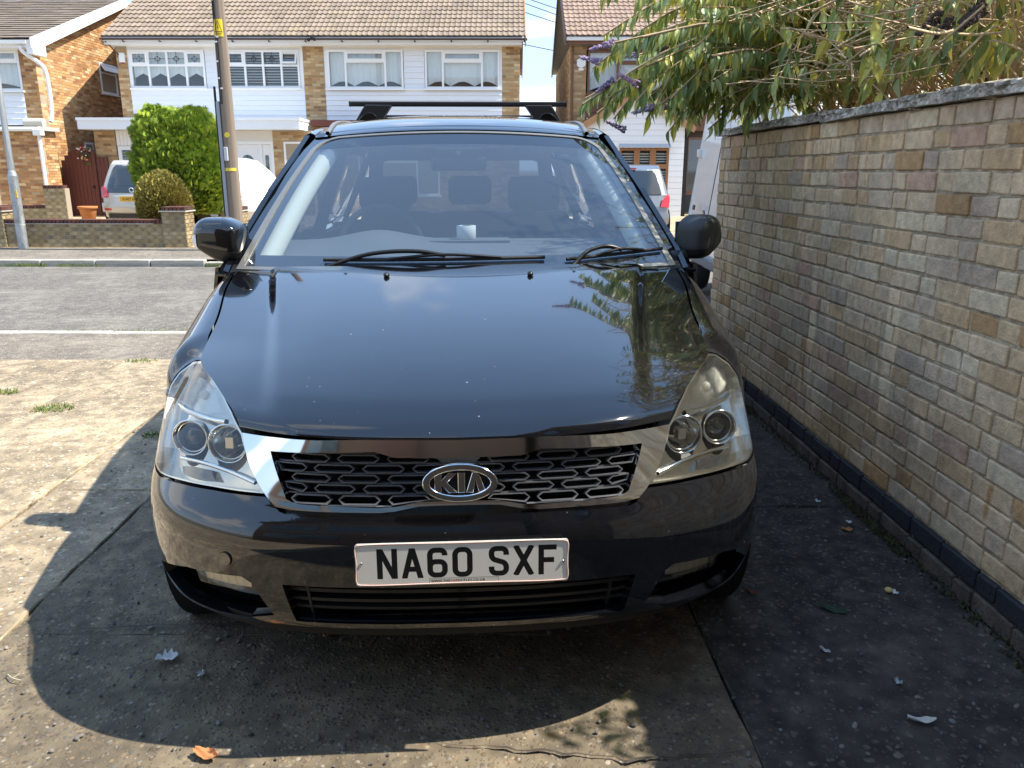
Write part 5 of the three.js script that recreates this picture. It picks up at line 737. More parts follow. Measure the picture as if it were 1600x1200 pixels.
// number plate
{
  const np = sub(car, 'number_plate'); np.position.set(0.006, 0.565, 0.020); np.rotation.x = -0.03;
  const W = 0.52, Hh = 0.111, sh = new THREE.Shape(), r = 0.008;
  sh.moveTo(-W / 2 + r, -Hh / 2); sh.lineTo(W / 2 - r, -Hh / 2); sh.absarc(W / 2 - r, -Hh / 2 + r, r, -Math.PI / 2, 0); sh.lineTo(W / 2, Hh / 2 - r); sh.absarc(W / 2 - r, Hh / 2 - r, r, 0, Math.PI / 2); sh.lineTo(-W / 2 + r, Hh / 2); sh.absarc(-W / 2 + r, Hh / 2 - r, r, Math.PI / 2, Math.PI); sh.lineTo(-W / 2, -Hh / 2 + r); sh.absarc(-W / 2 + r, -Hh / 2 + r, r, Math.PI, Math.PI * 1.5);
  const face = canvasTex(2048, 437, (c, w, h) => {
    const k = w / 520; c.fillStyle = '#d9d3c6'; c.fillRect(0, 0, w, h);
    for (let i = 0; i < 1500; i++) { const a = (i * 7919) % w, b = (i * 104729) % h; c.fillStyle = i % 2 ? 'rgba(150,140,125,0.05)' : 'rgba(255,255,255,0.05)'; c.fillRect(a, b, 14, 5); }
    c.strokeStyle = '#c98d7d'; c.lineWidth = 1.3 * k; c.beginPath(); c.roundRect(3.6 * k, 3.6 * k, w - 7.2 * k, h - 7.2 * k, 6 * k); c.stroke();
    c.strokeStyle = '#0b0b0c'; c.lineWidth = 13.6 * k; c.lineCap = 'butt'; c.lineJoin = 'miter';
    const CH = { N: [[[0, 79], [0, 0]], [[0, 0], [36, 79]], [[36, 79], [36, 0]]], A: [[[-2, 80], [18, 0], [38, 80]], [[5, 55], [31, 55]]], 6: 'six', 0: 'zero', S: 'ess', X: [[[-2, 0], [38, 79]], [[38, 0], [-2, 79]]], F: [[[0, 80], [0, 6.8], [38, 6.8]], [[0, 40], [32, 40]]] };
    let x = 52; const y0 = 14;
    for (const ch of 'NA60 SXF') {
      if (ch === ' ') { x += 28; continue; }
      c.save(); c.translate((x + 6.8) * k, y0 * k); c.scale(k, k); c.lineWidth = 13.6;
      const d = CH[ch];
      c.beginPath(); c.rect(-8, 0, 54, 79); c.clip();
      if (Array.isArray(d)) for (const line of d) { c.beginPath(); line.forEach(([a, b], i) => (i ? c.lineTo(a, b) : c.moveTo(a, b))); c.stroke(); }
      else if (d === 'zero') { c.beginPath(); c.roundRect(0, 6.8, 36, 65.4, 14); c.stroke(); }
      else if (d === 'six') { c.beginPath(); c.roundRect(0, 37, 36, 35.2, 13); c.stroke(); c.beginPath(); c.moveTo(0, 56); c.lineTo(0, 21); c.quadraticCurveTo(0, 6.8, 14, 6.8); c.lineTo(24, 6.8); c.quadraticCurveTo(36, 6.8, 36, 21); c.stroke(); }
      else { c.beginPath(); c.moveTo(36, 24); c.lineTo(36, 20); c.quadraticCurveTo(36, 6.8, 22, 6.8); c.lineTo(14, 6.8); c.quadraticCurveTo(0, 6.8, 0, 20); c.quadraticCurveTo(0, 36, 14, 38); c.lineTo(22, 41); c.quadraticCurveTo(36, 44, 36, 58); c.quadraticCurveTo(36, 72.2, 22, 72.2); c.lineTo(14, 72.2); c.quadraticCurveTo(0, 72.2, 0, 58); c.lineTo(0, 54); c.stroke(); }
      c.restore(); x += 61;
    }
    c.fillStyle = '#cfc8b9'; c.fillRect(178 * k, 95 * k, 170 * k, 13 * k); c.strokeStyle = '#222'; c.lineWidth = 0.8 * k; c.strokeRect(178 * k, 95 * k, 170 * k, 13 * k);
    c.font = 'bold ' + 9.6 * k + 'px sans-serif'; c.textBaseline = 'middle'; let tx = 182 * k; for (const [t, col] of [['WWW.THE', '#151515'], ['CAR', '#b03a2a'], ['OUTLET.CO.UK', '#151515']]) { c.fillStyle = col; c.fillText(t, tx, 102 * k); tx += c.measureText(t).width; }
  });
  face.repeat.set(1 / W, 1 / Hh); face.offset.set(0.5, 0.5);
  part(np, 'plate', new THREE.ExtrudeGeometry(sh, { depth: 0.003, bevelEnabled: false, curveSegments: 6 }), phy(1, 0.25, { map: face, clearcoat: 0.6, clearcoatRoughness: 0.1 }));
  part(np, 'raised_edge', tube([[-1, -1], [1, -1], [1, 1], [-1, 1]].flatMap(([a, b], i, l) => { const [c2, d2] = l[(i + 1) % 4]; return [0.03, 0.5, 0.97].map((t) => V(lerp(a, c2, t) * (W / 2 - 0.003), lerp(b, d2, t) * (Hh / 2 - 0.003), 0.003)); }), 0.0018, 160, 6, true), std([0.62, 0.45, 0.38], 0.4));
  for (const s of [-1, 1]) part(np, 'screw', new THREE.SphereGeometry(0.0042, 12, 8).scale(1, 1, 0.5).translate(s * 0.246, -0.004 * s, 0.0035), M.satin);
  part(np, 'bracket', bx(-0.2, 0.2, -0.045, 0.045, -0.04, -0.0005), M.blackPlastic);
}
// roll of tape left on the dashboard
{
  const t = thing('tape_roll', 'small white roll of tape standing on the dashboard behind the windscreen', 'tape');
  car.updateMatrixWorld(true); const w = car.localToWorld(V(0.03, 1.204, -1.76)); t.position.copy(w);
  part(t, 'roll', new THREE.LatheGeometry([[0.018, 0], [0.042, 0], [0.042, 0.056], [0.018, 0.056], [0.018, 0]].map(([r, y]) => new THREE.Vector2(r, y)), 32), std([0.78, 0.78, 0.74], 0.6));
  part(t, 'core', new THREE.CylinderGeometry(0.0175, 0.0175, 0.06, 24, 1, true).translate(0, 0.03, 0), M.greyPlastic);
}

// ---------- over the road: garden wall, trees, poles, cars
const R50 = rng(501);
{
  const w = thing('garden_wall', 'low yellow brick garden wall with dark coping and pillars across the road', 'wall');
  const z = -15.8, pal = [[0.36, 0.28, 0.15, 3], [0.42, 0.34, 0.20, 2], [0.30, 0.23, 0.12, 2], [0.26, 0.21, 0.13, 1]], mats = pal.map((p) => std(p.slice(0, 3), 0.92, { map: withRep(brickTone, 2), bumpMap: withRep(brickBump, 3), bumpScale: 0.004 }));
  const capM = [[0.10, 0.035, 0.025], [0.13, 0.05, 0.035], [0.08, 0.035, 0.028]].map((c) => std(c, 0.85, { map: withRep(brickTone, 2) })), geos = {}, mk = (l, h = 0.065, d = 0.1) => (geos[[l.toFixed(3), h, d]] ||= metre(new RoundedBoxGeometry(l, h, d, 1, 0.006)));
  const run = (x0, x1, y1, zf, seed, mat = mats) => { const rows = Math.round((y1 - 0.05) / 0.075); part(w, 'mortar', bx(x0 + 0.005, x1 - 0.005, 0.045, 0.05 + rows * 0.075, zf - 0.215, zf - 0.006), H.mortar); for (const b of layBricks({ len: x1 - x0, y0: 0.05, rows, seed })) { const m = part(w, 'brick', mk(Math.round(b.l * 200) / 200), mat[pal.indexOf(pick(pal, b.q)) % mat.length]); m.position.set(x0 + b.a, b.y, zf - 0.05 + (b.q2 - 0.5) * 0.005); } return 0.05 + rows * 0.075; };
  const cap = (x0, x1, y, zf, deep = 0.26) => { for (let x = x0; x < x1 - 0.03; x += 0.0775) { const m = part(w, 'coping_brick', mk(0.068, 0.075, deep), capM[(R50() * 3) | 0]); m.position.set(x + 0.039, y + 0.04, zf - 0.107 + (R50() - 0.5) * 0.006); } };
  const top = run(-9.85, -6.78, 0.50, z, 61); cap(-9.85, -6.78, top, z); part(w, 'tile_course', bx(-9.85, -6.95, top - 0.012, top + 0.004, z - 0.23, z + 0.02), H.concrete);
  const pier = (x0, zf, hgt, seed) => { const wd = 0.46, rows = Math.round(hgt / 0.075); part(w, 'mortar', bx(x0 + 0.008, x0 + wd - 0.008, 0.045, 0.05 + rows * 0.075, zf - wd + 0.008, zf - 0.006), H.mortar); for (const b of layBricks({ len: wd, y0: 0.05, rows, seed })) { const mm = mats[pal.indexOf(pick(pal, b.q))]; const m = part(w, 'brick', mk(Math.round(b.l * 200) / 200), mm); m.position.set(x0 + b.a, b.y, zf - 0.05); const n = part(w, 'brick', mk(Math.round(b.l * 200) / 200), mm); n.rotation.y = Math.PI / 2; n.position.set(x0 + wd - 0.05 + 0.002, b.y, zf - b.a); } const y = 0.05 + rows * 0.075; part(w, 'tile_course', bx(x0 - 0.03, x0 + wd + 0.03, y - 0.002, y + 0.018, zf - wd - 0.03, zf + 0.03), H.concrete); for (let x = x0 + 0.01; x < x0 + wd - 0.03; x += 0.0775) { const m = part(w, 'coping_brick', mk(0.068, 0.075, wd), capM[(R50() * 3) | 0]); m.position.set(x + 0.036, y + 0.056, zf - wd / 2); } };
  pier(-6.78, z + 0.04, 0.66, 62); pier(-10.31, z + 0.04, 0.66, 65);
  pier(-6.30, -17.6, 0.60, 66); pier(-5.05, -17.6, 0.66, 67);
  run(-6.3, -3.6, 0.28, -16.4, 68, [[0.52, 0.20, 0.10], [0.58, 0.30, 0.16], [0.45, 0.18, 0.09]].map((c) => std(c, 0.9, { map: withRep(brickTone, 2) })));
  const inner = thing('planter_wall', 'small stepped brick planter wall beside the arched gate', 'wall'); const r2 = (x0, x1, y, zf) => { const rows = Math.round(y / 0.075); part(inner, 'mortar', bx(x0, x1, 0.045, 0.05 + rows * 0.075, zf - 0.2, zf - 0.006), H.mortar); for (const b of layBricks({ len: x1 - x0, y0: 0.05, rows, seed: 71 })) { const m = part(inner, 'brick', mk(Math.round(b.l * 200) / 200), mats[pal.indexOf(pick(pal, b.q))]); m.position.set(x0 + b.a, b.y, zf - 0.05); } for (let x = x0; x < x1 - 0.04; x += 0.0775) { const m = part(inner, 'coping_brick', mk(0.068, 0.07, 0.22), capM[(R50() * 3) | 0]); m.position.set(x + 0.039, 0.05 + rows * 0.075 + 0.035, zf - 0.1); } };
  r2(-11.9, -10.75, 0.62, -18.9); r2(-10.75, -10.25, 1.02, -18.85); r2(-12.6, -11.9, 0.95, -18.9);
}
{ // lamp column and telegraph pole
  const l = thing('lamp_column', 'grey galvanised street lamp column by the garden wall at the left edge', 'lamp post', [-9.40, 0.045, -15.55]);
  const gal = std([0.42, 0.45, 0.47], 0.5, { metalness: 0.35, map: withRep(brickTone, 1) });
  part(l, 'base_section', new THREE.CylinderGeometry(0.085, 0.09, 1.35, 20).translate(0, 0.675, 0), gal); part(l, 'shoulder', new THREE.CylinderGeometry(0.055, 0.085, 0.10, 20).translate(0, 1.4, 0), gal); part(l, 'shaft', new THREE.CylinderGeometry(0.045, 0.055, 4.2, 18).translate(0, 3.55, 0), gal); part(l, 'joint_ring', new THREE.CylinderGeometry(0.088, 0.09, 0.02, 20).translate(0, 0.45, 0), H.concrete); part(l, 'door', bx(-0.03, 0.05, 0.5, 0.9, 0.082, 0.09), gal); part(l, 'yellow_tag', bx(0.02, 0.07, 0.95, 1.09, 0.06, 0.075), std([0.75, 0.5, 0.03], 0.6)); part(l, 'arm', tube([V(0, 5.6, 0), V(0, 5.9, 0.1), V(0, 6.0, 0.6)], 0.035, 12, 8), gal); part(l, 'lantern', rbx(-0.12, 0.12, 5.93, 6.06, 0.55, 1.1, 0.05, 3), gal);
  const p = thing('telegraph_pole', 'weathered wooden telegraph pole with yellow warning sign and metal cable guard', 'pole', [-5.14, 0.045, -15.2]);
  const wood = std(1, 0.92, { map: withRep(tex(512, (u, v) => { const g = 0.30 + 0.3 * fbmStretch(u, v); return [g * 1.08, g * 0.96, g * 0.84]; }), 1), bumpMap: withRep(tex(512, (u, v) => { const g = fbmStretch(u, v); return [g, g, g]; }, { srgb: false }), 1), bumpScale: 0.012 });
  const g = new THREE.CylinderGeometry(0.092, 0.125, 7.5, 26, 30).translate(0, 3.75, 0), uv = g.attributes.uv; for (let i = 0; i < uv.count; i++) uv.setXY(i, uv.getX(i) * 1.0, uv.getY(i) * 1.5); part(p, 'shaft', g, wood);
  part(p, 'cable_guard', rbx(-0.165, -0.1, 0, 2.65, 0.02, 0.09, 0.015, 2), std([0.32, 0.34, 0.36], 0.5, { metalness: 0.4 })); part(p, 'guard_edge', bx(-0.19, -0.167, 0, 2.9, 0.01, 0.07), H.dark);
  for (const [dx, dz] of [[-0.07, 0.085], [-0.04, 0.103]]) part(p, 'cable', tube([2.6, 3.4, 4.3, 5.4, 7.4].map((y, i) => V(dx * (1 - y * 0.02) + (i % 2) * 0.01, y, dz * (1.04 - y * 0.02))), 0.014, 40, 6), H.dark);
  for (const y of [2.85, 3.02, 3.3, 3.62, 3.7, 4.3]) part(p, 'cable_clip', bx(-0.09 + (y * 7 % 1) * 0.05, -0.05 + (y * 7 % 1) * 0.05, y, y + 0.025, 0.09, 0.122), H.white);
  const sign = sub(p, 'warning_sign'); const bend = (w, h, y) => new THREE.CylinderGeometry(0.113, 0.116, h, 16, 1, true, -w / 2, w).translate(0, y, 0);
  part(sign, 'plate', bend(1.5, 0.28, 3.86), std(1, 0.5, { side: THREE.DoubleSide, map: canvasTex(256, 256, (c) => { c.fillStyle = '#e8c21a'; c.fillRect(0, 0, 256, 256); c.strokeStyle = '#111'; c.lineWidth = 14; c.beginPath(); c.moveTo(128, 22); c.lineTo(232, 190); c.lineTo(24, 190); c.closePath(); c.stroke(); c.fillStyle = '#111'; c.beginPath(); c.moveTo(136, 70); c.lineTo(108, 128); c.lineTo(130, 128); c.lineTo(116, 172); c.lineTo(152, 116); c.lineTo(130, 116); c.closePath(); c.fill(); c.fillRect(30, 212, 196, 10); c.fillRect(50, 232, 156, 8); }) }));
  const yel = std([0.72, 0.55, 0.05], 0.5); part(p, 'round_tag', new THREE.CylinderGeometry(0.045, 0.045, 0.01, 20).rotateX(Math.PI / 2).translate(0.0, 2.07, 0.122), yel); part(p, 'metal_box', rbx(-0.075, -0.01, 1.62, 1.86, 0.10, 0.15, 0.008), std([0.5, 0.52, 0.52], 0.5)); part(p, 'yellow_band', bend(1.9, 0.055, 1.47).scale(1.07, 1, 1.07), yel);
}
function fbmStretch(u, v) { return 0.6 * fB(u * 1.0, v * 0.06) + 0.4 * fC(u, v * 0.12); }
// ---------- foliage
const leafy = (c, t = 0.35) => phy(c, 0.55, { transmission: t, thickness: 0, side: THREE.DoubleSide });
function frondGeo() { // small flat spray of scale leaves
  const P = []; const q = (x0, y0, x1, y1, w) => { const dx = x1 - x0, dy = y1 - y0, l = Math.hypot(dx, dy), nx = -dy / l * w, ny = dx / l * w; P.push(x0 - nx, y0 - ny, 0, x0 + nx, y0 + ny, 0, x1, y1, 0.006); };
  q(0, 0, 0, 1, 0.16); for (const [y, l] of [[0.15, 0.5], [0.38, 0.48], [0.6, 0.34]]) for (const s of [-1, 1]) q(0, y, s * l, y + l * 0.75, 0.12);
  const g = new THREE.BufferGeometry(); g.setAttribute('position', new THREE.Float32BufferAttribute(P, 3)); g.computeVertexNormals(); return g;
}
function leafGeo() { // long pointed leaf, folded along its rib and drooping
  const P = [], N = 5, W = [0.02, 0.12, 0.16, 0.13, 0.06, 0], pt = (i, s) => { const t = i / N; return [s * W[i], -0.04 * t * t * 4 + Math.abs(s) * W[i] * 0.35, t]; };
  for (let i = 0; i < N; i++) for (const s of [-1, 1]) { const a = pt(i, 0), b = pt(i, s), c = pt(i + 1, s), d = pt(i + 1, 0); P.push(...a, ...b, ...c, ...a, ...c, ...d); }
  const g = new THREE.BufferGeometry(); g.setAttribute('position', new THREE.Float32BufferAttribute(P, 3)); g.computeVertexNormals(); return g;
}
const FR = frondGeo(), LF = leafGeo();
function crown(parent, name, n, mat, place, seed) { // place(r) -> [pos, dir, size, [r,g,b]]
  const im = new THREE.InstancedMesh(FR, mat, n), m = new THREE.Matrix4(), q = new THREE.Quaternion(), c = new THREE.Color(), r = rng(seed), tw = new THREE.Quaternion();
  for (let i = 0; i < n; i++) { const [p, d, s, col] = place(r); q.setFromUnitVectors(V(0, 1, 0), d); tw.setFromAxisAngle(V(0, 1, 0), r() * 6.28); q.multiply(tw); m.compose(p, q, V(s, s, s)); im.setMatrixAt(i, m); c.setRGB(...col); im.setColorAt(i, c); }
  im.name = name; im.userData.kind = 'stuff'; im.castShadow = im.receiveShadow = true; parent.add(im); return im;
}
const bark = std([0.14, 0.10, 0.07], 0.95, { map: withRep(brickTone, 2), bumpMap: withRep(brickBump, 4), bumpScale: 0.01 });
{ // clipped conifer
  const t = thing('conifer', 'large clipped bright green conifer behind the garden wall', 'tree', [-6.95, 0.05, -17.5]); const nz = fbm(88, 4, 4);
  part(t, 'trunk', merge([rod(V(0.45, 0, 0.1), V(0.35, 0.6, 0.05), 0.17, 0.13, 12), rod(V(0.35, 0.6, 0.05), V(0.2, 1.3, 0), 0.13, 0.08, 10), ...[0, 1, 2, 3, 4, 5, 6, 7].map((k) => rod(V(0.36 - k * 0.01, 0.5 + k * 0.06, 0.05), V(0.1 + Math.cos(k * 2.1) * 0.75, 1.0 + (k % 3) * 0.15, Math.sin(k * 2.1) * 0.7), 0.045, 0.015, 6))]), bark);
  crown(t, 'crown', 30000, std(1, 0.85, { side: THREE.DoubleSide }), (r) => {
    const y = Math.pow(r(), 0.85), a = r() * 6.283, k = Math.pow(r(), 0.22) * (r() < 0.08 ? 1.07 : 1), h = 0.55 + y * 2.12, ca = Math.cos(a), sa = Math.sin(a);
    const prof = Math.pow(Math.sin(Math.PI * clamp(0.10 + y * 0.82)), 0.5), sq = 1 / Math.pow(Math.pow(Math.abs(ca), 3.2) + Math.pow(Math.abs(sa), 3.2), 1 / 3.2), bump = 0.76 + 0.48 * nz(a / 6.283, y * 0.8) , R = 0.93 * prof * sq * bump;
    const notch = y > 0.8 ? 0.16 * Math.exp(-Math.pow((ca * R * k - 0.12) / 0.22, 2)) * (y - 0.8) / 0.2 : 0, p = V(ca * R * k - 0.04 + (1 - y) * 0.12, h - notch, sa * R * k * 0.95);
    const d = V(ca * 0.8 + (r() - 0.5) * 0.7, 0.35 + y * 0.9 + (r() - 0.5) * 0.5, sa * 0.8 + (r() - 0.5) * 0.7).normalize(), g = 0.75 + r() * 0.5, yl = r() < 0.35 ? 1 : 0; return [p, d, 0.065 + r() * r() * 0.13, [(0.19 + yl * 0.14) * g, (0.28 + yl * 0.13) * g, 0.03 * g]];
  }, 90);
  const b = thing('round_shrub', 'small rounded golden green shrub in front of the conifer', 'shrub', [-7.02, 0.05, -16.55]);
  part(b, 'trunk', rod(V(0, 0, 0), V(0, 0.5, 0), 0.06, 0.04, 8), bark); part(b, 'branches', merge([0, 1, 2, 3, 4].map((k) => rod(V(0, 0.3, 0), V(Math.cos(k * 1.3) * 0.35, 0.8 + (k % 2) * 0.2, Math.sin(k * 1.3) * 0.35), 0.025, 0.008, 5))), bark);
  crown(b, 'crown', 14000, std(1, 0.85, { side: THREE.DoubleSide }), (r) => { const u = r() * 2 - 1, a = r() * 6.283, k = Math.pow(r(), 0.2), s = Math.sqrt(1 - u * u), bump = 0.9 + 0.2 * nz(a / 6.283, u * 0.5 + 0.5), p = V(Math.cos(a) * s * 0.54 * k * bump, 0.80 + u * 0.63 * k * bump, Math.sin(a) * s * 0.54 * k * bump), d = V(Math.cos(a) * s + r() - 0.5, u + 0.5 + r() * 0.4, Math.sin(a) * s + r() - 0.5).normalize(), g = 0.7 + r() * 0.6; return [p, d, 0.04 + r() * 0.03, [0.30 * g, 0.255 * g, 0.055 * g]]; }, 91);
}
// ---------- butterfly bush over the wall
{
  const b = thing('butterfly_bush', 'big butterfly bush with drooping leaves and purple flowers hanging over the brick wall', 'bush'); const r = rng(333), stems = [], twigs = [], leaves = [], tips = [];
  const curve = (pts) => new THREE.CatmullRomCurve3(pts);
  const addLeaf = (p, d, s, kind) => leaves.push([p, d, s, kind]);
  const branch = (A, B, sag, rad, leafFrom, dens, tipLeaves) => {
    const mid = A.clone().lerp(B, 0.5).add(V((r() - 0.5) * 0.3, sag, (r() - 0.5) * 0.3)), c = curve([A, A.clone().lerp(mid, 0.5).add(V((r() - 0.5) * 0.12, sag * 0.3, (r() - 0.5) * 0.12)), mid, mid.clone().lerp(B, 0.55).add(V(0, sag * 0.25, 0)), B]);
    stems.push(new THREE.TubeGeometry(c, 14, rad, 5));
    const L = c.getLength();
    for (let s = leafFrom * L; s < L; s += dens) { const t = s / L, p = c.getPointAt(t), tg = c.getTangentAt(t); for (const side of [-1, 1]) { const d = tg.clone().multiplyScalar(0.5).add(V((r() - 0.5) * 0.8, -0.75 - r() * 0.6, (r() - 0.5) * 0.8)).add(tg.clone().cross(V(0, 1, 0)).multiplyScalar(side * 0.6)).normalize(); addLeaf(p.clone(), d, (0.06 + r() * 0.065) * tipLeaves, r()); } }
    return c;
  };
  const roots = [V(2.5, 0.9, -3.6), V(2.7, 0.9, -4.6), V(2.4, 0.8, -5.4), V(2.9, 0.9, -3.2)];
  // drooping leafy sprays that reach out over the drive
  for (let i = 0; i < 60; i++) { const t = r(), z = -5.6 + r() * 1.3, x = lerp(0.42, 1.9, Math.pow(r(), 1.1)), y = 1.86 + r() * 0.62 + 0.12 * smooth(0.5, 1.8, x), A = roots[1 + (i % 2)].clone().add(V((r() - 0.5) * 0.3, 0.6 + r() * 0.5, (r() - 0.5) * 0.5)), B = V(x, y - 0.10 * r(), z); const c = branch(A, B, 0.25 + r() * 0.3, 0.0045 + r() * 0.004, 0.42, 0.03, 1); tips.push([c.getPointAt(1), c.getTangentAt(1)]); }
  for (let i = 0; i < 22; i++) { const x = 0.6 + r() * 0.85, z = -5.5 + r() * 0.9, B = V(x, 1.74 + r() * 0.22, z), A = V(x + 0.5 + r() * 0.4, 2.15 + r() * 0.3, z - 0.2 + r() * 0.3); const c = branch(A, B, 0.08, 0.005, 0.25, 0.04, 1); if (i % 3 === 0) tips.push([c.getPointAt(1), c.getTangentAt(1)]); }
  // woody tangle above the wall
  for (let i = 0; i < 210; i++) { const z = -6.4 + r() * 3.3, A = V(1.95 + r() * 1.3, 0.8 + r() * 0.6, z + (r() - 0.5) * 0.6), out = r(), B = V(lerp(3.2, 1.45, out), 2.0 + r() * 1.2, z + (r() - 0.5) * 1.6); branch(A, B, 0.1 + r() * 0.25, 0.004 + Math.pow(r(), 3) * 0.014, 0.6, 0.13, 0.75); }
  for (let i = 0; i < 2000; i++) { const z = -6.5 + r() * 3.6, x = 1.5 + Math.pow(r(), 1.3) * 1.5, y = 1.88 + r() * 1.0, A = V(x, y, z), d = V(-0.3 + (r() - 0.5) * 1.6, (r() - 0.35) * 0.9, (r() - 0.5) * 1.8).normalize().multiplyScalar(0.25 + r() * 0.45); const B = A.clone().add(d); if (B.x < 1.95) B.y = Math.max(B.y, 1.87 + r() * 0.1); const M0 = A.clone().lerp(B, 0.5).add(V((r() - 0.5) * 0.1, (r() - 0.3) * 0.12, (r() - 0.5) * 0.1)); twigs.push(new THREE.TubeGeometry(curve([A, M0, B]), 5, 0.0022 + r() * 0.003, 4)); if (r() < 0.42) for (let k = 0; k < 3; k++) addLeaf(B.clone().lerp(A, r() * 0.4), V((r() - 0.5), -0.5 - r() * 0.5, r() - 0.5).normalize(), 0.06 + r() * 0.07, r()); }
  // leafy shoots standing just above the coping near us
  for (let i = 0; i < 22; i++) { const z = -4.4 + r() * 1.7, A = V(1.95, 1.75 + r() * 0.2, z), B = V(1.42 + r() * 0.35, 1.84 + r() * 0.35, z + (r() - 0.5) * 0.4); branch(A, B, 0.12, 0.004, 0.3, 0.06, 0.85); }
  for (let i = 0; i < 26; i++) { const z = -6.4 + r() * 3.3, A = V(2.3 + r() * 0.6, 2.0, z), B = V(1.5 + r() * 1.6, 2.5 + r() * 0.8, z + (r() - 0.5)); branch(A, B, 0.1, 0.005, 0.35, 0.06, 1); }
  for (let i = 0; i < 16; i++) { const z = -2.25 + r() * 0.75, A = V(1.95, 1.72 + r() * 0.2, z), B = V(1.45 + r() * 0.4, 1.86 + r() * 0.22, z + (r() - 0.5) * 0.3); branch(A, B, 0.12, 0.004, 0.3, 0.06, 0.9); }
  const sm = std([0.46, 0.33, 0.20], 0.9); part(b, 'stems', merge(stems), sm, 'stuff'); part(b, 'twigs', merge(twigs), std([0.58, 0.43, 0.27], 0.9), 'stuff');
  for (const rt of roots) part(b, 'trunk', tube([rt.clone().setY(-0.05), rt.clone().add(V(0.05, -0.3, 0.03)), rt.clone().add(V(0, 0.5, 0.0)), rt.clone().add(V(-0.25, 1.1, 0.1))], 0.055, 16, 8), bark);
  const im = new THREE.InstancedMesh(LF, leafy([1, 1, 1], 0.5), leaves.length), m = new THREE.Matrix4(), c = new THREE.Color();
  leaves.forEach(([p, d, s, k], i) => { const up = V(r() - 0.5, 1 + r(), r() - 0.5).normalize(), X = up.clone().cross(d).normalize(), Y = d.clone().cross(X).normalize(); m.makeBasis(X, Y, d); m.scale(V(s * (0.75 + r() * 0.7), s * (0.4 + r() * 2.2), s)); m.setPosition(p); im.setMatrixAt(i, m); const g = 0.7 + r() * 0.6; if (k < 0.36) c.setRGB(0.22 * g, 0.31 * g, 0.09 * g); else if (k < 0.78) c.setRGB(0.50 * g, 0.56 * g, 0.20 * g); else c.setRGB(0.70 * g, 0.64 * g, 0.14 * g); im.setColorAt(i, c); });
  im.name = 'leaves'; im.userData.kind = 'stuff'; im.castShadow = im.receiveShadow = true; b.add(im);
  // flower spikes
  const fl = [], bud = new THREE.IcosahedronGeometry(0.0065, 0); const spike = (s) => { const L = [], q = rng(s); for (let i = 0; i < 90; i++) { const t = q(), a = q() * 6.28, R = 0.018 * (1 - t * 0.8); L.push(bud.clone().scale(0.6 + q(), 0.6 + q(), 0.6 + q()).translate(Math.cos(a) * R, Math.sin(a) * R, t * 0.14)); } return merge(L); };
  const sg = [spike(1), spike(2), spike(3)], fm = [std([0.40, 0.30, 0.46], 0.8), std([0.30, 0.23, 0.36], 0.8), std([0.52, 0.34, 0.48], 0.8), std([0.07, 0.05, 0.045], 0.95)];
  tips.slice(0, 7).forEach(([p, d], i) => { const f = part(b, 'flower_spike', sg[i % 3], fm[i % 4 === 3 ? 3 : i % 3]); f.position.copy(p); const dir = d.clone().add(V(-0.5, -0.25 + (i % 3) * 0.3, 0.1)).normalize(); f.quaternion.setFromUnitVectors(V(0, 0, 1), dir); });
  [[0.42, 2.13, -5.2], [0.50, 2.03, -5.15], [0.62, 1.98, -5.0], [0.72, 1.86, -5.0], [0.60, 1.74, -5.3]].forEach(([x, y, z], i) => { const f = part(b, 'flower_spike', sg[i % 3], fm[i % 3]); f.position.set(x + 0.12, y, z); f.quaternion.setFromUnitVectors(V(0, 0, 1), V(-1, [0.2, -0.7, 0.5, -0.3, 0.4][i], 0.1).normalize()); });
  for (let i = 0; i < 5; i++) { const f = part(b, 'seed_head', sg[i % 3], fm[3]); f.position.set(1.55 + r() * 0.2, 2.0 + r() * 0.15, -3.3 + r() * 0.5); f.quaternion.setFromUnitVectors(V(0, 0, 1), V(-0.7, -0.5, 0.4).normalize()); }
}

// ---------- parked cars and the van
const CP = { white: phy([0.74, 0.74, 0.73], 0.3, { clearcoat: 1, clearcoatRoughness: 0.04 }), silver: phy([0.20, 0.205, 0.21], 0.3, { metalness: 0.6, clearcoat: 1, clearcoatRoughness: 0.04 }), beige: phy([0.50, 0.46, 0.39], 0.32, { metalness: 0.3, clearcoat: 1, clearcoatRoughness: 0.04 }), glass: phy([0.02, 0.026, 0.03], 0.04, { clearcoat: 1, clearcoatRoughness: 0 }), tail: phy([0.50, 0.012, 0.02], 0.12, { clearcoat: 1 }) };
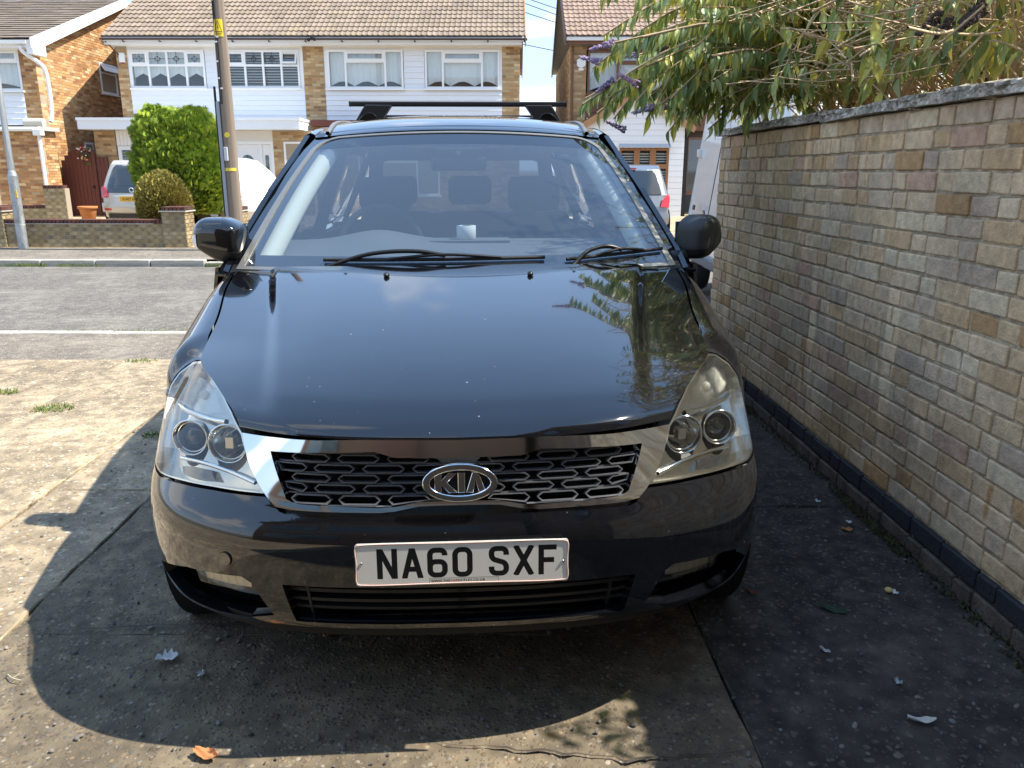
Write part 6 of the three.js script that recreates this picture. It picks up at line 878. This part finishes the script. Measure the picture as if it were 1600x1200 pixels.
// a solid body from its side outline (z back to front, y up), narrowed towards the roof and rounded in plan
function bodyFrom(outline, W, { belt = 0.95, roof = 1.5, roofW = 0.76, len, bevel = 0.07 }) {
  const s = new THREE.Shape(outline.map(([z, y]) => new THREE.Vector2(z, y))), bend = (x, y, z) => { const t = clamp((y - belt) / (roof - belt)), e = Math.abs(z) / (len / 2); return V(x * lerp(1, roofW, t) * (1 - 0.10 * Math.pow(e, 5)) * (1 - 0.04 * smooth(0.45, 0.2, y)), y, z - Math.sign(z) * 0.18 * Math.pow(Math.abs(x) / (W / 2), 3) * smooth(0.55, 1, e)); };
  const g = new THREE.ExtrudeGeometry(s, { depth: W - 2 * bevel, bevelEnabled: true, bevelSize: bevel * 0.6, bevelThickness: bevel, bevelSegments: 4, curveSegments: 8, steps: 10 }), p = g.attributes.position;
  for (let i = 0; i < p.count; i++) { const z = p.getX(i), y = p.getY(i), x = p.getZ(i) - (W - 2 * bevel) / 2; const q = bend(x, y, z); p.setXYZ(i, q.x, q.y, q.z); }
  const ix = []; for (let i = 0; i < p.count; i += 3) for (const t of [p]) { const a = [t.getX(i + 1), t.getY(i + 1), t.getZ(i + 1)]; t.setXYZ(i + 1, t.getX(i + 2), t.getY(i + 2), t.getZ(i + 2)); t.setXYZ(i + 2, ...a); }
  g.computeVertexNormals(); return [g, bend];
}
function wheelAt(parent, x, z, R, side, y0 = 0) { const w = sub(parent, 'wheel'); w.position.set(x, R + y0, z); w.rotation.z = -side * Math.PI / 2; part(w, 'tyre', new THREE.LatheGeometry([[R * 0.62, -0.1], [R * 0.93, -0.1], [R, -0.06], [R, 0.06], [R * 0.93, 0.1], [R * 0.62, 0.1]].map(([a, b]) => new THREE.Vector2(a, b)), 32), M.rubber); const sp = [new THREE.TorusGeometry(R * 0.62, 0.018, 8, 32).rotateX(Math.PI / 2).translate(0, 0.085, 0), new THREE.CylinderGeometry(0.05, 0.06, 0.04, 16).translate(0, 0.07, 0)]; for (let k = 0; k < 5; k++) sp.push(bx(-0.03, 0.03, 0.05, 0.085, 0.03, R * 0.62).rotateY(k / 5 * 6.283)); part(w, 'rim', merge(sp), CP.silver); part(w, 'hub_shadow', new THREE.CylinderGeometry(R * 0.6, R * 0.6, 0.03, 24), M.void); }
const hatch = [[-1.98, 0.30], [-2.02, 0.50], [-1.99, 0.74], [-1.90, 0.96], [-1.78, 1.20], [-1.62, 1.46], [-1.40, 1.54], [-0.6, 1.57], [0.1, 1.50], [0.62, 1.28], [1.02, 1.02], [1.5, 0.92], [1.85, 0.80], [2.0, 0.62], [2.0, 0.38], [1.9, 0.22], [-1.85, 0.22]];
function parkedCar(name, label, pos, turn, paint, { k = 1, outline = hatch, W = 1.72, rear = {}, plate = null, roofW = 0.76 } = {}) {
  const c = thing(name, label, 'car', pos, turn, null), len = 4.02; const [g, bend] = bodyFrom(outline, W, { belt: 0.93, roof: 1.52, roofW, len }); part(c, 'body', g, paint);
  for (const s of [-1, 1]) { for (const z of [-1.28, 1.28]) { wheelAt(c, s * (W / 2 - 0.10), z, 0.315, s); part(c, 'wheel_arch', new THREE.CylinderGeometry(0.36, 0.36, 0.03, 28).rotateZ(Math.PI / 2).translate(s * (W / 2 - 0.013), 0.33, z), M.void); } const sw = (pts) => { const sh = new THREE.Shape(pts.map(([z, y]) => new THREE.Vector2(z, y))), q = new THREE.ExtrudeGeometry(sh, { depth: 0.012, bevelEnabled: false, curveSegments: 4 }), p = q.attributes.position; for (let i = 0; i < p.count; i++) { const b = bend(s * (W / 2 + p.getZ(i) - 0.004), p.getY(i), p.getX(i)); p.setXYZ(i, b.x, b.y, b.z); } q.computeVertexNormals(); part(c, 'side_window', q, CP.glass); }; sw([[-1.45, 1.0], [-0.55, 0.98], [-0.55, 1.46], [-1.35, 1.42]]); sw([[-0.5, 0.98], [0.82, 1.0], [0.15, 1.42], [-0.5, 1.46]]); const hl = bend(s * W * 0.36, 0.72, 1.95); part(c, 'headlamp', new THREE.SphereGeometry(1, 16, 12).scale(0.17, 0.09, 0.12).translate(hl.x, hl.y + 0.02, hl.z - 0.06), M.plasticClear); part(c, 'mirror', rbx(s * (W / 2 - 0.02), s * (W / 2 + 0.16), 1.0, 1.12, 0.62, 0.72, 0.03, 3), paint); }
  const backZ = (y) => { for (let i = 0; i < 8; i++) { const [z0, y0] = outline[i], [z1, y1] = outline[i + 1]; if (y >= y0 && y <= y1) return lerp(z0, z1, (y - y0) / (y1 - y0)); } return -2; };
  const back = (pts, off, mat, nm, parent = c) => { const S = (x, y) => { const b = bend(x, y, backZ(y)); return V(b.x, b.y, b.z - 0.055); }; return part(parent, nm, panel(S, pts, { off, lip: 0.03, max: 0.12, fine: 0.08, flip: true }), mat); };
  const w = W / 2; back([[-w * 0.80, 0.99], [w * 0.80, 0.99], [w * 0.78, 1.40], [w * 0.70, 1.47], [-w * 0.70, 1.47], [-w * 0.78, 1.40]], 0.008, CP.glass, 'rear_window');
  if (rear.darkPanel) back([[-w * 0.76, 0.84], [w * 0.76, 0.84], [w * 0.80, 0.985], [-w * 0.80, 0.985]], 0.008, CP.glass, 'tailgate_panel');
  for (const s of [-1, 1]) back([[s * w * 0.98, 0.72], [s * w * 0.76, 0.74], [s * w * 0.80, 0.88], [s * w * 0.92, 0.98], [s * w * 1.0, 0.96]], 0.02, CP.tail, 'tail_lamp');
  back([[-w * 0.98, 0.40], [w * 0.98, 0.40], [w * 0.98, 0.60], [-w * 0.98, 0.60]], 0.035, paint, 'rear_bumper'); back([[-w * 0.8, 0.26], [w * 0.8, 0.26], [w * 0.8, 0.36], [-w * 0.8, 0.36]], 0.03, M.blackPlastic, 'bumper_insert'); for (const s of [-1, 1]) back([[s * 0.55, 0.44], [s * 0.75, 0.44], [s * 0.75, 0.49], [s * 0.55, 0.49]], 0.04, CP.tail, 'reflector');
  const zb = backZ(0.70) - 0.09; const np = sub(c, 'number_plate'); np.position.set(0, 0.70, zb - 0.012); np.rotation.y = Math.PI; np.rotation.x = 0.0;
  const t = plate && canvasTex(512, 112, (x) => { x.fillStyle = '#d9a520'; x.fillRect(0, 0, 512, 112); x.fillStyle = '#15130e'; x.font = 'bold 88px sans-serif'; x.textAlign = 'center'; x.textBaseline = 'middle'; x.fillText(plate, 256, 60, 480); });
  part(np, 'plate', new THREE.BoxGeometry(0.52, 0.112, 0.01), std([0.7, 0.5, 0.08], 0.5)); if (t) part(np, 'lettering', new THREE.PlaneGeometry(0.51, 0.108).translate(0, 0, 0.008), std(1, 0.5, { map: t }));
  const bz = backZ(0.9) - 0.075; part(c, 'emblem', new THREE.TorusGeometry(0.05, 0.012, 10, 28).translate(0, 0.90, bz), M.chrome); part(c, 'rear_wiper', rod(V(-0.05, 1.02, backZ(1.02) - 0.09), V(-0.35, 1.06, backZ(1.06) - 0.09), 0.008), M.blackPlastic); part(c, 'high_brake_light', bx(-0.14, 0.14, 1.50, 1.53, backZ(1.46) - 0.07, backZ(1.46) - 0.03), CP.tail);
  return c;
}
parkedCar('beige_hatchback', 'beige hatchback parked tail towards us behind the garden wall', [-8.98, 0.15, -21.15], Math.PI, CP.beige, { W: 1.70, rear: { darkPanel: true }, plate: 'EU07 GFV' }).scale.z = 0.87;
parkedCar('white_hatchback', 'white hatchback mostly hidden behind the telegraph pole and the conifer', [-6.95, 0.20, -20.7], Math.atan2(0.68, 0.73), CP.white, { W: 1.66 }).scale.z = 0.8;
parkedCar('silver_crossover', 'silver car parked tail towards us seen beside the right door mirror', [2.45, 0.03, -19.0], Math.PI, CP.silver, { W: 1.84 });
{ const tx = thing('taxi_sign', 'small red and white sign on the roof of the beige hatchback', 'sign', [-8.86, 1.72, -20.3]); part(tx, 'body', rbx(-0.14, 0.14, 0, 0.09, -0.05, 0.05, 0.02), H.white); part(tx, 'red_face', bx(-0.12, 0.12, 0.0, 0.05, 0.05, 0.056), CP.tail); }
{ // van
  const v = thing('panel_van', 'tall white panel van parked beyond the end of the brick wall', 'van', [3.27, -0.03, -9.1]), W = 1.94;
  const o = [[-2.2, 0.38], [-2.22, 0.6], [-2.18, 1.0], [-2.02, 2.2], [-1.85, 2.42], [1.0, 2.45], [1.35, 2.3], [1.75, 1.45], [2.2, 1.15], [2.3, 0.7], [2.25, 0.38]]; const [g, bend] = bodyFrom(o, W, { belt: 0.8, roof: 2.4, roofW: 0.78, len: 4.6, bevel: 0.10 }); part(v, 'body', g, CP.white);
  for (const s of [-1, 1]) { for (const z of [-1.35, 1.5]) wheelAt(v, s * (W / 2 - 0.11), z, 0.33, s, 0.03); const strip = (pts, off, mat, nm) => part(v, nm, panel((z, y) => { const b = bend(s * W / 2, y, z); return V(b.x, b.y, b.z); }, pts, { off, lip: 0.01, max: 0.2, fine: 0.1, flip: s > 0 }), mat); strip([[-2.0, 0.42], [2.0, 0.42], [2.0, 0.50], [-2.0, 0.50]], 0.012, M.greyPlastic, 'sill_strip'); strip([[-1.9, 0.86], [1.2, 0.86], [1.2, 0.875], [-1.9, 0.875]], 0.006, CP.silver, 'panel_seam'); strip([[-0.62, 0.5], [-0.61, 0.5], [-0.61, 2.1], [-0.62, 2.1]], 0.004, M.greyPlastic, 'door_gap'); strip([[-1.55, 1.04], [-1.38, 1.04], [-1.38, 1.10], [-1.55, 1.10]], 0.012, M.blackPlastic, 'slot_handle'); const q = bend(s * W / 2, 1.02, -0.85); part(v, 'lock', new THREE.TorusGeometry(0.035, 0.012, 8, 24).rotateY(Math.PI / 2).translate(q.x, q.y, q.z), M.greyPlastic); part(v, 'lock_core', new THREE.CylinderGeometry(0.026, 0.026, 0.02, 16).rotateZ(Math.PI / 2).translate(q.x, q.y, q.z), M.satin); const h = bend(s * W / 2, 1.75, -1.98); part(v, 'hinge', rbx(h.x - 0.03, h.x + 0.03, 1.7, 1.8, h.z - 0.05, h.z + 0.05, 0.01), CP.white); }
  part(v, 'windscreen', panel((x, y) => { const t = (y - 1.5) / 0.75, b = bend(x, y, lerp(1.72, 1.38, t)); return V(b.x, b.y, b.z + 0.06); }, [[-0.8, 1.5], [0.8, 1.5], [0.7, 2.2], [-0.7, 2.2]], { lip: 0.01, max: 0.2 }), CP.glass); part(v, 'rear_bumper', rbx(-0.9, 0.9, 0.3, 0.5, -2.34, -2.2, 0.04), M.greyPlastic);
}
// ---------- people
function figure(name, label, pos, turn, height, pose, shirt, trousers, skin, hair) {
  const k = height / 1.75, N = 84, S = 2.1 * k, B = pose.bones.map(([a, b, ra, rb]) => [V(...a), V(...b), ra, rb]);
  const mc = new MarchingCubes(N, std(1), false, false, 200000); mc.isolation = 0; const f = mc.field, half = N / 2, q = V();
  const sd = (p) => { let d = 9; for (const [a, b, ra, rb] of B) { const ab = b.clone().sub(a), h = clamp(p.clone().sub(a).dot(ab) / ab.lengthSq()), e = p.distanceTo(a.clone().addScaledVector(ab, h)) - lerp(ra, rb, h); const w = clamp(0.5 + 0.5 * (d - e) / 0.035); d = lerp(d, e, w) - 0.035 * w * (1 - w); } return d; };
  const bb = new THREE.Box3(); for (const [a, b, ra, rb] of B) { bb.expandByPoint(a.clone().subScalar(ra + 0.06)); bb.expandByPoint(a.clone().addScalar(ra + 0.06)); bb.expandByPoint(b.clone().subScalar(rb + 0.06)); bb.expandByPoint(b.clone().addScalar(rb + 0.06)); }
  for (let z = 0; z < N; z++) for (let y = 0; y < N; y++) for (let x = 0; x < N; x++) { q.set((x - half) / half * 1.05, (y - half) / half * 1.05 + 0.95, (z - half) / half * 1.05); f[x + y * N + z * N * N] = bb.containsPoint(q) ? -sd(q) : -1; }
  mc.update(); const n = mc.count ?? mc.geometry.drawRange.count, P = mc.positionArray.slice(0, n * 3), Nn = mc.normalArray.slice(0, n * 3), C = new Float32Array(n * 3);
  for (let i = 0; i < n; i++) { P[i * 3] *= 1.05; P[i * 3 + 1] = P[i * 3 + 1] * 1.05 + 0.95; P[i * 3 + 2] *= 1.05; const y = P[i * 3 + 1], ax = Math.abs(P[i * 3]), zz = P[i * 3 + 2]; let c = y > 1.47 ? (y > 1.66 || zz < -0.035 && y > 1.5 ? hair : skin) : y > 0.92 ? (pose.sleeve(P[i * 3], y, zz) ? skin : shirt) : y > 0.09 ? trousers : [0.03, 0.03, 0.03]; C.set(c, i * 3); for (let j = 0; j < 3; j++) P[i * 3 + j] *= k; }
  const g = new THREE.BufferGeometry(); g.setAttribute('position', new THREE.BufferAttribute(P, 3)); g.setAttribute('normal', new THREE.BufferAttribute(Nn, 3)); g.setAttribute('color', new THREE.BufferAttribute(C, 3)); g.computeVertexNormals();
  const t = thing(name, label, 'person', pos, turn); part(t, 'body', g, std(1, 0.8, { vertexColors: true })); return t;
}
const standing = (lift) => { const b = [[[0, 1.0, 0], [0, 1.36, 0], 0.14, 0.155], [[-0.13, 1.40, 0], [0.13, 1.40, 0], 0.075, 0.075], [[0, 1.42, 0], [0, 1.54, 0.005], 0.06, 0.052], [[0, 1.60, 0.015], [0, 1.67, 0.005], 0.085, 0.095], [[0, 1.585, 0.10], [0, 1.60, 0.09], 0.016, 0.016], [[-0.085, 1.62, 0], [-0.095, 1.62, -0.01], 0.02, 0.018], [[0.085, 1.62, 0], [0.095, 1.62, -0.01], 0.02, 0.018]];
  for (const s of [-1, 1]) { b.push([[s * 0.09, 0.98, 0], [s * 0.10, 0.52, 0.015], 0.095, 0.062], [[s * 0.10, 0.52, 0.015], [s * 0.105, 0.09, -0.02], 0.06, 0.042], [[s * 0.105, 0.045, -0.03], [s * 0.115, 0.035, 0.17], 0.045, 0.038]); const el = lift ? [s * 0.30, 1.15, 0.02] : [s * 0.23, 1.14, -0.02], ha = lift ? [s * 0.20, 1.22, 0.24] : [s * 0.25, 0.90, 0.05]; b.push([[s * 0.19, 1.40, 0], el, 0.058, 0.045], [el, ha, 0.044, 0.031]); const d = V(...ha).sub(V(...el)).normalize(), pl = V(...ha).addScaledVector(d, 0.07); b.push([ha, pl.toArray(), 0.03, 0.034]); for (let k = 0; k < 4; k++) { const r0 = pl.clone().add(V(s * 0.0, (k - 1.5) * 0.004, (k - 1.5) * 0.017)), r1 = r0.clone().addScaledVector(d, 0.045 - Math.abs(k - 1.3) * 0.006), r2 = r1.clone().addScaledVector(d, 0.025).add(V(-s * 0.02, 0, 0)); b.push([r0.toArray(), r1.toArray(), 0.0095, 0.009], [r1.toArray(), r2.toArray(), 0.009, 0.008]); } b.push([V(...ha).addScaledVector(d, 0.02).add(V(-s * 0.02, 0, 0.02)).toArray(), V(...ha).addScaledVector(d, 0.065).add(V(-s * 0.03, 0, 0.05)).toArray(), 0.011, 0.009]); }
  return { bones: b, sleeve: (x, y, z) => (lift ? z > 0.12 && y < 1.35 : y < 1.18 && Math.abs(x) > 0.19) }; };
figure('person', 'person in a pale pink top standing by the white front door', [-7.10, 0.24, -21.9], 0.6, 1.28, standing(false), [0.62, 0.40, 0.50], [0.06, 0.07, 0.10], [0.45, 0.24, 0.15], [0.12, 0.05, 0.02]);
// ---------- small things
{
  const fm = [std([0.75, 0.12, 0.2], 0.8), std([0.8, 0.72, 0.7], 0.8), std([0.75, 0.4, 0.1], 0.8)], b = thing('hanging_basket', 'hanging basket of pink and white flowers beside the arched gate', 'flower basket', [-11.80, 1.98, -22.95]), r = rng(71);
  part(b, 'bracket', tube([V(0.1, 0.42, 0), V(0.0, 0.45, 0.02), V(0, 0.3, 0.05)], 0.012, 10, 6), H.dark); part(b, 'bowl', new THREE.SphereGeometry(0.17, 16, 10, 0, 6.283, Math.PI / 2, Math.PI / 2), std([0.08, 0.06, 0.04], 0.9)); const lv = []; for (let i = 0; i < 160; i++) { const a = r() * 6.28, t = r(), R = 0.22 * Math.sqrt(r()); lv.push(FR.clone().scale(0.07, 0.07, 0.07).rotateX(r() * 3).rotateY(a).translate(Math.cos(a) * R, t < 0.3 ? -r() * 0.5 : r() * 0.18, Math.sin(a) * R)); } part(b, 'foliage', merge(lv), std([0.10, 0.17, 0.04], 0.9, { side: THREE.DoubleSide }), 'stuff'); const fg = new THREE.IcosahedronGeometry(0.03, 0); for (let i = 0; i < 34; i++) { const a = r() * 6.28, R = 0.24 * Math.sqrt(r()), f = part(b, 'flower', fg, fm[i % 3]); f.position.set(Math.cos(a) * R, r() < 0.25 ? -r() * 0.55 : 0.02 + r() * 0.18, Math.sin(a) * R + 0.05); }
  const p = thing('terracotta_planter', 'orange terracotta planter standing at the foot of the arched gate', 'planter', [-11.05, 0.2, -21.3]); part(p, 'pot', new THREE.LatheGeometry([[0, 0], [0.15, 0], [0.21, 0.34], [0.24, 0.34], [0.24, 0.40], [0.20, 0.40], [0.19, 0.30], [0, 0.3]].map(([a, c]) => new THREE.Vector2(a, c)), 24), std([0.50, 0.19, 0.06], 0.85)); b.scale.setScalar(0.75); part(p, 'soil', new THREE.CylinderGeometry(0.19, 0.19, 0.02, 20).translate(0, 0.32, 0), G.soil);
}
{ // wires in the gap between the houses
  const w = [[0.735, 7.94, 1.99, 7.55], [0.537, 7.80, 1.995, 7.32], [0.538, 7.48, 2.0, 7.04], [0.545, 6.31, 2.016, 6.03]];
  w.forEach(([a, b, c, d], i) => { const m = (d - b) / (c - a), y = (x) => b + m * (x - a); solo('overhead_cable', tube([-6, -2, 2, 6, 9].map((x) => V(x, y(x) + 0.004 * (x - 1.3) ** 2, -34)), 0.014, 30, 5), H.dark, ['topmost thin overhead cable', 'second highest thin overhead cable', 'third thin overhead cable down', 'lowest thin overhead cable'][i] + ' crossing the sky between the houses', 'cable', 'overhead cables'); });
}
{ // weeds
  const blade = (() => { const g = new THREE.BufferGeometry(); g.setAttribute('position', new THREE.Float32BufferAttribute([-0.5, 0, 0, 0.5, 0, 0, 0.3, 0.55, 0.12, -0.5, 0, 0, 0.3, 0.55, 0.12, -0.3, 0.55, 0.12, -0.3, 0.55, 0.12, 0.3, 0.55, 0.12, 0, 1, 0.45], 3)); g.computeVertexNormals(); return g; })(), gm = std(1, 0.9, { side: THREE.DoubleSide, vertexColors: true }), r = rng(88), m = new THREE.Matrix4(), q = new THREE.Quaternion(), c = new THREE.Color();
  const tuft = (name, n, spot, label, cat, kind) => { const L = []; for (let i = 0; i < n; i++) { const [x, y, z, h] = spot(); q.setFromEuler(new THREE.Euler((r() - 0.5) * 1.1, r() * 6.28, (r() - 0.5) * 1.1)); m.compose(V(x, y, z), q, V(0.004 + r() * 0.004, h, h)); const b = blade.clone().applyMatrix4(m), g = 0.7 + r() * 0.6, dry = r() < 0.25, col = new Float32Array(27); for (let k = 0; k < 9; k++) col.set([(dry ? 0.24 : 0.10) * g, (dry ? 0.20 : 0.17) * g, 0.035 * g], k * 3); b.setAttribute('color', new THREE.BufferAttribute(col, 3)); L.push(b); } solo(name, merge(L), gm, label, cat, null, kind); };
  const disc = (x, z, rx, rz, h) => () => { const a = r() * 6.28, k = Math.sqrt(r()); return [x + Math.cos(a) * rx * k, 0.005, z + Math.sin(a) * rz * k, h * (0.5 + r() * 0.7)]; };
  tuft('grass_tuft', 260, disc(-2.95, -4.93, 0.13, 0.09, 0.035), 'largest green grass tuft growing in the sunlit drive', 'grass'); tuft('grass_tuft', 120, disc(-3.5, -5.33, 0.09, 0.07, 0.03), 'small grass tuft at the left edge of the sunlit drive', 'grass'); tuft('grass_tuft', 70, disc(-2.09, -4.41, 0.05, 0.05, 0.025), 'tiny grass tuft close to the headlamp edge of the shadow', 'grass'); tuft('grass_tuft', 120, disc(-2.98, -6.27, 0.14, 0.05, 0.03), 'grass tuft where the drive meets the pavement', 'grass');
  tuft('kerb_weeds', 1500, () => { const k = [[-8.6, 0.8], [-7.2, 0.5], [-4.3, 0.9], [-4.9, 0.3], [-8.0, 0.3], [-3.4, 0.5]][(r() * 6) | 0]; return r() < 0.75 ? [k[0] + (r() - 0.5) * k[1] * 1.6, -0.055, -13.42 + r() * 0.06, 0.03 + r() * 0.06] : [-4.3 + r() * 1.2, -0.02, -7.58 + r() * 0.05, 0.02 + r() * 0.04]; }, 'straggling green weeds growing along the kerbs', 'weeds', 'stuff');
}
{ // litter and leaves
  const r = rng(919), curl = (w, l, k, rag) => grid(6, 10, (u, v) => { const x = (u - 0.5) * w * Math.pow(Math.sin(Math.PI * clamp(0.06 + v * 0.9)), 0.6) * (1 + rag * Math.sin(v * 23 + u * 5)), z = (v - 0.5) * l; return V(x, k * (x * x * 18 + z * z * 6) + 0.004 * Math.sin(u * 9 + v * 7), z); });
  const item = (name, label, cat, x, z, w, l, k, rag, col, turn, y = 0.012, grp) => { const t = solo(name, curl(w, l, k, rag), std(col, 0.85, { side: THREE.DoubleSide }), label, cat, grp); t.position.set(x, y, z); t.rotation.set((r() - 0.5) * 0.3, turn, (r() - 0.5) * 0.3); };
  const pale = [0.50, 0.50, 0.47], brown = [0.26, 0.11, 0.04], gr = 'fallen leaves on the drive';
  item('fallen_leaf', 'pale torn leaf lying in the shadow left of the bumper', 'leaf', -1.08, -2.2, 0.05, 0.065, 1, 0.35, pale, 1.9, 0.014, gr); item('paper_scrap', 'small pale scrap near the torn leaf in the shadow', 'scrap', -0.943, -2.125, 0.025, 0.03, 1, 0.3, pale, 0.4);
  item('fallen_leaf', 'orange brown leaf at the sunlit edge of the shadow', 'leaf', -0.80, -1.775, 0.035, 0.075, 1, 0.1, [0.42, 0.17, 0.06], 1.2, 0.014, gr); item('fallen_leaf', 'small brown leaf on the ground below the bumper', 'leaf', -0.62, -2.34, 0.02, 0.045, 1, 0.1, brown, 0.8, 0.014, gr);
  item('fallen_leaf', 'dark green leaf lying flat on the shaded strip', 'leaf', 1.12, -2.5, 0.03, 0.10, 0.3, 0.15, [0.03, 0.06, 0.035], 1.1, 0.014, gr); item('fallen_leaf', 'white curled leaf nearest us on the shaded strip', 'leaf', 1.14, -1.91, 0.022, 0.075, 1, 0.1, [0.52, 0.50, 0.46], 1.4, 0.016, gr); item('fallen_leaf', 'orange leaf by the wall beyond the blossom', 'leaf', 1.43, -3.14, 0.025, 0.045, 1, 0.1, [0.40, 0.18, 0.07], 1.3, 0.014, gr); item('fallen_leaf', 'pale curled sliver beside the slab joint', 'leaf', 1.0, -2.25, 0.012, 0.04, 1, 0.1, pale, 0.5, 0.014, gr); item('fallen_leaf', 'reddish leaf caught in the slab joint', 'leaf', 0.87, -2.62, 0.015, 0.05, 1, 0.1, [0.22, 0.07, 0.04], 0.7, 0.012, gr);
  item('paper_scrap', 'white scrap beside the wall near the headlamp', 'scrap', 1.42, -3.45, 0.02, 0.035, 1, 0.3, [0.6, 0.6, 0.58], 0.3); item('paper_scrap', 'tiny white scrap between the orange leaf and the wall', 'scrap', 1.47, -3.22, 0.02, 0.025, 1, 0.3, [0.6, 0.6, 0.58], 0.9); item('paper_scrap', 'greyish scrap on the pebbles of the shaded strip', 'scrap', 1.16, -2.09, 0.02, 0.03, 0.5, 0.2, [0.32, 0.36, 0.35], 0.2);
  const bl = thing('fallen_blossom', 'yellow and white blossom lying on the shaded strip by the wall', 'blossom', [1.381, 0.008, -2.625]); part(bl, 'petal', new THREE.SphereGeometry(0.014, 12, 8).scale(1, 0.7, 1).translate(-0.008, 0.008, 0), std([0.62, 0.47, 0.16], 0.8)); part(bl, 'white_petal', curl(0.02, 0.032, 1, 0.1).translate(0.014, 0.003, 0.006), std([0.65, 0.65, 0.62], 0.8, { side: THREE.DoubleSide }));
  const tw = thing('dry_twig', 'thin pale dry twig lying in the shadow at the left', 'twig', [-1.50, 0.012, -2.1]); part(tw, 'stalk', tube([V(-0.03, 0, -0.02), V(0, 0.004, 0.004), V(0.03, 0.002, 0.012)], 0.0018, 8, 5), std([0.42, 0.37, 0.28], 0.9)); part(tw, 'side_shoot', rod(V(0, 0.004, 0.004), V(0.012, 0.01, -0.015), 0.001), std([0.42, 0.37, 0.28], 0.9));
}
renderer.render(scene, camera);
